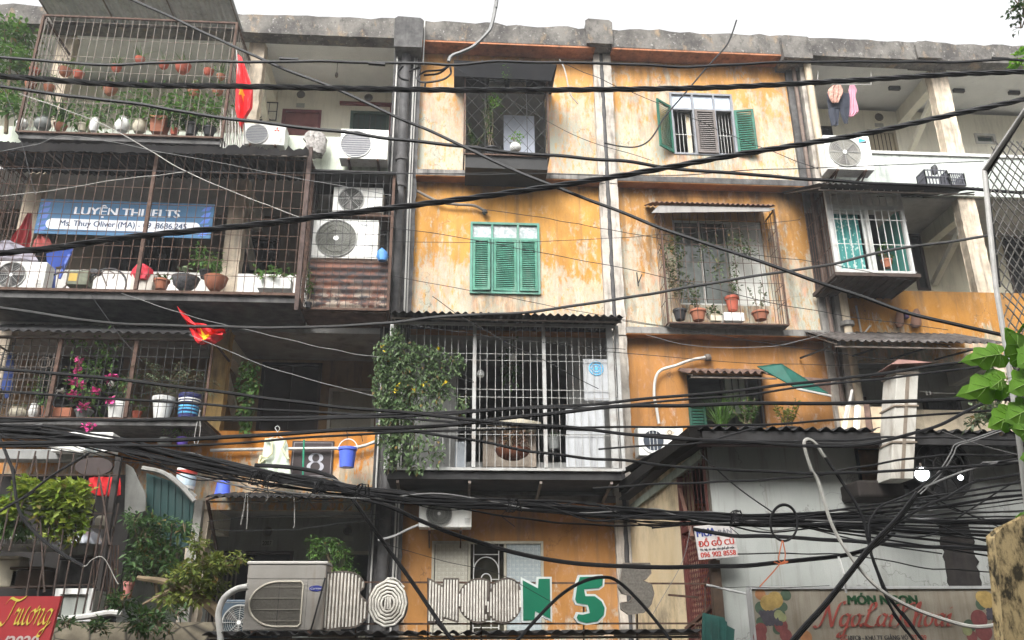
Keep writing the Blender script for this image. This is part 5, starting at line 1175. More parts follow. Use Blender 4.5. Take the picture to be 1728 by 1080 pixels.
# ------------------------------------------------------------------ signs
RIB = [0]
def ribbon(q, P, nib, o, ux, uz, d, k=7):
    """pen stroke of a slanted broad nib along P (x, y), raised by d"""
    P = catmull([Vector((x, y, 0)) for x, y in P], k); nx, ny = nib; nn = Vector(ux).cross(Vector(uz)); o = Vector(o)
    f = lambda x, y, z: tuple(o+Vector(ux)*x+Vector(uz)*y+nn*z)
    b = len(q.v)
    RIB[0] = (RIB[0]+1) % 40
    for i, p in enumerate(P):
        for z in (0, d+.0006*(RIB[0] % 7)+.00004*i): q.v += [f(p.x-nx, p.y-ny, z), f(p.x+nx, p.y+ny, z)]
    for i in range(len(P)-1):
        a = b+4*i; q.f += [(a+2, a+3, a+7, a+6), (a, a+2, a+6, a+4), (a+1, a+5, a+7, a+3)]
SCRIPT = {   # strokes in units of the x-height
 'n': ([[(0, .9), (.12, 1), (.2, .9), (.12, 0)], [(.15, .5), (.35, .95), (.5, .98), (.55, .8), (.45, .15), (.55, 0), (.72, .15)]], .72),
 'g': ([[(.55, .85), (.35, 1), (.12, .75), (.08, .3), (.25, .05), (.48, .4), (.6, .95)], [(.6, .95), (.45, -.1), (.3, -.7), (.05, -.75), (.05, -.5), (.4, -.2), (.72, .15)]], .7),
 'o': ([[(.38, 1), (.12, .75), (.08, .3), (.25, .02), (.48, .3), (.52, .75), (.38, 1), (.5, .85), (.7, .9)]], .66),
 'a': ([[(.55, .85), (.35, 1), (.12, .75), (.08, .3), (.25, .05), (.48, .4), (.6, .95)], [(.6, .95), (.48, .25), (.55, .02), (.75, .15)]], .74),
 'i': ([[(.05, .75), (.15, .98), (.2, .85), (.1, .2), (.18, .02), (.38, .15)], [(.2, 1.4), (.24, 1.48)]], .38),
 'h': ([[(.1, .6), (.35, 1.5), (.35, 1.85), (.22, 1.7), (.08, 0)], [(.12, .5), (.32, .95), (.48, .98), (.52, .8), (.42, .15), (.52, 0), (.7, .15)]], .7),
 'r': ([[(0, .7), (.12, 1.05), (.2, .9), (.35, .95), (.28, .4), (.3, .05), (.5, .15)]], .46),
 'u': ([[(0, .8), (.12, 1), (.15, .8), (.1, .2), (.2, .02), (.4, .3), (.52, .98)], [(.52, .98), (.45, .2), (.55, .02), (.72, .15)]], .72),
 'N': ([[(-.25, .1), (-.1, -.05), (.1, .1), (.3, .9), (.45, 1.8)], [(.4, 1.75), (.55, 1.2), (.75, .3), (.85, 0)], [(.85, 0), (.95, .8), (1.12, 1.7), (1.35, 1.95), (1.45, 1.75)], [(.0, 1.5), (.15, 1.75), (.42, 1.8)]], 1.25),
 'L': ([[(.3, 1.35), (.5, 1.2), (.75, 1.5), (.7, 1.85), (.5, 1.75), (.38, 1.1), (.25, .3), (.05, .02), (-.05, .2), (.15, .25), (.5, 0), (.8, .05), (.95, .3)]], .9),
 'K': ([[(.0, 1.5), (.15, 1.75), (.45, 1.8), (.38, 1.1), (.25, .2), (.05, -.05)], [(1.1, 1.75), (.95, 1.85), (.7, 1.4), (.35, .95), (.55, .8), (.7, .25), (.95, 0), (1.15, .25)]], 1.08),
 'T': ([[(-.45, 1.4), (-.2, 1.75), (.2, 1.65), (.6, 1.6), (1.05, 1.85)], [(.35, 1.6), (.25, .9), (.12, .25), (-.15, -.05), (-.35, .15)]], .62)}
SCRIPT['ư'] = SCRIPT['u']; SCRIPT['ơ'] = SCRIPT['o']
def script(txt, o, ux, uz, xh, nib, d, slant=.18, marks=()):
    q = MB(); x = 0
    for i, ch in enumerate(txt):
        st, adv = SCRIPT[ch]
        for s in st: ribbon(q, [((x+a+b*slant)*xh, b*xh) for a, b in s], (nib[0]*xh, nib[1]*xh), o, ux, uz, d)
        for ci, m in marks:
            if ci == i: ribbon(q, [((x+a+b*slant)*xh, b*xh) for a, b in m], (nib[0]*xh*.7, nib[1]*xh*.7), o, ux, uz, d)
        x += adv
    return q, x*xh
# blue banner on the balcony, hung a little askew
Y = -.55; c0 = at(57, 394, Y); ux = (at(355, 403, Y)-c0); Wb = ux.length; ux.normalize(); hz_ = (at(60, 336, Y)-c0).length; uz = Vector((0, 0, 1)); uz = (uz-ux*uz.dot(ux)).normalized(); nn = ux.cross(uz)
t = T('banner', 'blue tutoring banner with white lettering tied behind the bars of the balcony', 'banner', c0)
def slab(o, ux, uz, W, H, d, q=None):
    q = q or MB(); o = Vector(o); nn = Vector(ux).cross(Vector(uz)); b = len(q.v)
    q.v += [tuple(o+Vector(ux)*(x*W)+Vector(uz)*(z*H)+nn*k) for k in (0, d) for x, z in ((0, 0), (1, 0), (1, 1), (0, 1))]
    q.f += [(b+4, b+5, b+6, b+7), (b+3, b+2, b+1, b)]+[(b+i, b+(i+1) % 4, b+4+(i+1) % 4, b+4+i) for i in range(4)]
    return q
part('cloth', slab(c0, ux, uz, Wb, hz_, .012), mk('banner_blue', (.05, .155, .29), .6, .12, 3, .1), t)
for a, b, c in ((.0, .07, (.12, .2, .55)), (.93, 1, (.10, .2, .62))):
    q = MB(); o = c0+nn*.013
    for k in range(5): zz = hz_*(.05+.18*k); xx = Wb*(a+.035) if a == 0 else Wb*.955; q.poly(*[tuple(o+ux*(xx+dx*Wb)+uz*(zz+dz*hz_)) for dx, dz in ((-.03, 0), (.02, .03), (.03, .17), (-.01, .12))])
    part('star_print', q, mk('banner_print_%d' % int(a*10), c, .6, .2, 6, 0), t)
q = slab(c0+ux*(Wb*.09)+uz*(hz_*.14)+nn*.0125, ux, uz, Wb*.81, hz_*.30, .004)
for sx in (.09, .90):
    P = [c0+ux*(Wb*sx)+uz*(hz_*.29)+nn*.0172+(ux*math.cos(j*PI/12)+uz*math.sin(j*PI/12))*(hz_*.15) for j in range(24)]; q.poly(*P)
part('white_band', q, mk('banner_white', (.74, .76, .80), .6, .04, 4, .05), t)
part('headline', text_mb('LUYỆN THI IELTS', c0+ux*(Wb*.205)+uz*(hz_*.50)+nn*.014, Wb*.60, hz_*.37, .004, ux, uz, bold=.03), mk('banner_ink', (.8, .82, .85), .6, .03, 4, 0), t)
part('small_lettering', text_mb('Ms. Thuy Oliver (MA) - 09 .8686.245', c0+ux*(Wb*.135)+uz*(hz_*.185)+nn*.0176, Wb*.72, hz_*.21, .003, ux, uz, bold=.02), mk('banner_dark_ink', (.03, .06, .13), .6, .05, 4, 0), t)
# number board on the balcony wall
Y = -.13; t = T('number_board', 'dark brown board with the pale numeral 8 on the flaking balcony wall', 'sign', at(526, 805, Y))
part('board', MB().pbox(491, 744, 562, 806, Y, -.101), mk('dark_brown_board', (.035, .025, .026), .55, .2, 5, .2), t, bevel=.006)
x0, x1, z0, z1 = R(491, 744, 562, 806, Y); q = MB(); frame(q, x0+.03, x1-.03, z0+.03, z1-.03, Y-.004, Y+.001, .008); part('border', q, mk('board_line', (.3, .28, .29), .6), t)
xx0, xx1, zz0, zz1 = R(523, 765, 542, 796, Y)
q = MB(); cx = (xx0+xx1)/2
for zc, r, rz in ((zz0+(zz1-zz0)*.27, .115, .085), (zz0+(zz1-zz0)*.75, .095, .075)):
    for k in range(24):
        a, b = 2*PI*k/24, 2*PI*(k+1)/24; wa = .008+.024*abs(math.cos(a)); wb_ = .008+.024*abs(math.cos(b))
        q.poly(*[(cx+(r+s*w_)*math.cos(g)*1.0, Y-.006, zc+(rz+s*w_*.6)*math.sin(g)) for g, w_, s in ((a, wa, -1), (b, wb_, -1), (b, wb_, 1), (a, wa, 1))])
part('numeral', q, mk('board_numeral', (.42, .42, .46), .6, .1, 9, .1), t)
# red sign, lower left
Y = -5.5; c0 = at(-20, 1100, Y); c1 = at(92, 1100, Y); q = MB(); a, b = at(-20, 1003, Y), at(103, 1006, Y)
t = T('shop_sign', 'red shop sign with yellow script at the lower left corner', 'sign', at(40, 1080, Y)); q.prism([(a.x, c0.z), (b.x-.05, c0.z), (b.x, b.z), (a.x, b.z)], Y, Y+.05); part('board', q, mk('sign_red', (.46, .05, .055), .5, .08, 3, .15), t)
k = mpp(50, 1045, Y)
q, wd = script('Trương', at(6, 1054, Y-.004), (1, 0, 0), (0, 0, 1), 25*k, (.055, .075), .004, .25, marks=[(2, [(.5, 1.0), (.62, 1.15), (.58, .95)]), (3, [(.5, .95), (.68, 1.2), (.62, .9)])])
kx = 77*k/wd; x_ = at(6, 1054, Y).x; q.v = [(x_+(x-x_)*kx, y, z) for x, y, z in q.v]
part('script_lettering', q, mk('sign_yellow', (.72, .60, .10), .5, .05, 4, 0), t)
o = at(2, 1094, Y-.004); part('year_lettering', text_mb('/2020', o, at(63, 1090, Y).x-o.x, 20*k, .004, shear=.15, bold=.03), mk('sign_pale', (.62, .52, .5), .5, .05, 4, 0), t)
# letters on rods: tubes on plates with their faces gone, then green faces
TUBEM = mk('neon_tube_white', (.70, .67, .60), .5, .2, 14, .55, (.12, .09, .06), streak=False); BACKM = mk('letter_back', (.20, .17, .14), .8, .4, 9, .3); GREENS = mk('sign_green', (.012, .15, .082), .4, .06, 3, .08); RIMS = mk('letter_rim', (.55, .58, .56), .45, .08, 4, .3); MESHM = mk('letter_mesh_grey', (.27, .26, .23), .8, .35, 40, .4, streak=False)
YS = -5.05
def px(P): return [(at(u, v, YS).x, at(u, v, YS).z) for u, v in P]
def inside(P, x, z):
    c = False
    for (ax, az), (bx, bz) in zip(P, P[1:]+P[:1]):
        if (az > z) != (bz > z) and x < (bx-ax)*(z-az)/(bz-az)+ax: c = not c
    return c
def smooth2(P, k=4): return [(p.x, p.y) for p in catmull([Vector((a, b, 0)) for a, b in P+P[:1]], k)][:-1]
def tubes_vertical(q, P, step, r):
    xs = [p[0] for p in P]; x = min(xs)+step*.5
    while x < max(xs):
        zs = sorted(az+(bz-az)*(x-ax)/(bx-ax) for (ax, az), (bx, bz) in zip(P, P[1:]+P[:1]) if (ax-x)*(bx-x) < 0)
        for a, b in zip(zs[::2], zs[1::2]):
            if b-a > .06: q.bar((x, YS-.036, a+.012), (x, YS-.036, b-.012), r, 6)
        x += step
B_ = smooth2([(546, 968), (575, 965), (600, 968), (613, 980), (614, 992), (606, 1001), (618, 1015), (622, 1032), (614, 1048), (600, 1058), (575, 1060), (545, 1060), (544, 1015)], 3)
O_ = [(655+33*math.cos(2*PI*j/26), 1019+39*math.sin(2*PI*j/26)) for j in range(26)]
NP = [(724, 977), (748, 990), (749, 977), (774, 977), (773, 1050), (750, 1043), (746, 1050), (723, 1050)]
C1 = smooth2([(783, 988), (800, 978), (823, 980), (824, 1000), (819, 1030), (822, 1045), (806, 1051), (786, 1042), (775, 1024), (774, 1005)], 3)
C2 = smooth2([(833, 985), (850, 977), (866, 978), (876, 990), (879, 1010), (876, 1032), (862, 1048), (845, 1051), (830, 1043), (821, 1028), (826, 1005)], 3)
N2 = [(878, 974), (904, 988), (905, 974), (930, 974), (931, 1050), (905, 1037), (904, 1050), (879, 1051)]
S1 = [(975, 971), (1015, 970), (1019, 976), (1018, 990), (1010, 996), (988, 998), (989, 1003), (1003, 1003), (1016, 1013), (1022, 1026), (1020, 1040), (1008, 1052), (988, 1055), (973, 1051), (968, 1043), (972, 1033), (982, 1034), (990, 1032), (988, 1024), (970, 1021), (966, 1012), (970, 985)]
S2 = [(1050, 951), (1095, 951), (1097, 968), (1088, 978), (1083, 980), (1098, 987), (1102, 1002), (1097, 1020), (1085, 1034), (1060, 1037), (1048, 1028), (1047, 1017), (1062, 1016), (1068, 1006), (1050, 1002), (1043, 990), (1047, 970)]
GL = 'channel letters on the rods above the shop roof'
def letter(nm, P, fill, label):
    W = px(P); c = (sum(p[0] for p in W)/len(W), sum(p[1] for p in W)/len(W))
    t = T(nm, label, 'sign letter', (c[0], YS, min(p[1] for p in W)), GL)
    if fill == 'green':
        part('rim', MB().prism(W, YS-.06, YS+.02), RIMS, t)
        sc = [(c[0]+(x-c[0])*1, z) for x, z in W]
        # inset outline for the green face
        n = len(W); ins = []
        area = sum(W[i][0]*W[(i+1) % n][1]-W[(i+1) % n][0]*W[i][1] for i in range(n)); sg = 1 if area > 0 else -1
        for i in range(n):
            a, b, d = Vector(W[i-1]), Vector(W[i]), Vector(W[(i+1) % n]); e1 = (b-a).normalized(); e2 = (d-b).normalized(); n1 = Vector((-e1.y, e1.x))*sg; n2 = Vector((-e2.y, e2.x))*sg; nn_ = (n1+n2); nn_ = nn_/max(.5, nn_.length**2/2) if nn_.length > 1e-6 else n1
            ins.append(tuple(b+nn_*.022))
        part('face', MB().prism(ins, YS-.066, YS-.059), GREENS, t)
    elif fill == 'mesh':
        part('face', MB().prism(W, YS-.05, YS+.06), MESHM, t); q = MB(); zs = [p[1] for p in W]; z = min(zs)+.01
        while z < max(zs):
            xs = sorted(ax+(bx-ax)*(z-az)/(bz-az) for (ax, az), (bx, bz) in zip(W, W[1:]+W[:1]) if (az-z)*(bz-z) < 0)
            for a, b in zip(xs[::2], xs[1::2]):
                if b-a > .03: q.bar((a+.005, YS-.052, z), (b-.005, YS-.052, z+.003), .003)
            z += .014
        part('wire_face', q, IRON, t)
        q = MB(); 
        n = len(W)
        for i in range(n): q.bar((W[i][0], YS-.052, W[i][1]), (W[(i+1) % n][0], YS-.052, W[(i+1) % n][1]), .007)
        part('rim', q, BACKM, t)
    else:
        part('back_plate', MB().prism(W, YS-.025, YS+.02), BACKM, t)
        q = MB()
        if fill == 'rings':
            k = mpp(655, 1019, YS); cx, cz = c
            for f in (.94, .79, .64, .49, .34): q.ring((cx, cz), 33*k*f, YS-.055, .0135, 11, 6, rz=39*k*f)
            for dx in (-.03, 0.0, .03): q.bar((cx+dx, YS-.055, cz-.06), (cx+dx*.8, YS-.055, cz+.07), .012, 6)
            a, b = at(650, 982, YS), at(662, 968, YS)
            for d in (0, .03, .06, .09): q.tube([(a.x+d*.6, YS-.055, a.z-d*.1), (a.x+d+.03, YS-.055, a.z+.035-d*.1), (b.x+.05+d, YS-.055, b.z-.06-d)], .011, 5)
        else: tubes_vertical(q, W, fill, .0105)
        part('neon_tubes', q, TUBEM, t, smooth=True)
        q = MB(); n = len(W)
        for i in range(n): q.bar((W[i][0], YS-.03, W[i][1]), (W[(i+1) % n][0], YS-.03, W[(i+1) % n][1]), .012)
        part('rim', q, mk('letter_edge', (.12, .10, .085), .8, .4, 9, .3), t)
letter('letter_b', B_, .0385, 'bare letter B of white tubes right beside the big grey outdoor unit'); letter('letter_o', O_, 'rings', 'bare letter O of concentric white tube rings'); letter('letter_n', NP, .033, 'bare striped letter N of white tubes before the lace window')
letter('letter_g', C1, .0325, 'bare striped rounded letter right after the striped N'); letter('letter_o', C2, .0325, 'bare striped rounded letter just before the green N')
letter('letter_n', N2, 'green', 'green letter N with pale rim'); letter('numeral_five', S1, 'green', 'green numeral 5 with pale rim'); letter('numeral_five', S2, 'mesh', 'faceless numeral 5 of grey mesh at the right end of the rods')
q = MB(); a, b = at(540, 982, YS+.03), at(1192, 985, YS+.03); q.bar(a, b, .014); a, b = at(540, 1053, YS+.03), at(1190, 1052, YS+.03); q.bar(a, b, .014)
for u in (600, 722, 812, 985, 1075, 1190): a, b = at(u, 975, YS+.06), at(u, 1085, YS+.06); q.bar(a, b, .012)
q.bar(at(1190, 985, YS+.03), at(1206, 940, YS), .014); q.bar(at(1128, 1004, YS-.1), at(1178, 1008, YS), .016)
solo('sign_rods', q, RUST, 'two long rusty rods carrying the row of sign letters', 'rod frame')
# shop roof below the letters
awning('black scalloped roof sheet below the sign letters at the bottom edge', 340, 1190, 1066, -5.35, 4.70, TIN, Yb=-.2, amp=.02, wl=.16, rag=.05, name='shop_awning', rows=6)
# signboard on the right
Y = -5.6; x0, x1, z0, z1 = R(1273, 994, 1692, 1100, Y); k = mpp(1480, 1040, Y)
t = T('shop_signboard', 'wide faded fruit shop signboard with green and red lettering at the lower right', 'sign', ((x0+x1)/2, Y, z0))
tt = NT('signboard_film'); n_ = tt.noise((14, 14, .8), 1.2, 6, .7); n2_ = tt.noise((2, 2, 2), 1.5, 5)
SBM = tt.out(tt.mix(tt.ramp(n_, .45, .7, 0, .6), tt.mix(tt.ramp(n2_, .35, .65), (.30, .265, .205), (.40, .36, .29)), (.20, .15, .10)), .5)
part('board', MB().box(x0, x1, Y, Y+.1, z0, z1), SBM, t)
q = MB(); q.box(x0-.02, x1+.02, Y-.02, Y+.11, z1+.001, z1+.03); q.box(x0-.025, x0-.002, Y-.02, Y+.11, z0, z1); q.box(x1+.002, x1+.025, Y-.02, Y+.11, z0, z1); part('sign_frame', q, mk('alu_edge', (.55, .55, .54), .4, .06, 4, .3, metal=.3), t)
o = at(1432, 1020, Y-.005); part('headline', text_mb('MÓN NGON', o, 117*k, 18*k, .004, bold=.035), mk('sign_dark_green', (.02, .075, .03), .5, .1, 5, .1), t)
q, wd = script('NgoLaiKhoai', at(1380, 1058, Y-.005), (1, 0, 0), (0, 0, 1), 20*k, (.085, .05), .004, .22); kx = 226*k/wd; x_ = at(1380, 1058, Y).x; q.v = [(x_+(x-x_)*kx, y, z) for x, y, z in q.v]
part('script_lettering', q, mk('faded_red_print', (.40, .09, .07), .6, .2, 6, .3), t)
o = at(1432, 1080, Y-.005); part('address_lettering', text_mb('107C8 - KHU TT GIẢNG VÕ', o, 100*k, 9*k, .003, bold=.01), INKD, t)
o = at(1418, 1080, Y-.005); part('address_lettering', text_mb('Đ/C', o, 12*k, 8*k, .003), INKR, t); o = at(1536, 1080, Y-.005); part('address_lettering', text_mb('ĐT: 09', o, 28*k, 8*k, .003), INKR, t)
def fruit(nm, spots, m, dy):
    for i, (u, v, r) in enumerate(spots):
        c = at(u, v, Y); part(nm, MB().disc((c.x, c.z), r*k, Y-dy-.00008*i, 18, dy-.0005), m, t)
FR = lambda n, c: mk('print_'+n, tuple(.72*x+.05 for x in c), .6, .25, 14, .2, streak=False)
fruit('green_leaf_print', [(1326, 1004, 9), (1316, 1036, 9), (1284, 1026, 10), (1284, 1050, 8), (1312, 1062, 8), (1655, 1020, 9), (1680, 1030, 9), (1636, 1056, 10), (1690, 1045, 8), (1322, 1024, 7)], FR('leaf', (.05, .11, .05)), .0015)
fruit('lemon_print', [(1308, 1012, 13), (1296, 1018, 13), (1664, 1012, 14), (1656, 1008, 10)], FR('lemon', (.55, .36, .08)), .003)
fruit('orange_print', [(1283, 1003, 9), (1360, 1075, 10), (1683, 1001, 9)], FR('orange', (.50, .20, .05)), .0022)
fruit('grape_print', [(1284+dx*6+dy*3, 1034+dy*6, 4) for dx in range(5) for dy in range(4)]+[(1668+dx*6, 1030+dy*6, 4) for dx in range(4) for dy in range(3)], FR('grape', (.05, .04, .06)), .0038)
fruit('apple_print', [(1284, 1062, 10), (1282, 1075, 11), (1318, 1056, 11), (1326, 1072, 10), (1652, 1044, 14), (1686, 1056, 12), (1660, 1066, 14), (1640, 1074, 9)], FR('apple', (.28, .045, .04)), .0046)
fruit('melon_print', [(1314, 1038, 8), (1320, 1042, 7), (1632, 1064, 8)], FR('melon', (.36, .38, .16)), .0052)
# small second hand furniture sign
Y = -5.25; x0, x1, z0, z1 = R(1177, 889, 1246, 942, Y); k = mpp(1210, 915, Y)
t = T('hanging_sign', 'small white sign buying old wooden furniture, hung crooked before the red lattice', 'sign', ((x0+x1)/2, Y, z0))
ux = (at(1246, 939, Y)-at(1179, 945, Y)).normalized(); uz = Vector((-ux.z, 0, ux.x)); o = at(1179, 945, Y); nn = ux.cross(uz)
part('board', slab(o, ux, uz, 67*k, 54*k, .02), mk('sign_board_white', (.52, .49, .47), .6, .1, 6, .35), t)
for txt, a, b, wd, h, m in (('MUA', 3, 36, 32, 13, INKB), ('BÁN', 40, 38, 22, 9, mk('ink_grey', (.2, .2, .22), .6)), ('ĐỒ GỖ CŨ', 3, 20, 60, 14, INKR), ('Tủ, kệ, tủ chè, bàn ghế gỗ mộc', 4, 12.5, 58, 5.5, INKD), ('096 902 8558', 4, 3, 59, 8, INKR)):
    part('lettering', text_mb(txt, o+ux*(a*k)+uz*(b*k)+nn*.021, wd*k, h*k, .003, ux, uz, bold=.03), m, t)
# ------------------------------------------------------------------ flags
def star_pts(cx, cz, r): return [(cx+(r if j % 2 == 0 else r*.4)*math.sin(PI*j/5), cz+(r if j % 2 == 0 else r*.4)*math.cos(PI*j/5)) for j in range(10)]
FLAGR = mk('flag_red', (.66, .025, .03), .6, .1, 4, .05); FLAGY = mk('flag_yellow', (.8, .62, .03), .6, .05, 4, 0)
def flag(label, f, n=26, m=14, star=(.45, .5, .17)):
    """f(s, t) gives the cloth's surface, s along, t across"""
    q = MB()
    for lay in (0, 1):
        for i in range(n+1):
            for j in range(m+1): q.v.append(tuple(f(i/n, j/m)+Vector((0, .006*lay, 0))))
    L = (n+1)*(m+1)
    for i in range(n):
        for j in range(m): a = i*(m+1)+j; q.f += [(a, a+1, a+m+2, a+m+1), (a+L, a+L+m+1, a+L+m+2, a+L+1)]
    t = T('flag', label, 'flag', f(.5, .5)); part('cloth', q, FLAGR, t, smooth=True)
    q = MB(); P = star_pts(star[0], star[1], 1); b = len(q.v); c = (star[0], star[1])
    g = lambda s, tt: tuple(f(min(1, max(0, s)), min(1, max(0, tt)))+Vector((0, -.012, 0)))
    K = 5
    for j in range(10):
        a_, b_ = P[j], P[(j+1) % 10]
        for i in range(K):
            r0, r1 = i/K, (i+1)/K; pt = lambda p, r: g(c[0]+(p[0]-c[0])*r*star[2]*(star[3] if len(star) > 3 else 1), c[1]+(p[1]-c[1])*r*star[2]*1.4)
            q.poly(pt(a_, r0), pt(b_, r0), pt(b_, r1), pt(a_, r1))
    part('star', q, FLAGY, t); return t
def f1(s, t):
    u = 402+5*s+(-9+(t)*32*(1-.15*abs(s-.5)))*(.25+.75*min(1, s*2.2))*(1 if s < .72 else max(.12, (1-s)/.28)); v = 90+128*s+6*t*(1-s)
    p = at(u, v, -1.38); return p+Vector((.012*math.sin(t*13+s*5), (.085*math.sin(t*10+s*3)+.03*math.sin(t*23+s*7))*min(1, s*2), 0))
flag('red flag with yellow star hanging limp beside the topmost plant cage', f1, star=(.53, .40, .10))
q = MB().tube([at(408, 228, -1.3), at(404, 150, -1.34), at(399, 84, -1.4)], .012, 6); solo('flag_pole', q, WIREG, 'thin pole of the limp red flag by the topmost cage', 'pole')
def f2(s, t):
    a, b = (299, 521), (380, 560); sag = math.sin(PI*s)
    u = a[0]+(b[0]-a[0])*s+(4-10*s)*t; v = a[1]+(b[1]-a[1])*s+sag*(6+24*t)+7*t*(1-abs(2*s-1))+6*s*t
    if s < .4: u -= (0.4-s)*18*(1-t)*0
    p = at(u, v, -1.55); return p+Vector((0, .07*math.sin(t*9+s*6)+.03*math.sin(t*19-s*9), .03*math.sin(s*14+t*5)))
flag('red and yellow flag bunched and draped over the ochre pier', f2, star=(.58, .5, .20, .9))
# ------------------------------------------------------------------ laundry and buckets
def garment(nm, label, rows, Y, m, wob=.06, cat='laundry'):
    """rows of (left u, right u, v, depth m)"""
    q = MB(); q.loft([((at(a, v, Y).x+at(b, v, Y).x)/2, Y, at((a+b)/2, v, Y).z, (at(b, v, Y).x-at(a, v, Y).x)/2, d, wob) for a, b, v, d in rows], 22); return q
DARKCL = mk('dark_navy_cloth', (.028, .032, .045), .9, .15, 9, 0); PINKCL = mk('pink_cloth', (.50, .24, .30), .9, .12, 8, 0); PEACH = mk('peach_patterned_cloth', (.42, .24, .19), .9, .6, 22, 0, streak=False)
t = T('trousers', 'dark wide cropped trousers drying at the top right corridor', 'laundry', at(1413, 165, -.5), 'washing at the top right corridor')
part('waist', cloth([(1395, 1433, 157), (1396, 1434, 168), (1397, 1434, 183)], -.5, .04, .015, 2.5), DARKCL, t, smooth=True)
part('leg', cloth([(1397, 1416, 183.2), (1399, 1416, 195), (1401, 1415, 207), (1403, 1414, 212)], -.5, .04, .02, 1.6), DARKCL, t, smooth=True); part('leg', cloth([(1416, 1433.5, 183.2), (1420, 1432, 196), (1425, 1431, 208)], -.5, .04, .02, 1.4, ph=1), DARKCL, t, smooth=True)
solo('blouse', cloth([(1405, 1419, 144), (1398, 1423, 151), (1396, 1422, 158), (1400, 1419, 165), (1405, 1415, 173)], -.60, .03, .025, 3), PEACH, 'peach patterned blouse draped over the dark trousers', 'laundry', 'washing at the top right corridor', smooth=True)
solo('dress', cloth([(1434, 1442, 144), (1432, 1446, 152), (1433, 1444, 162), (1430, 1447, 178), (1430, 1449, 188), (1431, 1440, 197)], -.45, .03, .02, 3.5), PINKCL, 'pink dress hanging right of the dark trousers', 'laundry', 'washing at the top right corridor', smooth=True)
q = MB().tube([at(1380, 141, -.5), at(1420, 142.5, -.5), at(1470, 143, -.5)], .008, 5); q.bar(at(1380, 141, -.5), at(1380, 120, -.1), .008); q.bar(at(1470, 143, -.5), at(1470, 120, -.1), .008); solo('drying_rod', q, WIREG, 'thin rod carrying the washing at the top right corridor', 'rod')
YEL = mk('pale_yellow_cloth', (.66, .64, .42), .9, .06, 8, 0)
t = T('apron', 'pale yellow sleeveless garment drying before the flaking balcony wall', 'laundry', at(462, 770, -.6))
part('body', cloth([(447, 482, 740), (445, 486, 752), (443, 487, 766), (439, 488, 780), (438, 490, 790), (442, 491, 800)], -.6, .05, .025, 3), mk('pale_mint_cloth', (.56, .62, .52), .9, .06, 8, 0), t, smooth=True)
q = MB().tube([at(u, v, -.68) for u, v in ((447, 741), (459, 745), (459, 765), (451, 772), (443, 771))], .018, 6); q.tube([at(u, v, -.68) for u, v in ((482, 742), (476, 757), (484, 770), (487, 775))], .018, 6); q.tube([at(u, v, -.66) for u, v in ((441, 768), (436, 786), (446, 775))], .03, 6); part('trim', q, YEL, t)
q = MB().tube(catmull([at(u, v, -.6) for u, v in ((467, 740), (468, 729), (464, 722), (469, 719), (472, 724), (468, 729))]), .006, 5); q.tube([at(450, 742, -.6), at(468, 734, -.6), at(482, 742, -.6)], .008, 5); solo('clothes_hanger', q, WHITEI, 'white hanger of the pale yellow garment', 'hanger')
def bucket(label, u, v0, v1, w, Y, m, up=True, handle=True):
    p = at(u, v1, Y); k = mpp(u, v1, Y); r = w*k/2; h = (v1-v0)*k; t = T('bucket', label, 'bucket', p, 'blue plastic buckets')
    pr = [(r*.78, 0), (r*.96, h*.86), (r*1.06, h*.87), (r*1.06, h), (r*.94, h), (r*.74, h*.05), (.01, h*.05)]
    if not up: pr = [(r*1.04, 0), (r*1.04, h*.1), (r*.96, h*.12), (r*.8, h*.97), (r*.74, h), (.01, h)]
    part('body', MB().lathe(p, pr, 24), m, t, smooth=False)
    if handle: q = MB().tube([(p.x+r*1.05*math.cos(PI*j/12), Y, p.z+h*.93+r*1.15*math.sin(PI*j/12)) for j in range(13)], .009, 6); part('handle', q, WHITEP, t)
    return t
bucket('blue plastic bucket hanging by its white handle from the balcony pipe', 585, 755, 789, 31, -.62, BLUEP)
bucket('blue plastic bucket turned upside down on the dark tin awning', 375, 812, 836, 27, -.5, BLUEP, False, False)
q = MB().tube(catmull([at(u, v, -.62) for u, v in ((586, 740), (586, 732), (583, 724), (588, 721))]), .007, 5); q.tube([at(586, 732, -.6), at(610, 735, -.5), at(612, 745, -.3)], .007, 5); solo('wire_hook', q, BLACKI, 'black wire hook holding the blue bucket', 'hook')
q = MB().tube([at(513, 742, -.7), at(511, 805, -.7)], .016, 8); solo('green_rod', q, mk('green_plastic_rod', (.02, .23, .13), .4), 'short upright green plastic rod before the numbered board', 'rod')
t = T('paint_bucket', 'navy paint bucket with blue label on the flower shelf beside the ochre pier', 'bucket', at(316, 706, -1.0)); p = at(316, 706, -1.0); k = mpp(316, 706, -1.0); h = 42*k; r = 18*k
part('body', MB().lathe(p, [(r*.85, 0), (r*.97, h*.70), (r*1.02, h*.72), (r*1.02, h*.8), (r, h*.82), (r*1.06, h*.86), (r*1.06, h), (.01, h)], 22), NAVYP, t); q = MB().lathe((p.x, p.y, p.z+h*.735), [(r*1.05, 0), (r*1.05, h*.05), (r*.9, h*.05)], 22); q.lathe((p.x, p.y, p.z+h*.64), [(r*1.0, 0), (r*1.01, h*.04), (r*.9, h*.04)], 22); part('white_band', q, WHITEP, t)
q = MB(); rr = r*1.0
for z in (.15, .3, .42): q.lathe((p.x, p.y, p.z+h*z), [(rr*(.885+z*.13), 0), (rr*(.895+z*.13), h*.07), (rr*.7, h*.07)], 22)
part('label_print', q, mk('cyan_label', (.10, .40, .66), .5, .3, 12, 0), t)
t = T('paint_bucket', 'white and red paint bucket standing at the foot of the ochre pier', 'bucket', at(312, 826, -.7)); p = at(312, 826, -.7); k = mpp(312, 826, -.7); h = 36*k; r = 17*k
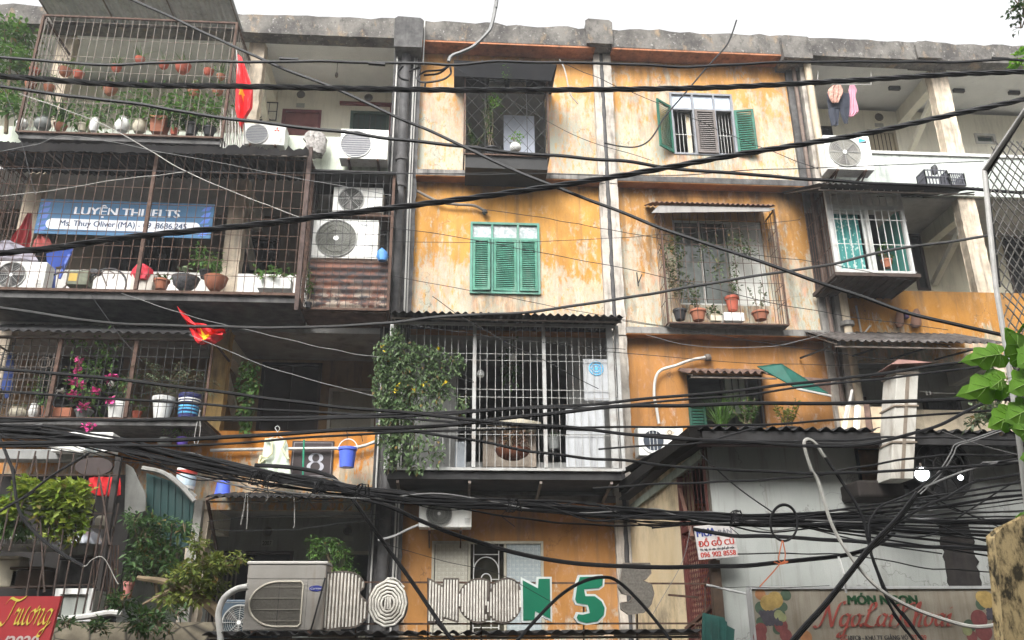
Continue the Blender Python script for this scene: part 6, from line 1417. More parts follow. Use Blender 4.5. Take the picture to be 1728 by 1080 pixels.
part('body', MB().lathe(p, [(r*.9, 0), (r, h), (.01, h)], 20), WHITEP, t); part('red_band', MB().lathe((p.x, p.y, p.z+h*.7), [(r*1.0, 0), (r*1.02, h*.18), (r*.9, h*.18)], 20), INKR, t); part('label_print', MB().lathe((p.x, p.y, p.z+h*.15), [(r*.94, 0), (r*.99, h*.5), (r*.9, h*.5)], 20), mk('pale_label', (.45, .55, .62), .5, .2, 12, .1), t)
potted('purple pot with feathery plant under the flower shelf', 307, 752, 20, 14, -.9, 'bucket', mk('purple_plastic', (.09, .05, .30), .5, .1, 6, .1), 'bush', 24, 38, 170, LG, .07, .022)
potted('round mottled stone jar with bare twigs under the flower shelf', 277, 752, 24, 14, -.9, 'round', STONEP, 'upright', 30, 12, 26, LGR)
q = MB().tube(catmull([at(u, v, -1.2) for u, v in ((336, 700), (331, 720), (328, 745), (333, 750), (338, 725), (336, 698), (339, 694), (336, 692))]), .006, 5); solo('wire_hanger', q, WIREG, 'bent wire hangers on the flower shelf by the ochre pier', 'hanger')
t = T('parasol', 'closed blue parasol leaning at the left end of the flower cage', 'umbrella', at(14, 705, -.8)); part('canopy', MB().loft([(at(12, v, -.8).x+dx, -.8, at(12, v, -.8).z, w_, w_*.7, .15) for v, w_, dx in ((672, .03, 0), (655, .09, .0), (625, .08, .03), (600, .045, .06), (593, .01, .07))], 12), mk('blue_canvas', (.04, .075, .26), .8, .2, 9, .1), t); part('shaft', MB().bar(at(11, 705, -.8), at(22, 578, -.8), .014, 6), IRON, t)
# banner balcony: junk
q = cloth([(230, 250, 449), (223, 258, 455), (220, 259, 464), (226, 254, 474)], -.9, .24, .03, 2.2); solo('bag', q, mk('red_nylon', (.52, .03, .05), .6, .15, 8, .05), 'red bag lying on the balcony ledge beside the rusty mid post', 'bag', smooth=True)
q = MB().pbox(220, 462, 258, 490, -.95, -.7); solo('box', q, mk('pale_carton', (.52, .48, .42), .8, .1, 5, .3), 'pale carton under the red bag on the balcony ledge', 'box', bevel=.012)
t = T('chair', 'blue plastic chair upside down among the junk by the left end of the balcony', 'chair', at(98, 488, -.6)); BLC = mk('royal_blue_plastic', (.05, .10, .40), .45, .1, 5, .1)
q = MB(); a, b, c, d = at(78, 428, -.6), at(122, 420, -.6), at(112, 448, -.5), at(80, 452, -.5); q.poly(a, b, c, d); q.poly(*[p+Vector((0, .02, .02)) for p in (a, b, c, d)][::-1])
part('seat', q, BLC, t)
for u0, v0, u1, v1 in ((80, 450, 78, 490), (110, 446, 100, 470), (92, 452, 90, 490), (122, 420, 106, 455)): part('leg', MB().bar(at(u0, v0, -.55), at(u1, v1, -.55), .03), BLC, t)
t = T('bicycle', 'old black bicycle lying among the balcony junk, its wheel by the left', 'bicycle', at(160, 490, -.75)); c = at(180, 482, -.8); k = mpp(180, 482, -.8)
part('wheel', MB().ring((c.x, c.z), .33, -.8, .018, 24, 6), BLACKP, t); c2 = at(105, 488, -.7); part('wheel', MB().ring((c2.x, c2.z), .33, -.7, .018, 24, 6), BLACKP, t)
q = MB()
for a, b in (((105, 488), (140, 455)), ((140, 455), (170, 460)), ((140, 490), (170, 458)), ((140, 490), (105, 488)), ((170, 458), (180, 482)), ((140, 455), (140, 490))): q.bar(at(*a, -.75), at(*b, -.78), .014, 6)
part('bicycle_frame', q, IRON, t); part('saddle', MB().loft([(at(161, v, -.75).x, -.75, at(161, v, -.75).z, w_, .07, 0) for v, w_ in ((464, .09), (459, .13), (456, .08))], 12), BLACKP, t); part('handlebar', MB().tube(catmull([at(u, v, -.8) for u, v in ((172, 459), (180, 456), (193, 462), (190, 470))]), .011, 6), IRON, t)
q = MB().pbox(112, 456, 148, 480, -.9, -.65); solo('crate', q, mk('olive_crate', (.16, .17, .12), .7, .3, 8, .3), 'olive crate with yellow print among the balcony junk', 'crate', bevel=.012)
m2 = MB().pbox(116, 461, 130, 474, -.906, -.901); 
q = m2; f = [o for o in C.objects if o.name.startswith('crate')][-1]; o_ = mesh_of('yellow_print', q, mk('ochre_print', (.45, .30, .06), .6, .2, 8, .2), f.location); o_.parent = f
q = cloth([(46, 55, 360), (34, 54, 380), (22, 52, 400), (12, 50, 420)], -.35, .06, .05, 2.5); solo('red_cloth', q, mk('dark_red_cloth', (.30, .03, .035), .9, .15, 8, .05), 'dark red cloth hung at the left end of the banner', 'laundry', smooth=True)
q = cloth([(64, 78, 397), (57, 85, 405), (56, 88, 418)], -.45, .08, .04, 2.5); solo('red_cloth', q, mk('faded_red_cloth', (.42, .10, .09), .9, .15, 8, .05), 'faded red cloth bundle below the left corner of the banner', 'laundry', smooth=True)
q = cloth([(4, 28, 411), (-10, 44, 418), (-20, 56, 428), (-24, 66, 441)], -.6, .3, .05, 3.5); solo('plastic_sheet', q, mk('grey_lilac_sheet', (.33, .31, .36), .5, .15, 6, .1), 'grey lilac plastic bundle on top of the corner outdoor unit', 'bundle', smooth=True)
q = MB(); q.loft([(at(645, v, -1.0).x, -1.0, at(645, v, -1.0).z, w_, .07, .2) for v, w_ in ((440, .07), (433, .11), (425, .09), (421, .03))], 12); solo('blue_bag', q, mk('blue_poly_bag', (.07, .22, .50), .5, .2, 12, 0), 'small blue plastic bag tied beside the caged outdoor units', 'bag', smooth=True)
q = MB(); rd = random.Random(4); q.loft([(at(535, v, -.35).x+rd.uniform(-.05, .05), -.35, at(535, v, -.35).z, w_, .14, .3) for v, w_ in ((262, .14), (252, .22), (243, .2), (236, .24), (228, .2), (222, .06))], 16); solo('rag_bundle', q, mk('patterned_rags', (.34, .32, .30), .95, .6, 16, .3, streak=False), 'bundle of patterned rags left of the small striped outdoor unit', 'laundry', smooth=True)
q = MB(); rd = random.Random(6)
for i in range(9): u = 372+i*5; q.tube([at(u, 190+rd.uniform(-8, 8), -1.2), at(u+rd.uniform(-2, 2), 235, -1.22), at(u+rd.uniform(-3, 3), 246+rd.uniform(0, 6), -1.25)], .012, 4)
solo('wicker_strips', q, mk('pale_strips', (.40, .38, .35), .8, .2, 9, .2), 'row of pale strips hanging at the right corner of the topmost cage', 'strips')
def crate(label, u0, v0, u1, v1, Y):
    x0, x1, z0, z1 = R(u0, v0, u1, v1, Y); q = MB(); d = .3
    for z in (z0, z0+(z1-z0)*.5, z1-.02): 
        for a, b in (((x0, Y), (x1, Y)), ((x0, Y+d), (x1, Y+d)), ((x0, Y), (x0, Y+d)), ((x1, Y), (x1, Y+d))): q.bar((a[0], a[1], z), (b[0], b[1], z), .014)
    for k in range(8):
        f = k/7
        for y in (Y, Y+d): q.bar((x0+(x1-x0)*f, y, z0), (x0+(x1-x0)*f, y, z1), .012)
        for x in (x0, x1): q.bar((x, Y+d*f, z0), (x, Y+d*f, z1), .012)
    q.box(x0, x1, Y, Y+d, z0-.012, z0); solo('plastic_crate', q, mk('grey_plastic_crate', (.07, .07, .085), .5, .15, 6, .2), label, 'crate', 'grey crates on the wavy roof')
crate('larger grey plastic crate on the wavy roof above the enclosed window', 1562, 286, 1600, 311, -.7); crate('smaller grey plastic crate at the right on the wavy roof', 1604, 292, 1628, 312, -.6)
q = MB(); p = at(1579, 284, -.6); q.loft([(p.x, -.55, p.z+dz, w_, .06, 0) for dz, w_ in ((-.1, .05), (0, .07), (.06, .06), (.09, .02))], 10); solo('shoe', q, BLACKP, 'black lump of a shoe poking out of the larger grey crate', 'shoe', smooth=True)
for lab, us in (('brown slipper hanging left of the hook on the orange corridor wall', (1510, 1526)), ('brown slipper hanging right of the hook on the orange corridor wall', (1536, 1556))):
    q = MB(); q.loft([((at(us[0], v, -.2).x+at(us[1], v, -.2).x)/2+dx, -.2, at(sum(us)/2, v, -.2).z, (at(us[1], v, -.2).x-at(us[0], v, -.2).x)/2*w_, .05, 0) for v, w_, dx in ((552, .5, 0), (547, .95, 0), (538, .9, 0), (528, .7, 0), (522, .3, 0))], 12); solo('slipper', q, mk('brown_leather', (.17, .09, .06), .7, .2, 8, .1), lab, 'slipper', smooth=True)
q = MB().pbox(1527, 522, 1534, 536, -.22, -.12); solo('hook_block', q, mk('purple_block', (.05, .02, .07), .6), 'small purple block between the two hanging slippers', 'hook', bevel=.006)
q = MB().loft([(at(865, 720, -.5).x+dx, -.5, at(865, v, -.5).z, w_, .12, .05) for v, w_, dx in ((722, .3, 0), (716, .5, 0), (712, .5, 0), (708, .2, 0))], 14); solo('basin', q, CREAMP, 'pale basin on the rear shelf of the white barred balcony', 'basin', smooth=True)
q = MB().pbox(805, 722, 905, 726, -.4, -.1); solo('shelf_board', q, mk('bright_shelf', (.62, .60, .5), .6, .1, 5, .2), 'pale shelf board across the middle of the white barred balcony', 'shelf')
q = MB().pbox(815, 735, 905, 788, -.2, -.05); solo('balcony_cupboard', q, mk('cream_brown_cupboard', (.36, .30, .24), .7, .25, 5, .3), 'cream brown low cupboard on the white barred balcony', 'cupboard', bevel=.01)
q = MB().pbox(768, 745, 787, 790, -.9, -.6); solo('plastic_bin', q, mk('grey_bin', (.24, .26, .28), .5, .1, 6, .2), 'tall grey plastic bin by the left post of the white balcony', 'bin', bevel=.02)
for lab, u, v in (('white round pendant in the upper middle of the white balcony', 865, 604), ('white lantern hanging beside the left post of the white balcony', 811, 631)):
    p = at(u, v, -.7); q = MB().lathe((p.x, p.y, p.z-.07), [(.03, 0), (.065, .03), (.065, .1), (.03, .14)], 12); q.bar((p.x, p.y, p.z+.07), (p.x, p.y, 9.75), .004); solo('lantern', q, WHITEP, lab, 'lantern')
# ------------------------------------------------------------------ front house on the right
YH = -5.0
xw = at(1205, 900, YH).x; xr = 9.6; zt = at(1400, 748, YH).z
H_ = T('shop_house', 'grey green low house with cream side wall and corrugated roof at the lower right', 'house', (6, YH, 0))
tt = NT('grey_green_render'); a_ = tt.noise((1, 1, .6), 1.2, 6); b_ = tt.noise((5, 5, .5), 1.3, 8, .7)
c_ = tt.mix(tt.ramp(a_, .3, .7), (.29, .305, .285), (.38, .395, .37)); pt = tt.noise((.8, .8, .7), 1.7, 3, .5, (4, 0, 2)); c_ = tt.mix(tt.ramp(pt, .50, .53, 0, .35), c_, (.40, .405, .39))
c_ = tt.mix(tt.ramp(b_, .52, .75, 0, .5), c_, (.12, .11, .09)); dr = tt.noise((9, 9, .25), 1.1, 6, .65, (1, 8, 0)); c_ = tt.mix(tt.ramp(dr, .57, .66, 0, .45), c_, (.16, .135, .10))
ck = tt.n('ShaderNodeTexVoronoi'); ck.feature = 'DISTANCE_TO_EDGE'; ck.inputs['Scale'].default_value = .55; nz = tt.n('ShaderNodeTexNoise'); nz.inputs['Scale'].default_value = 3; nz.inputs['Detail'].default_value = 6; ps = tt.pos(); tt.l(ps, nz.inputs['Vector']); ad = tt.n('ShaderNodeVectorMath', operation='ADD'); tt.l(ps, ad.inputs[0]); tt.l(nz.outputs['Color'], ad.inputs[1]); tt.l(ad.outputs[0], ck.inputs['Vector'])
c_ = tt.mix(tt.ramp(ck.outputs['Distance'], .0, .006, .55, 0), c_, (.08, .075, .065))
GGW = tt.out(c_, .85, 0, tt.noise((1, 1, 1), 40, 3), .15, .004)
hv = R(1446, 752, 1540, 825, YH)
part('front_wall', MB().wall(xw, xr, 0, zt, YH, YH+.2, [hv]), GGW, H_)
tt = NT('cream_stained_render'); a_ = tt.noise((1, 1, .6), 1.4, 6); b_ = tt.noise((1.1, 1.1, 1.0), 1.6, 9, .72); gz = tt.n('ShaderNodeNewGeometry'); sp_ = tt.n('ShaderNodeSeparateXYZ'); tt.l(gz.outputs['Position'], sp_.inputs[0])
c_ = tt.mix(tt.ramp(a_, .3, .7), (.56, .43, .25), (.66, .54, .36)); mo = tt.math('MULTIPLY', tt.ramp(sp_.outputs[2], 5.9, 6.9, .15, 1), tt.ramp(b_, .42, .66)); mo2 = tt.math('MULTIPLY', tt.ramp(sp_.outputs[2], 5.4, 4.7, 0, .8), tt.ramp(b_, .45, .6)); c_ = tt.mix(mo, c_, (.07, .06, .045)); c_ = tt.mix(mo2, c_, (.06, .055, .05))
CSW = tt.out(c_, .85, 0, b_, .2, .005)
def px_side(u, v): return atx(u, v, xw)
g0, g1 = px_side(1150, 870), px_side(1200, 870)
q = MB(); ztop = zt+.1
# side wall in the plane x = xw, with the lattice doorway left as an opening
ya, yb = g1.y, g0.y; za, zb_ = 4.0, px_side(1175, 770).z
def wall_x(q, x0, x1, y0, y1, z0, z1, holes):
    ys = sorted({y0, y1} | {h[i] for h in holes for i in (0, 1)}); zs = sorted({z0, z1} | {h[i] for h in holes for i in (2, 3)})
    for i in range(len(ys)-1):
        for j in range(len(zs)-1):
            my, mz = (ys[i]+ys[i+1])/2, (zs[j]+zs[j+1])/2
            if any(h[0] < my < h[1] and h[2] < mz < h[3] for h in holes): continue
            for x in (x0, x1): q.poly((x, ys[i], zs[j]), (x, ys[i+1], zs[j]), (x, ys[i+1], zs[j+1]), (x, ys[i], zs[j+1]))
    for h in holes:
        q.poly((x0, h[0], h[2]), (x1, h[0], h[2]), (x1, h[0], h[3]), (x0, h[0], h[3])); q.poly((x0, h[1], h[2]), (x1, h[1], h[2]), (x1, h[1], h[3]), (x0, h[1], h[3])); q.poly((x0, h[0], h[3]), (x1, h[0], h[3]), (x1, h[1], h[3]), (x0, h[1], h[3]))
wall_x(q, xw, xw+.18, YH+.202, -.25, 0, ztop, [(ya, yb, za, zb_)])
part('side_wall', q, CSW, H_)
q = MB(); q.box(xw-.02, xw+.005, YH+.0, YH+.16, 3, zt); part('corner_trim', q, mk('dark_corner', (.09, .075, .06), .8, .3, 5, .4), H_)
REDL = mk('red_lattice_paint', (.10, .026, .02), .7, .35, 9, .5, (.06, .03, .025))
q = MB(); yy = ya
for y in (ya+.03, yb-.03): q.box(xw-.03, xw+.03, y-.03, y+.03, za, zb_)
for z in (zb_-.03, za+(zb_-za)*.70): q.box(xw-.029, xw+.029, ya+.06, yb-.06, z-.03, z+.03)
gate = part('lattice_gate', q, REDL, H_)
q = MB(); n = 16; st = (yb-ya)/8
for sg in (1, -1):
    for k in range(-26, 40):
        y0_ = ya+k*st*.5; zlo, zhi = za, za+(zb_-za)*.70; dy = sg*(zhi-zlo)*.6; t0, t1 = 0, 1
        if abs(dy) > 0:
            a, b = (ya-y0_)/dy, (yb-y0_)/dy; a, b = min(a, b), max(a, b); t0, t1 = max(0, a), min(1, b)
        if t1-t0 > .01: q.bar((xw-.005*sg, y0_+dy*t0, zlo+(zhi-zlo)*t0), (xw-.005*sg, y0_+dy*t1, zlo+(zhi-zlo)*t1), .007)
for k in range(9): y = ya+(yb-ya)*k/8; q.bar((xw, y, za+(zb_-za)*.70), (xw, y, zb_-.03), .009)
part('lattice_bars', q, REDL, gate)
q = MB(); q.bar((xw-.25, ya, za+(zb_-za)*.62), (xw-.05, yb-.2, zb_-.3), .03); part('gate_brace', q, mk('rust_brace', (.10, .05, .035), .8, .3, 6, .4), gate); q = MB().bar((xw-.05, ya+.1, za+.95), (xw-.05, yb, za+.72), .03); part('gate_brace', q, mk('rust_brace', (.10, .05, .035), .8, .3, 6, .4), gate)
# roof with soffit, verge and wavy front edge
zr = at(1330, 722, YH-.55).z; xl = at(1178, 722, YH-.55).x
q = MB().corr(xl, at(1486, 722, YH-.55).x, (YH-.55, zr), (-.3, zr+.45), .025, .16, rows=5, rag=.03); part('roof_sheet', q, TIN, H_)
q = MB().corr(at(1542, 722, YH-.55).x, xr+.3, (YH-.55, zr-.01), (-.3, zr+.40), .025, .16, rows=5, rag=.03); part('roof_sheet', q, TIN, H_)
q = MB(); q.box(xl+.05, at(1486, 740, YH-.4).x, YH-.42, YH-.30, at(1320, 752, YH-.4).z, zr-.08); part('fascia_beam', q, mk('brown_fascia', (.10, .065, .06), .8, .35, 4, .4), H_)
q = MB(); q.box(at(1545, 740, YH-.4).x, xr, YH-.40, YH-.30, at(1640, 750, YH-.4).z, zr-.08); part('fascia_beam', q, BLACKI, H_)
for a_, b_2 in ((xl+.02, at(1484, 722, YH-.5).x), (at(1544, 722, YH-.5).x, xr+.2)):
    q = MB(); q.box(a_, b_2, YH-.50, YH-.44, zr-.17, zr-.034); part('eave_board', q, TIN, H_)
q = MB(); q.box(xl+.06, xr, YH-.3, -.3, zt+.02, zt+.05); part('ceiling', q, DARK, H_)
a1, b1 = at(1190, 718, YH-.5), at(1052, 826, -.35); q = MB(); q.bar((xl-.02, YH-.5, zr-.07), (b1.x, -.35, b1.z+.03), .11); part('verge_board', q, mk('shadow_black_verge', (.012, .011, .010), .9, .4, 5, .3, spec=.05), H_)  # verge thickened and blackened to stand in for the under-roof shadow
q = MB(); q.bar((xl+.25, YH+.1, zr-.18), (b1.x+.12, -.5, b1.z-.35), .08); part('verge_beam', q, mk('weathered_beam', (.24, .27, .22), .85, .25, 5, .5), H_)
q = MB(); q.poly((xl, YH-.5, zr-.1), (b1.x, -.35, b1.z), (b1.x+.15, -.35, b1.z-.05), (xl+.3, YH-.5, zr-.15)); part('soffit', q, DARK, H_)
# recess with scorched sheet, dark stain strip
x0, x1, z0, z1 = hv; q = MB(); q.box(x0+.01, x1-.01, YH+.28, YH+.3, z0, z1); part('scorched_panel', q, mk('scorched_sheet', (.30, .17, .09), .8, .5, 5, .9, (.03, .02, .018)), H_)
q = MB(); frame(q, x0, x1, z0, z1, YH-.015, YH+.0, .04); part('recess_frame', q, BLACKI, H_)
q = MB(); a, b = at(1582, 880, YH-.01), at(1636, 880, YH-.01); z0_ = at(1610, 1000, YH-.01).z; rr = random.Random(8)
P = [(a.x+rr.uniform(-.02, .02), a.z-(a.z-z0_)*j/14) for j in range(15)]; Q_ = [(b.x+rr.uniform(-.025, .025), a.z-(a.z-z0_)*j/14) for j in range(15)]; q.prism(P+Q_[::-1], YH-.012, YH-.002); part('sooty_post', q, mk('soot_panel', (.022, .019, .018), .9, .6, 6, .6, streak=True), H_)
q = MB(); n = 30
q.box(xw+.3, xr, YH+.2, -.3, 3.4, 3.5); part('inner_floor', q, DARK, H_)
# square duct
Yd = YH-.75; xa, xb = at(1515, 628, Yd).x, at(1553, 635, Yd).x; z0, z1 = at(1515, 808, Yd).z, at(1528, 622, Yd).z
t = T('exhaust_duct', 'tall pale square metal duct rising through the house roof', 'duct', ((xa+xb)/2, Yd, z0))
sl = lambda z: (z-z1)/(z1-z0)*.30        # the shaft leans: its foot stands left of its head
def skew(q):
    q.v = [(x+sl(z), y, z) for x, y, z in q.v]; return q
part('shaft', skew(MB().box(xa, xb, Yd, Yd+.34, z0, z1)), mk('duct_pale_sheet', (.50, .48, .43), .5, .15, 2, .75, (.16, .11, .07)), t, bevel=.008)
q = MB()
for z in (z0+(z1-z0)*.33, z0+(z1-z0)*.66, z1-.05): q.box(xa-.015, xb+.015, Yd-.015, Yd+.355, z-.02, z)
q.box((xa+xb)/2-.02, (xa+xb)/2+.02, Yd-.012, Yd-.001, z0, z1-.06); part('seam', skew(q), mk('duct_seam', (.22, .18, .14), .6, .3, 6, .5), t)
q = MB(); zc = z1+.08; q.v += [(xa-.12, Yd-.10, zc-.06), (xb+.12, Yd-.10, zc-.03), (xb+.12, Yd+.45, zc-.03), (xa-.12, Yd+.45, zc-.06), (xa+.06, Yd+.05, zc+.05), (xb+.0, Yd+.05, zc+.04), (xb+.0, Yd+.3, zc+.04), (xa+.06, Yd+.3, zc+.05)]; q.f += [(0, 1, 5, 4), (1, 2, 6, 5), (2, 3, 7, 6), (3, 0, 4, 7), (4, 5, 6, 7), (3, 2, 1, 0)]; part('cowl', q, mk('rust_brown_cowl', (.24, .13, .11), .8, .3, 6, .5), t)
for x in (xa+.03, xb-.03): q = MB().bar((x, Yd+.03, z1), (x, Yd+.03, zc+.02), .012); part('cowl_leg', q, IRON, t)
q = MB().box(xa-.55, xb-.25, Yd+.3, Yd+.9, z0-.16, z0+.04); part('elbow', q, mk('sooty_elbow', (.02, .016, .014), .85, .4, 6, .5), t, bevel=.03)
# exhaust fan
Yf = YH-.35; c = at(1590, 790, Yf); k = mpp(1590, 790, Yf)
t = T('exhaust_fan', 'large dark round exhaust fan under the roof beside the pale duct', 'fan', (c.x, Yf, c.z-.45)); r = 48*k
q = MB().ring((c.x, c.z), r, Yf, .03, 32, 6); q.ring((c.x, c.z), r*.7, Yf-.05, .008, 28); q.ring((c.x, c.z), r*.4, Yf-.06, .008, 24)
for j in range(12): a = PI*j/6; q.bar((c.x+r*.1*math.cos(a), Yf-.06, c.z+r*.1*math.sin(a)), (c.x+r*math.cos(a), Yf-.01, c.z+r*math.sin(a)), .006)
part('guard', q, BLACKI, t)
part('fan_back', MB().disc((c.x, c.z), r*.98, Yf+.16, 28, .02), DARK, t); q = MB()
for j in range(5):
    a = 2*PI*j/5; e1 = Vector((math.cos(a), 0, math.sin(a))); e2 = Vector((-math.sin(a), 0, math.cos(a))); cc = Vector((c.x, Yf+.08, c.z)); q.poly(cc+e1*.08, cc+e1*r*.85-e2*.06, cc+e1*r*.88+e2*.18+Vector((0, .05, 0)), cc+e1*.1+e2*.1+Vector((0, .05, 0)))
part('fan_blade', q, mk('blade_black', (.03, .03, .03), .5), t)
q = MB(); 
for j in range(28):
    a, b = 2*PI*j/28, 2*PI*(j+1)/28; q.poly(*[(c.x+r*math.cos(g), y, c.z+r*math.sin(g)) for g, y in ((a, Yf), (b, Yf), (b, Yf+.3), (a, Yf+.3))])
part('housing', q, BLACKI, t)
def lamp(label, u, v, rpx, Y, k_):
    c = at(u, v, Y); r = rpx*mpp(u, v, Y); t = T('flood_lamp', label, 'lamp', c, 'lit lamps under the house roof')
    d = (CAM-c).normalized()
    q = MB().lathe((c.x, c.y, c.z-r*1.6), [(r*.9, 0), (r*1.35, r*.6), (r*1.35, r*2.6), (r*.9, r*3.2)], 14); b = len(q.v)
    # drum facing the street
    q = MB(); n = 18
    e = d.cross(Vector((0, 0, 1))).normalized(); f = e.cross(d)
    for s, o in ((.5, .22), (1.25, .1), (1.25, .0)):
        q.v += [tuple(c-d*o+(e*math.cos(2*PI*j/n)+f*math.sin(2*PI*j/n))*r*s) for j in range(n)]
    for i in range(2):
        for j in range(n): q.f.append((i*n+j, i*n+(j+1) % n, (i+1)*n+(j+1) % n, (i+1)*n+j))
    q.f.append(tuple(range(n))[::-1]); part('housing', q, BLACKI, t)
    q = MB(); q.v += [tuple(c-d*.004+(e*math.cos(2*PI*j/n)+f*math.sin(2*PI*j/n))*r) for j in range(n)]+[tuple(c+d*r*.5)]
    for j in range(n): q.f.append((j, (j+1) % n, n))
    part('lens', q, emit('lamp_light_%d' % u, (.92, .96, 1), k_), t)
    q = MB().bar(c-d*.25, c-d*.6+Vector((0, 0, .12)), .015); part('lamp_arm', q, IRON, t)
lamp('brightly lit white flood lamp before the dark exhaust fan', 1556, 800, 10.5, YH-1.0, 30); lamp('small lit lamp at the right side of the dark exhaust fan', 1621, 806, 4, YH-.6, 9)
# planks and posts behind the roof
for lab, u0, v0, u1, v1, w_, m in (('leaning pale stick behind the house roof left of the duct', 1420, 722, 1438, 658, .02, PVC), ('leaning thin plank crossing behind the house roof', 1422, 720, 1432, 682, .035, CREAM), ('rusted upright sheet leaning behind the house roof', 1470, 722, 1462, 680, .06, RTIN), ('pale upright board behind the house roof', 1444, 722, 1448, 685, .05, CREAM)):
    q = MB().bar(at(u0, v0+20, -2.5), at(u1, v1, -2.4), w_); solo('leaning_plank', q, m, lab, 'plank', 'scrap leaning behind the house roof')
q = MB(); a, b = at(1415, 690, -1.6), at(1495, 690, -1.6); q.box(a.x, b.x, -1.6, -1.57, at(1450, 760, -1.6).z, at(1450, 686, -1.6).z); solo('tin_screen', q, mk('cream_rust_tin', (.48, .38, .26), .7, .3, 3, .8, (.14, .07, .04)), 'cream sheet screen with rust runs behind the house roof', 'screen')
q = MB().tube([at(1552, 660, -.4), at(1575, 663, -.4), at(1612, 664, -.4)], .006, 4); q.bar(at(1563, 660, -.42), at(1564, 667, -.42), .015); q.bar(at(1569, 660, -.42), at(1570, 666, -.42), .015); solo('clothes_line', q, PVC, 'short clothes line with two pegs right of the pale duct', 'clothes line')
q = MB(); a, b = at(1650, 690, -6.3), at(1700, 690, -6.3)
# ------------------------------------------------------------------ chain link panel in a steel frame, right edge
t = T('chain_link_panel', 'rusted chain link panel in a pale steel frame at the right edge', 'fence panel', at(1690, 560, -9))
FP = [at(1742, 168, -9.6), at(1661, 288, -9.0), at(1680, 480, -9.0), at(1706, 640, -9.0), at(1722, 760, -9.0), at(1745, 960, -9.0)]
q = MB().tube(FP, .022, 8); part('frame_tube', q, mk('pale_steel', (.44, .43, .41), .5, .15, 8, .4, streak=False), t)
q = MB(); q.tube([FP[0], FP[1]+Vector((.03, .04, -.02)), FP[2]+Vector((.05, .04, 0))], .02, 6); q.tube([FP[0]+Vector((.02, 0, -.1)), FP[0]+Vector((.3, 0, -.6)), at(1728, 250, -9.4)], .02, 6); part('inner_frame', q, BLACKI, t)
q = MB(); rd = random.Random(12)
x0, x1, z0, z1 = R(1664, 190, 1790, 600, -9.0); st = .07
def left_x(z):
    for a, b in zip(FP, FP[1:]):
        if min(a.z, b.z) <= z <= max(a.z, b.z) and abs(a.z-b.z) > 1e-6: return a.x+(b.x-a.x)*(z-a.z)/(b.z-a.z)
    return x0
zz = z0-.6; top = FP[0].z
for sg in (1, -1):
    k = -60
    while k < 80:
        P = []
        for j in range(46):
            z = z0-.5+(top-z0+.5)*j/45; x = x0+k*st+sg*(z-z0)*.62
            if x > left_x(z)+.02 and x < x1+.2: P.append(Vector((x, -9.0+.03*math.sin(z*9+k)*.4+(.006*sg), z+.01*math.sin(x*20))))
            elif len(P) > 1: q.tube(P, .0055, 4); P = []
            else: P = []
        if len(P) > 1: q.tube(P, .0055, 4)
        k += 1
part('wire_mesh', q, mk('chain_link_wire', (.14, .135, .125), .6, .4, 12, .3, streak=False), t)
# mossy post, lower right
Y = -10; P = [(at(u, v, Y).x, at(u, v, Y).z) for u, v in ((1702, 1120), (1694, 1000), (1684, 906), (1698, 893), (1716, 885), (1760, 862), (1770, 1120))]
tt = NT('mossy_concrete'); a_ = tt.noise((5, 5, 2.2), 2.0, 8, .7); b_ = tt.noise((20, 20, 9), 1.2, 6, .7); q = MB().prism(P, Y, Y+.09)
MOSSC = tt.out(tt.mix(tt.ramp(tt.math('ADD', tt.math('MULTIPLY', a_, .7), tt.math('MULTIPLY', b_, .5)), .56, .68), (.52, .40, .21), (.05, .042, .025)), .95, 0, b_, .6, .02)
solo('concrete_post', q, MOSSC, 'black stained cream concrete post end at the lower right edge', 'post', bevel=.02)
# ------------------------------------------------------------------ lower left: leaning bars, junk shelf, wall
t = T('leaning_bars', 'rusty leaning window bars in front of the lower left balcony', 'window bars', at(100, 1040, -2.6))
q = MB()
for u1, v1, u0, v0 in ((12, 765, -25, 930), (32, 762, 0, 930), (60, 762, 15, 930), (82, 760, 40, 1030), (104, 758, 58, 1035), (125, 765, 85, 1035), (148, 770, 100, 1040), (168, 800, 125, 1040), (186, 800, 140, 1035), (195, 805, 152, 1030), (60, 770, 75, 1000), (200, 850, 165, 1030), (165, 790, 185, 920), (195, 930, 176, 1040)):
    q.tube([at(u1, v1, -2.0), at((u0+u1)/2+1, (v0+v1)/2, -2.9), at(u0, v0, -3.2)], .013, 5)
for v, a, b in ((803, -20, 200), (868, 130, 190), (988, 0, 160)): q.bar(at(a, v+(4 if v > 900 else 0), -2.75), at(b, v-2, -2.75), .014)
part('bars', q, mk('dark_rust_bar', (.04, .026, .02), .85, .5, 14, .4, streak=False), t)
q = MB(); a, b = at(203, 770, -2.6), at(196, 1010, -2.6); q.box(a.x-.045, a.x+.035, -2.66, -2.58, b.z, a.z); solo('iron_post', q, mk('dark_iron_post', (.03, .026, .024), .8, .35, 6, .5), 'dark square post between the leaning bars and the teal screen', 'post', bevel=.008)
q = MB()
for k in range(9): u = 160+k*5; q.bar(at(u, 920, -2.5), at(u-4, 1035, -2.5), .010)
solo('side_bars', q, RUST, 'close set rusty side bars left of the dark square post', 'bars')
q = MB(); a, b = at(-20, 920, -1.8), at(95, 922, -1.8); q.box(a.x, b.x, -2.4, -1.2, a.z-.04, a.z); 
for k in range(26): xx = a.x+(b.x-a.x)*k/26; q.box(xx, xx+.02, -2.44, -2.401, a.z-.05, a.z+.02)
solo('plant_shelf', q, mk('pale_slotted_shelf', (.45, .44, .43), .6, .1, 6, .3), 'pale slotted shelf under the yellow green money plant', 'shelf')
potted('large white tub at the left under the yellow green money plant', 24, 920, 48, 20, -1.9, 'bucket', WHITEP, 'trail', 30, 30, 60, LY, .1, .05)
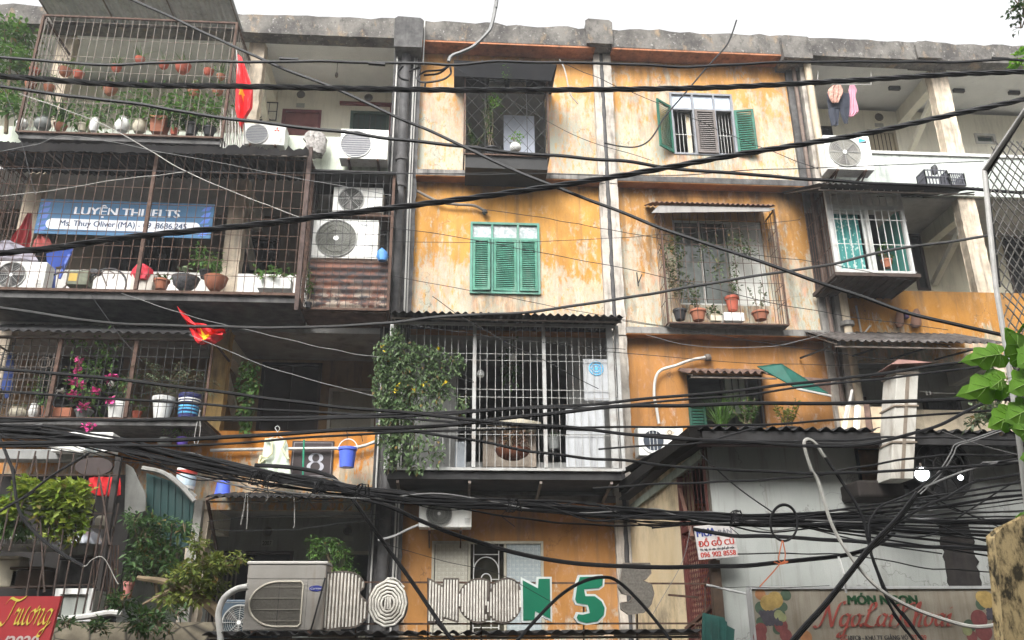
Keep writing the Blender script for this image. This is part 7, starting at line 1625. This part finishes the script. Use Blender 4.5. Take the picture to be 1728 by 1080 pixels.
q = MB(); p = at(138, 920, -1.8); q.lathe((p.x, p.y, p.z), [(.32, 0), (.30, .04), (.22, .16), (.10, .21), (.05, .22), (.05, .25), (.01, .25)], 22); solo('pot_lid', q, mk('steel_lid', (.60, .62, .66), .25, .05, 4, .1, metal=.7), 'shiny dome lid on the shelf under the money plant', 'lid', smooth=True)
q = MB(); p = at(137, 938, -1.8); q.lathe((p.x, p.y, p.z), [(.26, 0), (.30, .12), (.30, .16), (.2, .16)], 18); solo('steel_pot', q, mk('dull_pot', (.16, .16, .15), .4, .2, 6, .3, metal=.5), 'dull cooking pot below the shiny dome lid', 'pot')
q = MB(); p = at(158, 787, -1.5); q.disc((p.x, p.z), 32*mpp(158, 787, -1.5), -1.5, 24, .05, rz=16*mpp(158, 787, -1.5)); solo('round_tray', q, mk('dark_brown_tray', (.04, .028, .026), .6), 'dark oval tray tilted below the top of the leaning bars', 'tray')
q = MB(); q.pbox(-20, 758, 145, 775, -1.3, -1.0); solo('awning_edge', q, mk('pale_awning_edge', (.22, .22, .21), .7, .1, 4, .3), 'pale sheet edge behind the leaning bars under the cables', 'sheet', bevel=.01)
q = cloth([(150, 202, 806), (148, 204, 816), (152, 202, 828), (160, 203, 836)], -1.7, .12, .05, 3.4); solo('red_cloth', q, mk('scarlet_cloth', (.50, .018, .022), .8, .15, 8, 0), 'scarlet cloth bundled behind the leaning bars', 'laundry', smooth=True)
q = MB(); p = at(170, 890, -2.2); q.lathe((p.x, p.y, p.z), [(.17, 0), (.18, .015), (.08, .03), (.09, .12), (.06, .16), (.01, .17)], 18); solo('sun_hat', q, mk('khaki_hat', (.33, .30, .24), .9, .15, 9, .1), 'pale khaki sun hat hung beside the dark square post', 'hat', smooth=True)
# dark sheet added to stand in for the shade of the room behind
q = MB(); a, b = at(-60, 900, -1.05), at(210, 900, -1.05); q.box(a.x-1, b.x, -.9, -.85, 3.9, at(60, 800, -.9).z); solo('shade_sheet', q, mk('dark_shade_sheet', (.018, .016, .015), .9, .4, 3, .3), 'dark sheet standing in for the shade behind the lower left shelves', 'screen')
for lab, u0, v0, u1, v1, m, dz in (('brown wooden box low on the left behind the leaning bars', 18, 962, 76, 992, mk('brown_box', (.08, .05, .03), .8, .2, 6, .3), .3), ('cream tub with white lid at the left edge behind the bars', -10, 944, 30, 990, CREAMP, .3), ('dark drawer unit right of the brown box', 100, 945, 165, 985, DARKC, .3)):
    q = MB().pbox(u0, v0, u1, v1, -1.7, -1.7+dz); q.pbox(u0-2, v0-6, u1+2, v0-1, -1.73, -1.69+dz); solo('storage_box', q, m, lab, 'box', bevel=.012)
q = MB(); x0, x1, z0, z1 = R(95, 996, 156, 1046, -3.0); q.box(x0, x1, -3.0, -2.6, z0, z1); t = T('sink_cabinet', 'white framed panel low behind the leaning bars beside the red sign', 'cabinet', ((x0+x1)/2, -3, z0)); part('body', q, mk('grey_panel', (.34, .36, .33), .6, .1, 4, .3), t); q = MB(); frame(q, x0-.02, x1+.02, z0-.02, z1+.02, -3.05, -3.001, .07); part('white_frame', q, WHITEP, t)
q = MB().tube(catmull([at(u, v, -3.4) for u, v in ((100, 1046), (150, 1040), (185, 1034), (205, 1036))]), .04, 8); solo('waste_pipe', q, PVC, 'stubby white pipe above the stone wall', 'pipe', smooth=True)
# teal screen and translucent sheet
tl = [at(u, v, -2.3) for u, v in ((247, 798), (290, 812), (328, 845), (318, 925), (290, 920), (247, 880))]
q = MB(); q.prism([(p.x, p.z) for p in tl], -2.3, -2.27)
for k in range(1, 7): u = 247+k*12; q.bar(at(u, 800+k*4, -2.31), at(u-2, 890+k*5, -2.31), .012)
solo('tin_screen', q, mk('teal_tin', (.007, .034, .032), .55, .2, 3, .35), 'dark teal corrugated screen with a curved top beside the square post', 'screen')
q = MB().tube(catmull([at(u, v, -2.45) for u, v in ((240, 790), (275, 798), (305, 820), (328, 846))]), .035, 6); q.tube([at(285, 800, -2.35), at(330, 838, -2.2)], .03, 5); solo('screen_rim', q, mk('grey_rim', (.24, .235, .22), .8, .3, 5, .5), 'curved grey rim sheet on top of the teal screen', 'rim')
q = MB(); P = [at(u, v, -2.5) for u, v in ((212, 782), (225, 790), (246, 835), (245, 862), (210, 872))]; q.prism([(p.x, p.z) for p in P], -2.5, -2.485); solo('plastic_sheet', q, mk('grey_film', (.13, .13, .12), .35, .3, 4, .5), 'dusty translucent sheet hung between the dark post and the teal screen', 'sheet')
potted('pink hanging pot beside the foot of the dark square post', 214, 1010, 18, 28, -3.0, 'taper', mk('pink_pot', (.45, .18, .16), .7, .1, 6, .2), 'upright', 6, 8, 0, LG, hang=.25, name='hanging_pot')
# stone wall at the bottom
tt = NT('crazy_paving'); v_ = tt.n('ShaderNodeTexVoronoi'); v_.feature = 'DISTANCE_TO_EDGE'; tt.l(tt.pos((3.2, 3.2, 4.6)), v_.inputs['Vector']); v_.inputs['Scale'].default_value = 1; v2_ = tt.n('ShaderNodeTexVoronoi'); tt.l(tt.pos((3.2, 3.2, 4.6)), v2_.inputs['Vector']); v2_.inputs['Scale'].default_value = 1
n_ = tt.noise((2, 2, 2), 3, 7); c_ = tt.mix(tt.ramp(n_, .3, .7), (.13, .11, .08), (.24, .21, .15)); c_ = tt.mix(tt.ramp(v_.outputs['Distance'], .0, .05, 1, 0), c_, (.035, .03, .025))
STW = tt.out(c_, .9, 0, v_.outputs['Distance'], .6, .03)
q = MB(); a, b = at(92, 1062, -4.0), at(405, 1062, -4.0); q.box(a.x-2.5, b.x, -4.0, -3.7, 0, at(250, 1050, -4.0).z); solo('stone_wall', q, STW, 'dark crazy paved stone wall along the bottom left', 'wall')
q = MB(); a, b = at(340, 860, -.1), at(352, 1060, -.1); q.box(a.x-.12, a.x+.05, -.25, -.105, 3.6, at(345, 845, -.2).z); solo('corner_post', q, mk('grey_lime_post', (.30, .29, .26), .9, .3, 4, .6), 'grey mossy post at the left end of the dark tin awning', 'post')
# neighbouring pale green building, far left behind the shrub
q = MB(); a, b = at(-140, 200, .6), at(18, 200, .6); q.box(a.x-4, b.x, -.25, -.11, 13.3, at(10, 150, -.2).z); solo('green_wall', q, mk('mint_paint', (.50, .58, .44), .85, .1, 3, .3), 'pale mint green low wall at the far left beside the topmost cage', 'wall')
q = MB(); P = [at(u, v, -5.4) for u, v in ((1186, 1034), (1222, 1042), (1228, 1056), (1240, 1062), (1236, 1110), (1184, 1110))]; q.prism([(p.x, p.z) for p in P], -5.4, -5.38)
for k in range(4): q.bar(at(1190+k*12, 1040+k*3, -5.41), at(1189+k*12, 1105, -5.41), .008)
solo('tin_sheet', q, mk('teal_scrap', (.03, .11, .095), .6, .3, 6, .5), 'torn dark teal tin sheet at the foot of the cream house corner', 'sheet')
q = MB().bar(at(1192, 987, -5.3), at(1276, 1006, -5.4), .013, 6); solo('steel_tube', q, mk('dull_steel', (.34, .34, .33), .5, .1, 6, .3), 'pale steel tube running from the rusty rods to the fruit signboard', 'tube')
q = MB(); a, b = at(1206, 945, -5.12), at(1212, 1110, -5.12); q.box(a.x-.05, a.x+.06, -5.12, -5.02, b.z, a.z); solo('corner_plank', q, mk('charred_plank', (.07, .045, .03), .9, .5, 6, .6), 'charred brown plank at the house corner below the crooked furniture sign', 'plank')
# ------------------------------------------------------------------ overhead cables
def ext(P, k=420):
    """carry a cable on beyond both ends in its own direction"""
    def out(a, b):
        d = Vector((a[0]-b[0], a[1]-b[1])); d = d.normalized() if d.length else d; return (a[0]+d.x*k, a[1]+d.y*k)
    return P
def path(P, Y, Y2=None, e0=False, e1=False, k=6):
    n = len(P); L = [at(u, v, Y+(0 if Y2 is None else (Y2-Y)*i/(n-1))) for i, (u, v) in enumerate(P)]
    if e0: d = (L[0]-L[1]).normalized(); L.insert(0, L[0]+d*5)
    if e1: d = (L[-1]-L[-2]).normalized(); L.append(L[-1]+d*5)
    return catmull(L, k)
def cable(label, P, Y, wpx, m=None, Y2=None, e0=True, e1=True, twist=0, group='overhead cables along the street', name='cable', k=6):
    pts = path(P, Y, Y2, e0, e1, 10 if not twist else 16); mid = P[len(P)//2]; r = .8*wpx*mpp(mid[0], mid[1], Y if Y2 is None else (Y+Y2)/2)/2
    q = MB(); m = m or CABLE
    if not twist:
        rj = random.Random(len(label)*7+int(P[0][1]*3)); W_ = [(rj.uniform(.5, 2.2), rj.uniform(0, 6), rj.uniform(.3, 1)) for _ in range(5)]; s_ = 0; out = [pts[0]]
        for a_, b_ in zip(pts, pts[1:]):
            s_ += (b_-a_).length; e = min(1, s_*2)
            out.append(b_+Vector((0, .004*e*sum(k_*math.sin(s_*2*PI/w_*1.3+p_*2) for w_, p_, k_ in W_), .004*e*sum(k_*math.sin(s_*2*PI/w_+p_) for w_, p_, k_ in W_))))
        pts = out
    if not twist: q.tube(pts, r, 6); return solo(name, q, m, label, 'cable', group, smooth=True)
    # strands laid round one another
    pts2 = []; 
    for a, b in zip(pts, pts[1:]):
        n = max(1, int((b-a).length/.045)); pts2 += [a.lerp(b, j/n) for j in range(n)]
    pts2.append(pts[-1]); S = [[] for _ in range(twist)]; s = 0
    for i, p in enumerate(pts2):
        if i: s += (p-pts2[i-1]).length
        t = (pts2[min(i+1, len(pts2)-1)]-pts2[max(0, i-1)]).normalized(); n1 = t.cross(Vector((0, 0, 1))).normalized(); n2 = t.cross(n1)
        for j in range(twist): a = s*2*PI/.8+2*PI*j/twist; S[j].append(p+(n1*math.cos(a)+n2*math.sin(a))*r*.5)
    for P_ in S: q.tube(P_, r*.56, 5, True)
    return solo(name, q, m, label, 'cable', group, smooth=True)
TW = 'twisted power cables crossing the facade'
cable('thick twisted cable crossing the whole upper storey below the roof', [(0, 128), (200, 142), (432, 146), (700, 151), (860, 152), (1100, 150), (1250, 146), (1452, 135), (1600, 126), (1728, 121)], -7.5, 12, twist=3, group=TW)
cable('thick twisted cable rising from the left balcony to the top right corner', [(0, 427), (110, 416), (200, 402), (432, 379), (560, 363), (772, 337), (930, 315), (1092, 289), (1240, 262), (1452, 227), (1600, 195), (1728, 168)], -7.8, 13, twist=3, group=TW)
cable('thin cable running level just under the parapet across the block', [(0, 97), (90, 104), (170, 109), (300, 105), (432, 104), (570, 104), (720, 108), (760, 109), (850, 104), (1000, 107), (1180, 112), (1296, 106), (1452, 104), (1600, 105), (1700, 100), (1728, 101)], -7.0, 6.5)
for u0, v0, u1, v1 in ((472, 99, 504, 101), (622, 107, 650, 109)):
    q = MB().bar(at(u0, v0, -7.0), at(u1, v1, -7.0), .022, 6); solo('cable_splice', q, CABLE, 'taped splice on the level cable %s' % ('above the maroon door' if u0 < 600 else 'left of the dark drainpipe'), 'splice')
cable('smooth cable sloping gently down from the topmost plant cage to the right awning', [(0, 146), (200, 172), (432, 206), (620, 228), (832, 254), (960, 264), (1100, 279), (1250, 294), (1440, 307), (1600, 316), (1728, 325)], -6.8, 8)
cable('diagonal cable running from the topmost cage down to the chain link frame', [(220, -2), (330, 48), (432, 96), (560, 148), (700, 210), (832, 271), (930, 312), (1092, 376), (1200, 412), (1330, 460), (1452, 498), (1560, 536), (1690, 566)], -6.5, 7.5, e1=False, Y2=-8.8)
cable('pale topped cable sagging under the banner balcony and rising to the right', [(0, 520), (150, 541), (290, 550), (432, 553), (560, 550), (660, 545), (780, 532), (900, 525), (1052, 504), (1200, 477), (1380, 450), (1520, 419), (1672, 398)], -7.2, 6.5, mk('sheen_cable', (.06, .06, .06), .35, .2, 6, .1, streak=False), e1=False)
cable('cable sloping down across the flower cage and the white balcony, steepest of the middle ones', [(0, 621), (200, 641), (432, 669), (600, 690), (740, 702), (870, 714), (1052, 732), (1240, 745), (1430, 753), (1560, 725), (1640, 690), (1728, 655)], -7.4, 7)
M_ = 'level cables over the second storey'
cable('level cable just under the flower shelf, upper of the pair', [(200, 708), (432, 705), (600, 702), (752, 695), (900, 688), (1052, 677), (1230, 660), (1432, 637), (1640, 609), (1728, 596)], -7.0, 6.5, group=M_)
cable('level cable just under the flower shelf, lower of the pair', [(0, 706), (200, 709), (432, 708.5), (600, 706), (752, 698), (900, 690), (1052, 684), (1230, 668), (1432, 645), (1640, 621), (1728, 608)], -7.1, 5, group=M_)
cable('heavy cable passing over the drying apron and up to the orange wing', [(150, 745), (320, 741), (560, 727), (752, 717), (900, 701), (1052, 686), (1250, 682), (1450, 679), (1728, 672)], -7.3, 8.5, group=M_)
cable('thinner cable dipping behind the drying apron toward the vine', [(180, 752), (320, 751), (500, 741), (620, 731), (760, 727), (930, 722), (1060, 721), (1262, 717), (1432, 708), (1728, 690)], -7.2, 5, group=M_)
cable('cable slanting from the vine to the house roof, over the bottom of the white balcony', [(620, 726), (740, 733), (930, 767), (1052, 777), (1180, 790), (1330, 797), (1470, 797), (1560, 792), (1728, 780)], -6.9, 6, e0=False, group=M_)
cable('thin cable over the boxy outdoor unit and the house roof edge', [(820, 715), (1000, 727), (1120, 735), (1240, 745), (1430, 742), (1560, 738), (1728, 742)], -6.6, 5, group=M_)
cable('fine cable from the white balcony base up over the grey house wall', [(1000, 824), (1150, 816), (1300, 808), (1400, 799), (1560, 770), (1728, 768)], -6.4, 4.5, e0=False, group=M_)
cable('fine cable past the boxy outdoor unit to the roof verge', [(1010, 758), (1100, 752), (1180, 746), (1310, 715)], -6.0, 4, e0=False, e1=False, group=M_)
# the big sagging bundle
BG = 'cables of the thick sagging bundle'
rd = random.Random(17)
base = [(-20, 724, 9), (60, 730, 9), (140, 742, 11), (230, 760, 13), (330, 784, 15), (432, 803, 13), (540, 820, 10), (640, 834, 8), (752, 846, 8), (900, 855, 8), (1000, 862, 9), (1100, 870, 9), (1200, 874, 8), (1300, 876, 9)]
ENDS = [(1450, 856, 1728, 813), (1450, 862, 1728, 825), (1450, 868, 1728, 836), (1450, 872, 1728, 842), (1450, 876, 1728, 872), (1450, 878, 1728, 880), (1450, 880, 1728, 884), (1440, 896, 1690, 925), (1430, 890, 1680, 905), (1440, 902, 1680, 940), (1400, 885, 1690, 899), (1450, 884, 1700, 892), (1450, 874, 1728, 862), (1440, 890, 1680, 912)]
for i, (a, b, c, d) in enumerate(ENDS):
    ph = rd.uniform(0, 6); P = []
    o = (i/(len(ENDS)-1))*2-1
    for j, (u, v, s) in enumerate(base): P.append((u, v+s*o*.9+s*.35*math.sin(j*.8+ph)))
    P[-1] = (1300, 868+i*1.6)
    P += [(a, b), (c, d)]
    cable('black cable of the thick bundle sagging from the left edge to the grey house', P, -6.6+.04*(i % 5), rd.choice([3.5, 4, 5, 5.5, 6.5]), CABLE, e0=True, e1=True, group=BG)
for i in range(9):
    f0 = rd.uniform(0, 1); u_s = rd.choice([0, 0, 300, 560, 700, 1050, 1150]); P = [(u, v+rd.uniform(-1.5, 2.2)*s+rd.uniform(-3, 3)) for u, v, s in base if u >= u_s-30]
    P += [(1420, 870+rd.uniform(-14, 30)), (1560, 872+rd.uniform(-32, 40)), (1690, 870+rd.uniform(-50, 75))]
    cable('thin stray cable woven along the thick sagging bundle', P, -6.45-.05*(i % 6), rd.uniform(2, 3.4), CABLE if i % 3 else CABLEG, e0=u_s == 0, e1=True, group='thin stray cables along the bundle')
q = MB()
for d_ in (0, 5): q.tube(catmull([at(u+d_, v+d_*.4, -6.9) for u, v in ((1548, 832), (1575, 806), (1590, 788), (1604, 765), (1612, 750), (1640, 741), (1700, 720))], 5), .006, 5)
solo('wire_pair', q, CABLEG, 'pair of thin grey wires running on from the bright lamp to the roof edge', 'wire')
for i, (u, v) in enumerate(((428, 806), (452, 810), (535, 822), (605, 828), (862, 853), (1238, 872))):
    p = at(u, v, -6.72); q = MB()
    for s in range(3): q.tube([(p.x+.04*math.cos(a)*(1+.3*s)+.02*s, p.y+.05*math.sin(a), p.z+.06*math.cos(a+s*rd.uniform(.4, 1.6))) for a in [2*PI*j/10 for j in range(11)]], .006, 4, False)
    q.tube([p, p+Vector((rd.uniform(-.1, .1), 0, -.1)), p+Vector((rd.uniform(-.15, .15), 0, -.2))], .005, 4); solo('cable_tie', q, CABLE, 'tangled wire tie looped round the thick cable bundle', 'cable tie', 'wire ties on the thick bundle')
cable('stout cable leaving the bundle over the drying apron and sagging past the white outdoor unit', [(430, 785), (500, 790), (560, 805), (585, 832), (650, 852), (720, 884), (860, 930), (960, 950), (1060, 955), (1200, 957), (1310, 949), (1440, 934), (1500, 905), (1552, 850)], -6.3, 9, e0=False, e1=False)
cable('cable dropping from the bundle steeply between the O and the striped N', [(575, 815), (600, 848), (640, 905), (700, 990), (750, 1062), (790, 1110)], -6.2, 8.5, e0=False, e1=True)
cable('thin cable sagging below the bundle past the white outdoor unit', [(720, 850), (800, 862), (880, 875), (960, 883), (1072, 887), (1180, 884), (1330, 880)], -6.4, 4, e0=False, e1=False)
cable('cable under the bundle passing behind the crooked furniture sign to the post', [(1170, 893), (1240, 904), (1300, 905), (1370, 910), (1450, 913), (1560, 923), (1680, 928)], -6.1, 8, e0=False, e1=True)
cable('arched cable standing over the green numeral 5', [(860, 1095), (910, 1040), (950, 1001), (985, 980), (1017, 974), (1043, 982), (1084, 1021), (1130, 1078), (1150, 1110)], -6.0, 7, e0=False, e1=False)
cable('pale looped cable arching down before the grey house to the lower right', [(1392, 772), (1376, 748), (1362, 741), (1357, 752), (1368, 790), (1382, 815), (1405, 888), (1445, 952), (1500, 1005), (1580, 1042), (1640, 1058), (1700, 1049), (1760, 1035)], -6.9, 7.5, CABLEW, e0=False, name='pale_cable')
cable('black cable falling steeply right of the pale looped cable', [(1370, 744), (1390, 768), (1420, 813), (1452, 865), (1465, 910), (1472, 940), (1497, 1000), (1540, 1058), (1575, 1105)], -6.85, 7, e0=False)
cable('second black cable falling beside the steep one through the signboard', [(1466, 870), (1470, 930), (1482, 970), (1500, 1020), (1530, 1065), (1560, 1105)], -6.75, 6, e0=False)
for i, o in enumerate((-4, 0, 4)):
    cable('black cable of the crossing bundle climbing from the signboard to the bright lamp', [(1318+o, 1105), (1400, 1010+o), (1463, 930+o), (1512, 880+o), (1546, 834+o)], -7.0+.03*i, 6.5, e0=False, e1=False, group='cables of the crossing bundle')
cable('cable forking right from the crossing bundle under the small lamp', [(1463, 930), (1500, 893), (1560, 855), (1600, 838), (1650, 812), (1728, 798)], -6.95, 5.5, e0=False)
cable('short arched cable curling up from the crossing bundle to the lamp', [(1466, 905), (1467, 884), (1474, 868), (1490, 852), (1536, 833), (1600, 790), (1680, 780)], -6.9, 4.5, e0=False)
cable('straight thin cable rising right from the bright lamp', [(1560, 822), (1610, 802), (1680, 780), (1728, 778)], -6.9, 4, CABLEG, e0=False)
q = MB().tube([at(1323+23*math.cos(2*PI*j/30), 882+31*math.sin(2*PI*j/30), -6.75) for j in range(31)], .011, 6, False); q.tube([at(1323+22*math.cos(2*PI*j/30), 883+30*math.sin(2*PI*j/30), -6.72) for j in range(31)], .008, 6, False); solo('cable_coil', q, CABLE, 'round coil of black cable hung on the bundle before the grey house', 'cable coil')
q = MB().tube(catmull([at(u, v, -6.76) for u, v in ((1320, 912), (1316, 930), (1314, 945), (1322, 950), (1325, 935), (1321, 913))], 5), .006, 5); q.tube(catmull([at(u, v, -6.76) for u, v in ((1306, 948), (1318, 952), (1330, 948), (1318, 950), (1305, 965), (1282, 990))], 5), .006, 5); solo('orange_string', q, mk('orange_string', (.42, .12, .05), .7), 'orange string tied below the round cable coil', 'string')
q = MB().tube([at(1415, 939, -6.6), at(1424, 968, -6.6), at(1428, 1000, -6.5)], .012, 6); solo('white_cable_end', q, WHITEP, 'loose white cable end before the grey house wall above the signboard', 'cable')
cable('lowest slack cable across the grey wall to the mossy post', [(1245, 935), (1330, 934), (1450, 938), (1560, 958), (1680, 966)], -6.0, 2.6, e0=False)
cable('thin cable slanting down across the grey wall into the coil', [(1180, 765), (1240, 818), (1290, 855), (1330, 880), (1400, 900), (1490, 920), (1590, 935)], -6.0, 3, e0=False, e1=False)
# curl and conduit at the top of the core
cable('grey conduit curving down from the sky to the black awning of the top window', [(842, -30), (838, 0), (830, 40), (822, 56), (800, 78), (780, 88), (762, 95), (757, 104)], -5.5, 8, CABLEG, e0=True, e1=False, name='conduit')
cable('thin whip of cable standing up against the sky over the right wing window', [(1243, 34), (1234, 60), (1222, 82), (1182, 126), (1127, 192), (1105, 225), (1090, 240), (1070, 247), (1045, 246), (1020, 242)], -4.0, 3.4, e0=False, e1=False)
cable('thin white wire end hanging beside the joint pipe at the top storey', [(944, 100), (952, 115), (957, 135), (962, 158), (975, 175)], -2.5, 3, CABLEW, e0=False, e1=False)
q = MB()
for P in (((757, 110), (745, 118), (720, 120), (708, 126)), ((757, 112), (740, 124), (715, 127)), ((760, 113), (760, 125), (745, 135), (715, 139), (704, 133), (708, 122)), ((680, 112), (672, 122), (676, 132), (690, 136)), ((718, 140), (716, 155)), ((690, 120), (708, 114))): q.tube(catmull([at(u, v, -6.95) for u, v in P], 6), .012, 5)
solo('cable_tangle', q, CABLE, 'tangle of looped cable ends beside the dark drainpipe at the top storey', 'cable tangle')
for lab, L in (('pair of loose wire ends dangling left over the dark tin awning', (((415, 833), (406, 886)), ((418, 836), (416, 893)), ((416, 834), (419, 834)))), ('single loose wire end dangling under the bundle before the dark tin awning', (((495, 825), (497, 886)), ((497, 885), (494, 891)))), ('short wire tail dangling under the bundle above the dark tin awning', (((450, 812), (452, 842)), ((452, 841), (447, 846))))):
    q = MB()
    for a, b in L: q.tube([at(*a, -6.5), at((a[0]+b[0])/2+1, (a[1]+b[1])/2, -6.5), at(*b, -6.5)], .006, 4)
    solo('dangling_wire', q, WIREG, lab, 'wire')
# thin wires
WG = 'thin service wires to the flats'
THIN = [('pale wire from the topmost cage sloping down over the banner balcony to the rusty post', [(33, 158), (180, 213), (315, 290), (430, 338), (512, 369)], -3.0, 3.2, CABLEW), ('pale wire rising from the left edge to the pale sloping one', [(0, 332), (110, 318), (200, 303), (315, 290)], -3.0, 3.0, CABLEW),
 ('thin wire from the left edge to the bottom of the topmost cage', [(0, 256), (60, 244), (112, 229), (240, 250), (432, 287), (660, 330)], -3.5, 2.2, CABLEG),
 ('thin dark wire from the black awning across the joint pipe to the right wing', [(945, 104), (1040, 145), (1120, 178), (1250, 235), (1380, 285)], -2.0, 2.4, CABLE), ('thin dark wire crossing the meshed top window down to the joint', [(765, 112), (830, 150), (890, 185), (985, 235), (1100, 270)], -2.0, 2.2, CABLE),
 ('fine wire from the pipe hood over the shuttered window to the plant cage', [(822, 354), (930, 370), (1092, 399), (1230, 424), (1400, 446), (1540, 475)], -2.5, 2.4, CABLE), ('long fine wire from the drainpipe across the green shutters to the right', [(660, 384), (740, 395), (800, 405), (900, 424), (1092, 461), (1300, 510), (1440, 535), (1600, 556)], -2.5, 2.6, CABLE),
 ('level fine wire across the top of the green shutters', [(640, 408), (800, 409), (930, 407), (1092, 398), (1180, 392), (1350, 370)], -2.2, 2.0, CABLE), ('fine wire slanting across the lower part of the green shutters', [(660, 465), (790, 490), (880, 506), (1000, 530), (1130, 552)], -2.2, 2.2, CABLE),
 ('fine wire from the long awning corner across the orange wing', [(1050, 541), (1160, 558), (1300, 580), (1430, 598), (1540, 612)], -2.5, 2.6, CABLE), ('level fine wire over the white pipe on the orange wing', [(990, 590), (1100, 600), (1240, 611), (1400, 616), (1560, 610)], -2.5, 2.2, CABLE),
 ('sagging fine wire under the ledge of the orange wing', [(1090, 565), (1160, 582), (1250, 587), (1330, 580), (1400, 560)], -1.2, 2.0, CABLEG), ('fine wire sloping from under the banner balcony into the vine', [(205, 495), (320, 533), (440, 562), (560, 590), (640, 603)], -3.0, 2.4, CABLEG), ('pale fine wire sloping before the dark corridor to the vine', [(320, 565), (375, 588), (440, 615), (540, 645), (630, 668)], -3.0, 2.6, CABLEG),
 ('fine wire rising steeply at the left from the banner balcony to the flower cage', [(152, 495), (185, 543), (205, 570), (240, 610)], -3.0, 2.4, CABLE), ('fine wire at the far left edge falling from the topmost cage', [(0, 130), (25, 200), (60, 330)], -3.0, 2.2, CABLE), ('fine level wire over the banner balcony bars', [(0, 285), (150, 287), (330, 290), (520, 292), (700, 293), (900, 292)], -3.2, 3, CABLE),
 ('fine sagging wire across the lower corridor', [(350, 880), (430, 872), (520, 870), (640, 868)], -1.0, 2.4, CABLE), ('lower fine sagging wire across the lower corridor', [(352, 893), (440, 896), (540, 888), (650, 874)], -1.0, 2.4, CABLE), ('grey wire stretched from the drainpipe to the white outdoor unit bracket', [(638, 912), (665, 905), (685, 895), (706, 885)], -1.2, 6, CABLEG),
 ('level fine wire from the drainpipe across the upper orange core', [(660, 292), (800, 294), (950, 294), (1130, 296), (1250, 288), (1440, 281), (1660, 272)], -3.0, 3.4, CABLE), ('fine wire sloping over the lace window and letters', [(640, 915), (740, 945), (800, 957), (850, 972), (940, 1020)], -5.6, 2.0, CABLE), ('fine wire from the right post over the roof to the chain link frame', [(1590, 728), (1640, 745), (1722, 770)], -7.0, 3, CABLEG),
 ('fine wire from the long awning down across the white balcony bars', [(730, 500), (780, 535), (860, 580), (930, 615), (1010, 655)], -2.8, 2.6, CABLE), ('fine wire crossing the upper bars of the white balcony', [(690, 548), (830, 568), (960, 582), (1055, 590)], -2.8, 2.2, CABLE), ('fine wire from the vine across the lower white bars to the posts', [(625, 580), (720, 600), (800, 645), (740, 625)], -2.8, 2.0, CABLE),
 ('fine wire down the cream side wall of the house', [(1100, 1040), (1150, 950), (1166, 890)], -5.4, 2, CABLEG), ('thin level wire low over the grey house wall', [(1190, 990), (1280, 992), (1400, 988)], -5.7, 2, CABLE),
 ('pale wire slanting to the left pole across the leaning bars', [(0, 751), (60, 752), (110, 757), (145, 766)], -3.6, 4, CABLEW), ('dark cable falling across the money plant at the left', [(0, 740), (20, 790), (32, 860), (60, 900), (100, 930), (140, 955)], -4.2, 8, CABLE), ('dark cable slanting up across the money plant to the bundle', [(-10, 868), (40, 840), (90, 800), (150, 765)], -4.4, 6, CABLE), ('pale wire curling from the bars to the dark square post', [(100, 935), (140, 955), (155, 945), (175, 943), (200, 985)], -4.2, 3, CABLEW)]
for lab, P, Y, wd, m in THIN: cable(lab, P, Y, wd*(.62 if wd < 4 else .9), m, e0=P[0][0] <= 0, e1=False, group=WG, name='wire')
# ------------------------------------------------------------------ thin haze volume added to imitate the lens veil
hz = MB().box(-151, 151, -151, 41, -1.3, 23.2)
hm = bpy.data.materials.new('lens_veil_haze'); hm.use_nodes = True; ht = hm.node_tree; ht.nodes.remove(ht.nodes['Principled BSDF'])
pv = ht.nodes.new('ShaderNodeVolumePrincipled'); pv.inputs['Color'].default_value = (.92, .94, .97, 1); pv.inputs['Density'].default_value = .0024; pv.inputs['Anisotropy'].default_value = .2
ht.links.new(pv.outputs[0], ht.nodes['Material Output'].inputs['Volume'])
solo('haze', hz, hm, None, None, kind='stuff')
